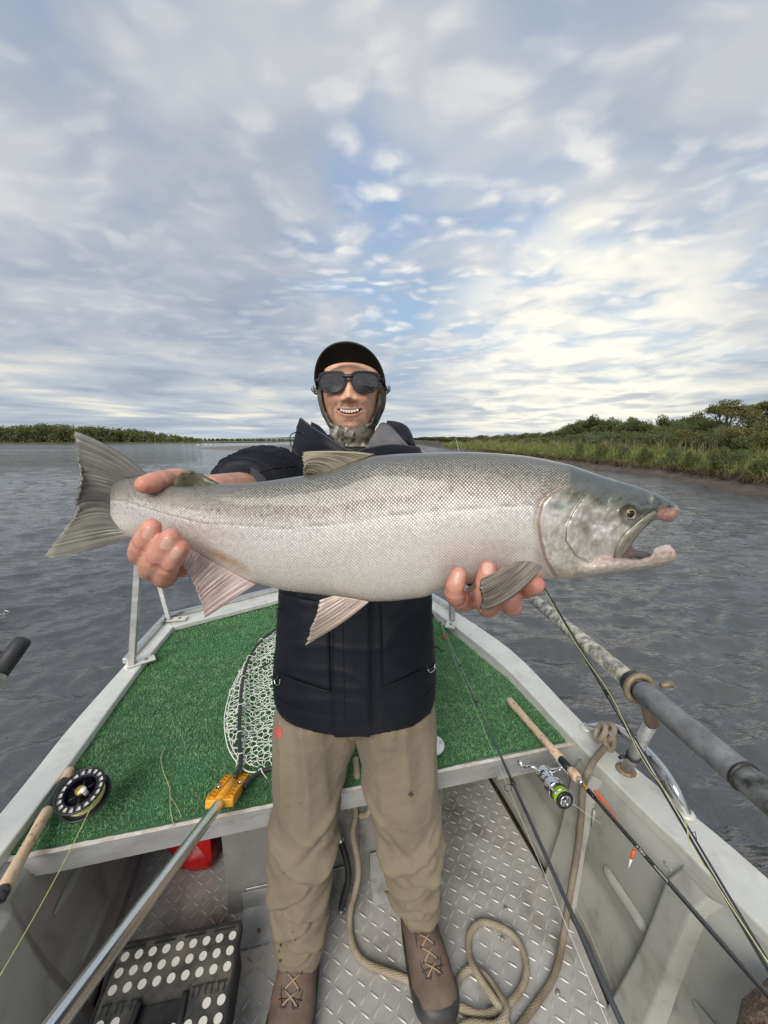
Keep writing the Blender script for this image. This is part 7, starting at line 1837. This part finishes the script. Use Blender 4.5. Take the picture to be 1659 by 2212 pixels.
sheet('hood', pl([(640, 965, 1.16), (690, 945, 1.22), (760, 940, 1.25), (830, 935, 1.22), (870, 935, 1.18)]), pl([(640, 1000, 1.14), (690, 1000, 1.18), (760, 1000, 1.2), (830, 1000, 1.18), (880, 990, 1.15)]), m_jkt, .02)
sheet('logo_patch', pl([(858, 975, .992), (875, 972, 1.0), (898, 976, 1.02)]), pl([(858, 986, .99), (875, 984, 1.0), (902, 988, 1.02)]), m_jkt2, .002, wr=0)
mb = MB(); mb.tube(cr(pl([(655, 937, 1.02), (640, 934, 1.0), (628, 940, .99), (627, 955, .98), (634, 972, .97), (645, 985, .96)]), 6), .0014, 7); mb.ball(Vector(pl([(655, 937, 1.02)])[0]), .0045, 10, 7); mb.build('draw_cord', m_dark, jk)
for pts in ([(650, 905, 1.058), (672, 922, 1.008), (700, 940, .968), (735, 964, .948), (768, 978, .938)], [(768, 978, .938), (800, 968, .953), (850, 962, .988), (905, 968, 1.048)]):
    mb = MB(); mb.tube(cr(pl(pts), 6), .0032, 8); mb.build('collar_edge', m_jkt2, jk)
seam([(560, 1020), (590, 1012), (640, 1005)], .0012, 'sleeve_seam')

# ---- trousers
m_tr = mat('tan_wader_fabric', (.218, .180, .122), .78, 0, (.175, .143, .094), 7, .8, .3, 380, .0006, (.13, .10, .065), 10, .30, sheen=.08)
mb = MB()
loft(mb, [(V3(XC, 1.01, .90), V3(.19, 0, 0), V3(0, .115, 0), .9), (V3(XC, 1.00, .80), V3(.208, 0, 0), V3(0, .120, 0), .88), (V3(XC, .995, .775), V3(.214, 0, 0), V3(0, .116, 0), .85), (V3(XC, .99, .750), V3(.19, 0, 0), V3(0, .098, 0), .85)], 40)
LL = [(V3(-.184, .990, .77), .116, .110), (V3(-.197, .975, .68), .114, .106), (V3(-.208, .950, .57), .098, .098), (V3(-.216, .925, .49), .090, .093), (V3(-.232, .905, .415), .092, .088), (V3(-.236, .885, .33), .083, .082), (V3(-.236, .870, .24), .076, .076), (V3(-.238, .862, .15), .070, .072), (V3(-.239, .858, .095), .066, .072), (V3(-.239, .855, .072), .060, .068)]
LR = [(V3(.018, .990, .77), .112, .110), (V3(.034, .978, .68), .108, .106), (V3(.046, .955, .57), .099, .099), (V3(.060, .930, .48), .092, .092), (V3(.079, .915, .41), .090, .088), (V3(.085, .915, .33), .076, .080), (V3(.088, .918, .25), .070, .074), (V3(.098, .920, .185), .064, .068), (V3(.104, .920, .150), .060, .066), (V3(.106, .920, .132), .055, .06)]
for LG in (LL, LR): loft(mb, [(c, V3(a, 0, 0), V3(0, b, 0), .95) for c, a, b in LG], 32)
Vt, Nt, Ft = remeshed('trousers', mb, .0050, 5, None, man)
A_ = Vt.copy(); dispt = np.zeros(len(A_))
side_l = A_[:, 0] < XC
xl = np.where(side_l, A_[:, 0] - np.interp(A_[:, 2], [.07, .3, .5, .74], [-.239, -.236, -.214, -.180]), A_[:, 0] - np.interp(A_[:, 2], [.09, .3, .5, .74], [.106, .086, .055, .008]))
fb = np.clip((.97 - A_[:, 1]) / .05, -1, 1)
def fold(z0, slope, curve, width, amp, left, x0=0.0, xw=.2):
    zz__ = z0 + slope * xl + curve * xl ** 2; m_ = (side_l if left else ~side_l)
    q = (A_[:, 2] - zz__) / width
    return m_ * amp * (np.exp(-q ** 2) - .75 * np.exp(-((q + 1.5) / .8) ** 2)) * np.exp(-((xl - x0) / xw) ** 2) * np.clip(fb + .6, 0, 1)
for left, sg_, base in ((True, 1, 0), (False, -1, .02)):
    dispt += fold(.405 + base * .2, -.35 * sg_, 3.5, .020, .016, left, .01 * sg_, .12) + fold(.345 + base, .55 * sg_, 4.0, .016, .015, left, -.01, .1) + fold(.29 + base, -.45 * sg_, 5.0, .014, .014, left, .0, .1)
    dispt += fold(.235 + base, .5 * sg_, 4.0, .014, .011, left, .01, .08) + fold(.19 + base, -.5 * sg_, 6, .012, .011, left, 0, .08) + fold(.145 + base, .3 * sg_, 5, .012, .010, left, 0, .08) + fold(.46, .9 * sg_, 2.0, .022, .009, left, .06 * sg_, .06)
# lengthwise creases on the thighs, tension lines from the crotch
thigh = sst(A_[:, 2], .45, .56)
wx = np.array([noise.noise((x * 16 + .8 * z, 2.0, z * 2.2)) for x, y, z in A_]); ny3 = np.array([noise.fractal((x * 12, y * 12, z * 12), .9, 2, 4) for x, y, z in A_])
dispt += thigh * .012 * (1 - 2.2 * np.abs(wx)) * (A_[:, 1] < 1.0) + .0035 * ny3
sh = np.array([1 - 2 * abs(noise.noise((x * 13 + 4 * noise.noise((x * 6, z * 6, 2)), y * 8, z * 19))) for x, y, z in A_]); dispt *= 1.25; dispt += (1 - thigh) * .006 * np.clip(sh, 0, 1) ** 2 - (1 - thigh) * .004 * np.clip(-sh, 0, 1) ** 2
Vt = Vt + Nt * dispt[:, None]
tr = obj('trousers', Vt, Ft, m_tr, man, True)
tt_ = BVHTree.FromPolygons([tuple(v) for v in Vt], [tuple(int(i) for i in f) for f in Ft])
def on_t(u, v, off_=.001):
    r_ = ray(u, v).normalized(); h_ = tt_.ray_cast(Vector((0, 0, EYE)), r_, 3); return None if h_[0] is None else h_[0] + h_[1] * (off_ if h_[1].dot(r_) < 0 else -off_)
def decal(pts, name, m_):
    V = [on_t(u, v, .0012) for u, v in pts]
    if any(p is None for p in V): return
    c_ = on_t(sum(p[0] for p in pts) / len(pts), sum(p[1] for p in pts) / len(pts), .0014); obj(name, [tuple(p) for p in V] + [tuple(c_)], [(i, (i + 1) % len(pts), len(pts)) for i in range(len(pts))], m_, tr, True)
m_redp = mat('red_print', (.62, .075, .075), .7, 0, (.45, .12, .10), 120, .7); m_patch = mat('dark_patch', (.06, .05, .04), .7)
decal([(602 + 7.5 * math.cos(a), 1582 + 13.5 * math.sin(a) + 2 * math.cos(a)) for a in np.linspace(0, 6.283, 20, endpoint=False)], 'print_mark', m_redp)
decal([(887, 1708), (894, 1715), (887, 1722), (880, 1715)], 'diamond_patch', m_patch)
for u, v, r_ in ((638, 2030, 2), (607, 2041, 2.4), (603, 2055, 2), (632, 2013, 1.4), (614, 1885, 1.3), (606, 2075, 3), (650, 1735, 1.2)):
    decal([(u + r_ * math.cos(a), v + r_ * 1.4 * math.sin(a)) for a in np.linspace(0, 6.283, 8, endpoint=False)], 'mud_spot', m_patch)
# ---- boots
m_boot = mat('brown_boot', (.118, .078, .058), .75, 0, (.165, .115, .088), 22, .8, .35, 200, .001, (.07, .05, .04), 14, .5); m_toe = mat('toe_rubber', (.022, .023, .023), .5, 0, (.06, .055, .05), 26, .8, .4, 60, .001)
m_lace = mat('tan_lace', (.36, .26, .16), .8)
def boot(ank, toe, wd, label):
    f_ = V3(toe.x - ank.x, toe.y - ank.y, 0); Lf = f_.length; f_.normalize(); s_ = V3(-f_.y, f_.x, 0)
    if s_.x < 0: s_ = -s_
    def bp(a, s, z): return V3(ank.x, ank.y, 0) + f_ * a + s_ * s + V3(0, 0, z)
    bt = thing_part = bpy.data.objects.new('boot', None); COL.objects.link(bt); bt.parent = man; ORG[bt.name] = ORG[man.name]
    mb = MB()
    loft(mb, [(bp(-.075, 0, .055), s_ * .034, V3(0, 0, .038), .9), (bp(-.05, 0, .060), s_ * .044, V3(0, 0, .048), .85), (bp(0, 0, .066), s_ * .050, V3(0, 0, .056), .85), (bp(Lf * .35, 0, .062), s_ * wd * .47, V3(0, 0, .052), .85), (bp(Lf * .62, 0.002, .050), s_ * wd * .50, V3(0, 0, .040), .8), (bp(Lf * .85, .003, .044), s_ * wd * .47, V3(0, 0, .034), .8), (bp(Lf * .97, .003, .038), s_ * wd * .34, V3(0, 0, .026), .85), (bp(Lf * 1.01, .003, .034), s_ * wd * .15, V3(0, 0, .016), .9)], 36)
    loft(mb, [(bp(-.008, 0, .06), s_ * .048, f_ * .062, .95), (bp(-.012, 0, .11), s_ * .048, f_ * .056, .95), (bp(-.012, 0, .160), s_ * .050, f_ * .056, .95)], 30)
    V, N_, F_ = remeshed('upper', mb, .0042, 4, None, None); V = V + N_ * (.0016 * np.array([noise.fractal(v, 1, 2, 3) for v in V * 22]))[:, None]
    o_ = obj('upper', V, F_, m_boot, bt, True); bv_ = BVHTree.FromPolygons([tuple(v) for v in V], [tuple(int(i) for i in q) for q in F_])
    mb = MB(); loft(mb, [(bp(Lf * .60, 0.002, .034), s_ * wd * .54, V3(0, 0, .030), .75), (bp(Lf * .78, .003, .038), s_ * wd * .535, V3(0, 0, .035), .75), (bp(Lf * .92, .003, .036), s_ * wd * .45, V3(0, 0, .033), .78), (bp(Lf * 1.01, .003, .032), s_ * wd * .30, V3(0, 0, .026), .8), (bp(Lf * 1.045, .003, .028), s_ * wd * .12, V3(0, 0, .016), .9)], 32)
    loft(mb, [(bp(-.07, 0, .020), s_ * .040, V3(0, 0, .019), .7), (bp(0, 0, .020), s_ * .052, V3(0, 0, .019), .7), (bp(Lf * .4, 0, .020), s_ * wd * .50, V3(0, 0, .019), .7), (bp(Lf * .8, .003, .020), s_ * wd * .53, V3(0, 0, .019), .7), (bp(Lf * 1.0, .003, .020), s_ * wd * .30, V3(0, 0, .019), .75)], 32)
    V2, N2, F2 = remeshed('toe', mb, .004, 3, None, None); obj('rubber_sole', V2, F2, m_toe, bt, True)
    def top(a, s): h_ = bv_.ray_cast(bp(a, s, .3), V3(0, 0, -1), .4); return (h_[0] + V3(0, 0, .0012)) if h_[0] is not None else bp(a, s, .1)
    eyes = [(.030 + k * .026, .017 + .001 * k) for k in range(5)]
    for k, (a, s) in enumerate(eyes):
        if k < 4:
            for sg_ in (-1, 1):
                p0, p1 = top(a, s * sg_), top(eyes[k + 1][0], -eyes[k + 1][1] * sg_); mb = MB(); mb.tube([p0, (p0 + p1) / 2 + V3(0, 0, .003), p1], .0021, 6); mb.build('lace', m_lace, bt)
        for sg_ in (-1, 1): mb = MB(); mb.ball(top(a, s * sg_), .0032, 8, 6); mb.build('eyelet', m_toe, bt)
    mb = MB(); mb.tube([top(Lf * .62, x) for x in np.linspace(-.03, .03, 9)], .0012, 6)
    for sg_ in (-1, 1): mb.tube(cr([top(.02, .028 * sg_), top(.07, .030 * sg_), top(.115, .027 * sg_), top(.138, .012 * sg_), top(.12, .004 * sg_)], 4), .0012, 6)
    mb.tube(cr([top(.025, .022), top(.02, .04) + V3(0, 0, .0), top(.0, .05) + V3(0, 0, .004)], 4), .002, 6); mb.build('stitching', m_toe, bt)
    return bt
boot(V3(.106, .925, 0), V3(.150, .735, 0), .118, '')
boot(V3(-.239, .870, 0), V3(-.246, .672, 0), .118, '')
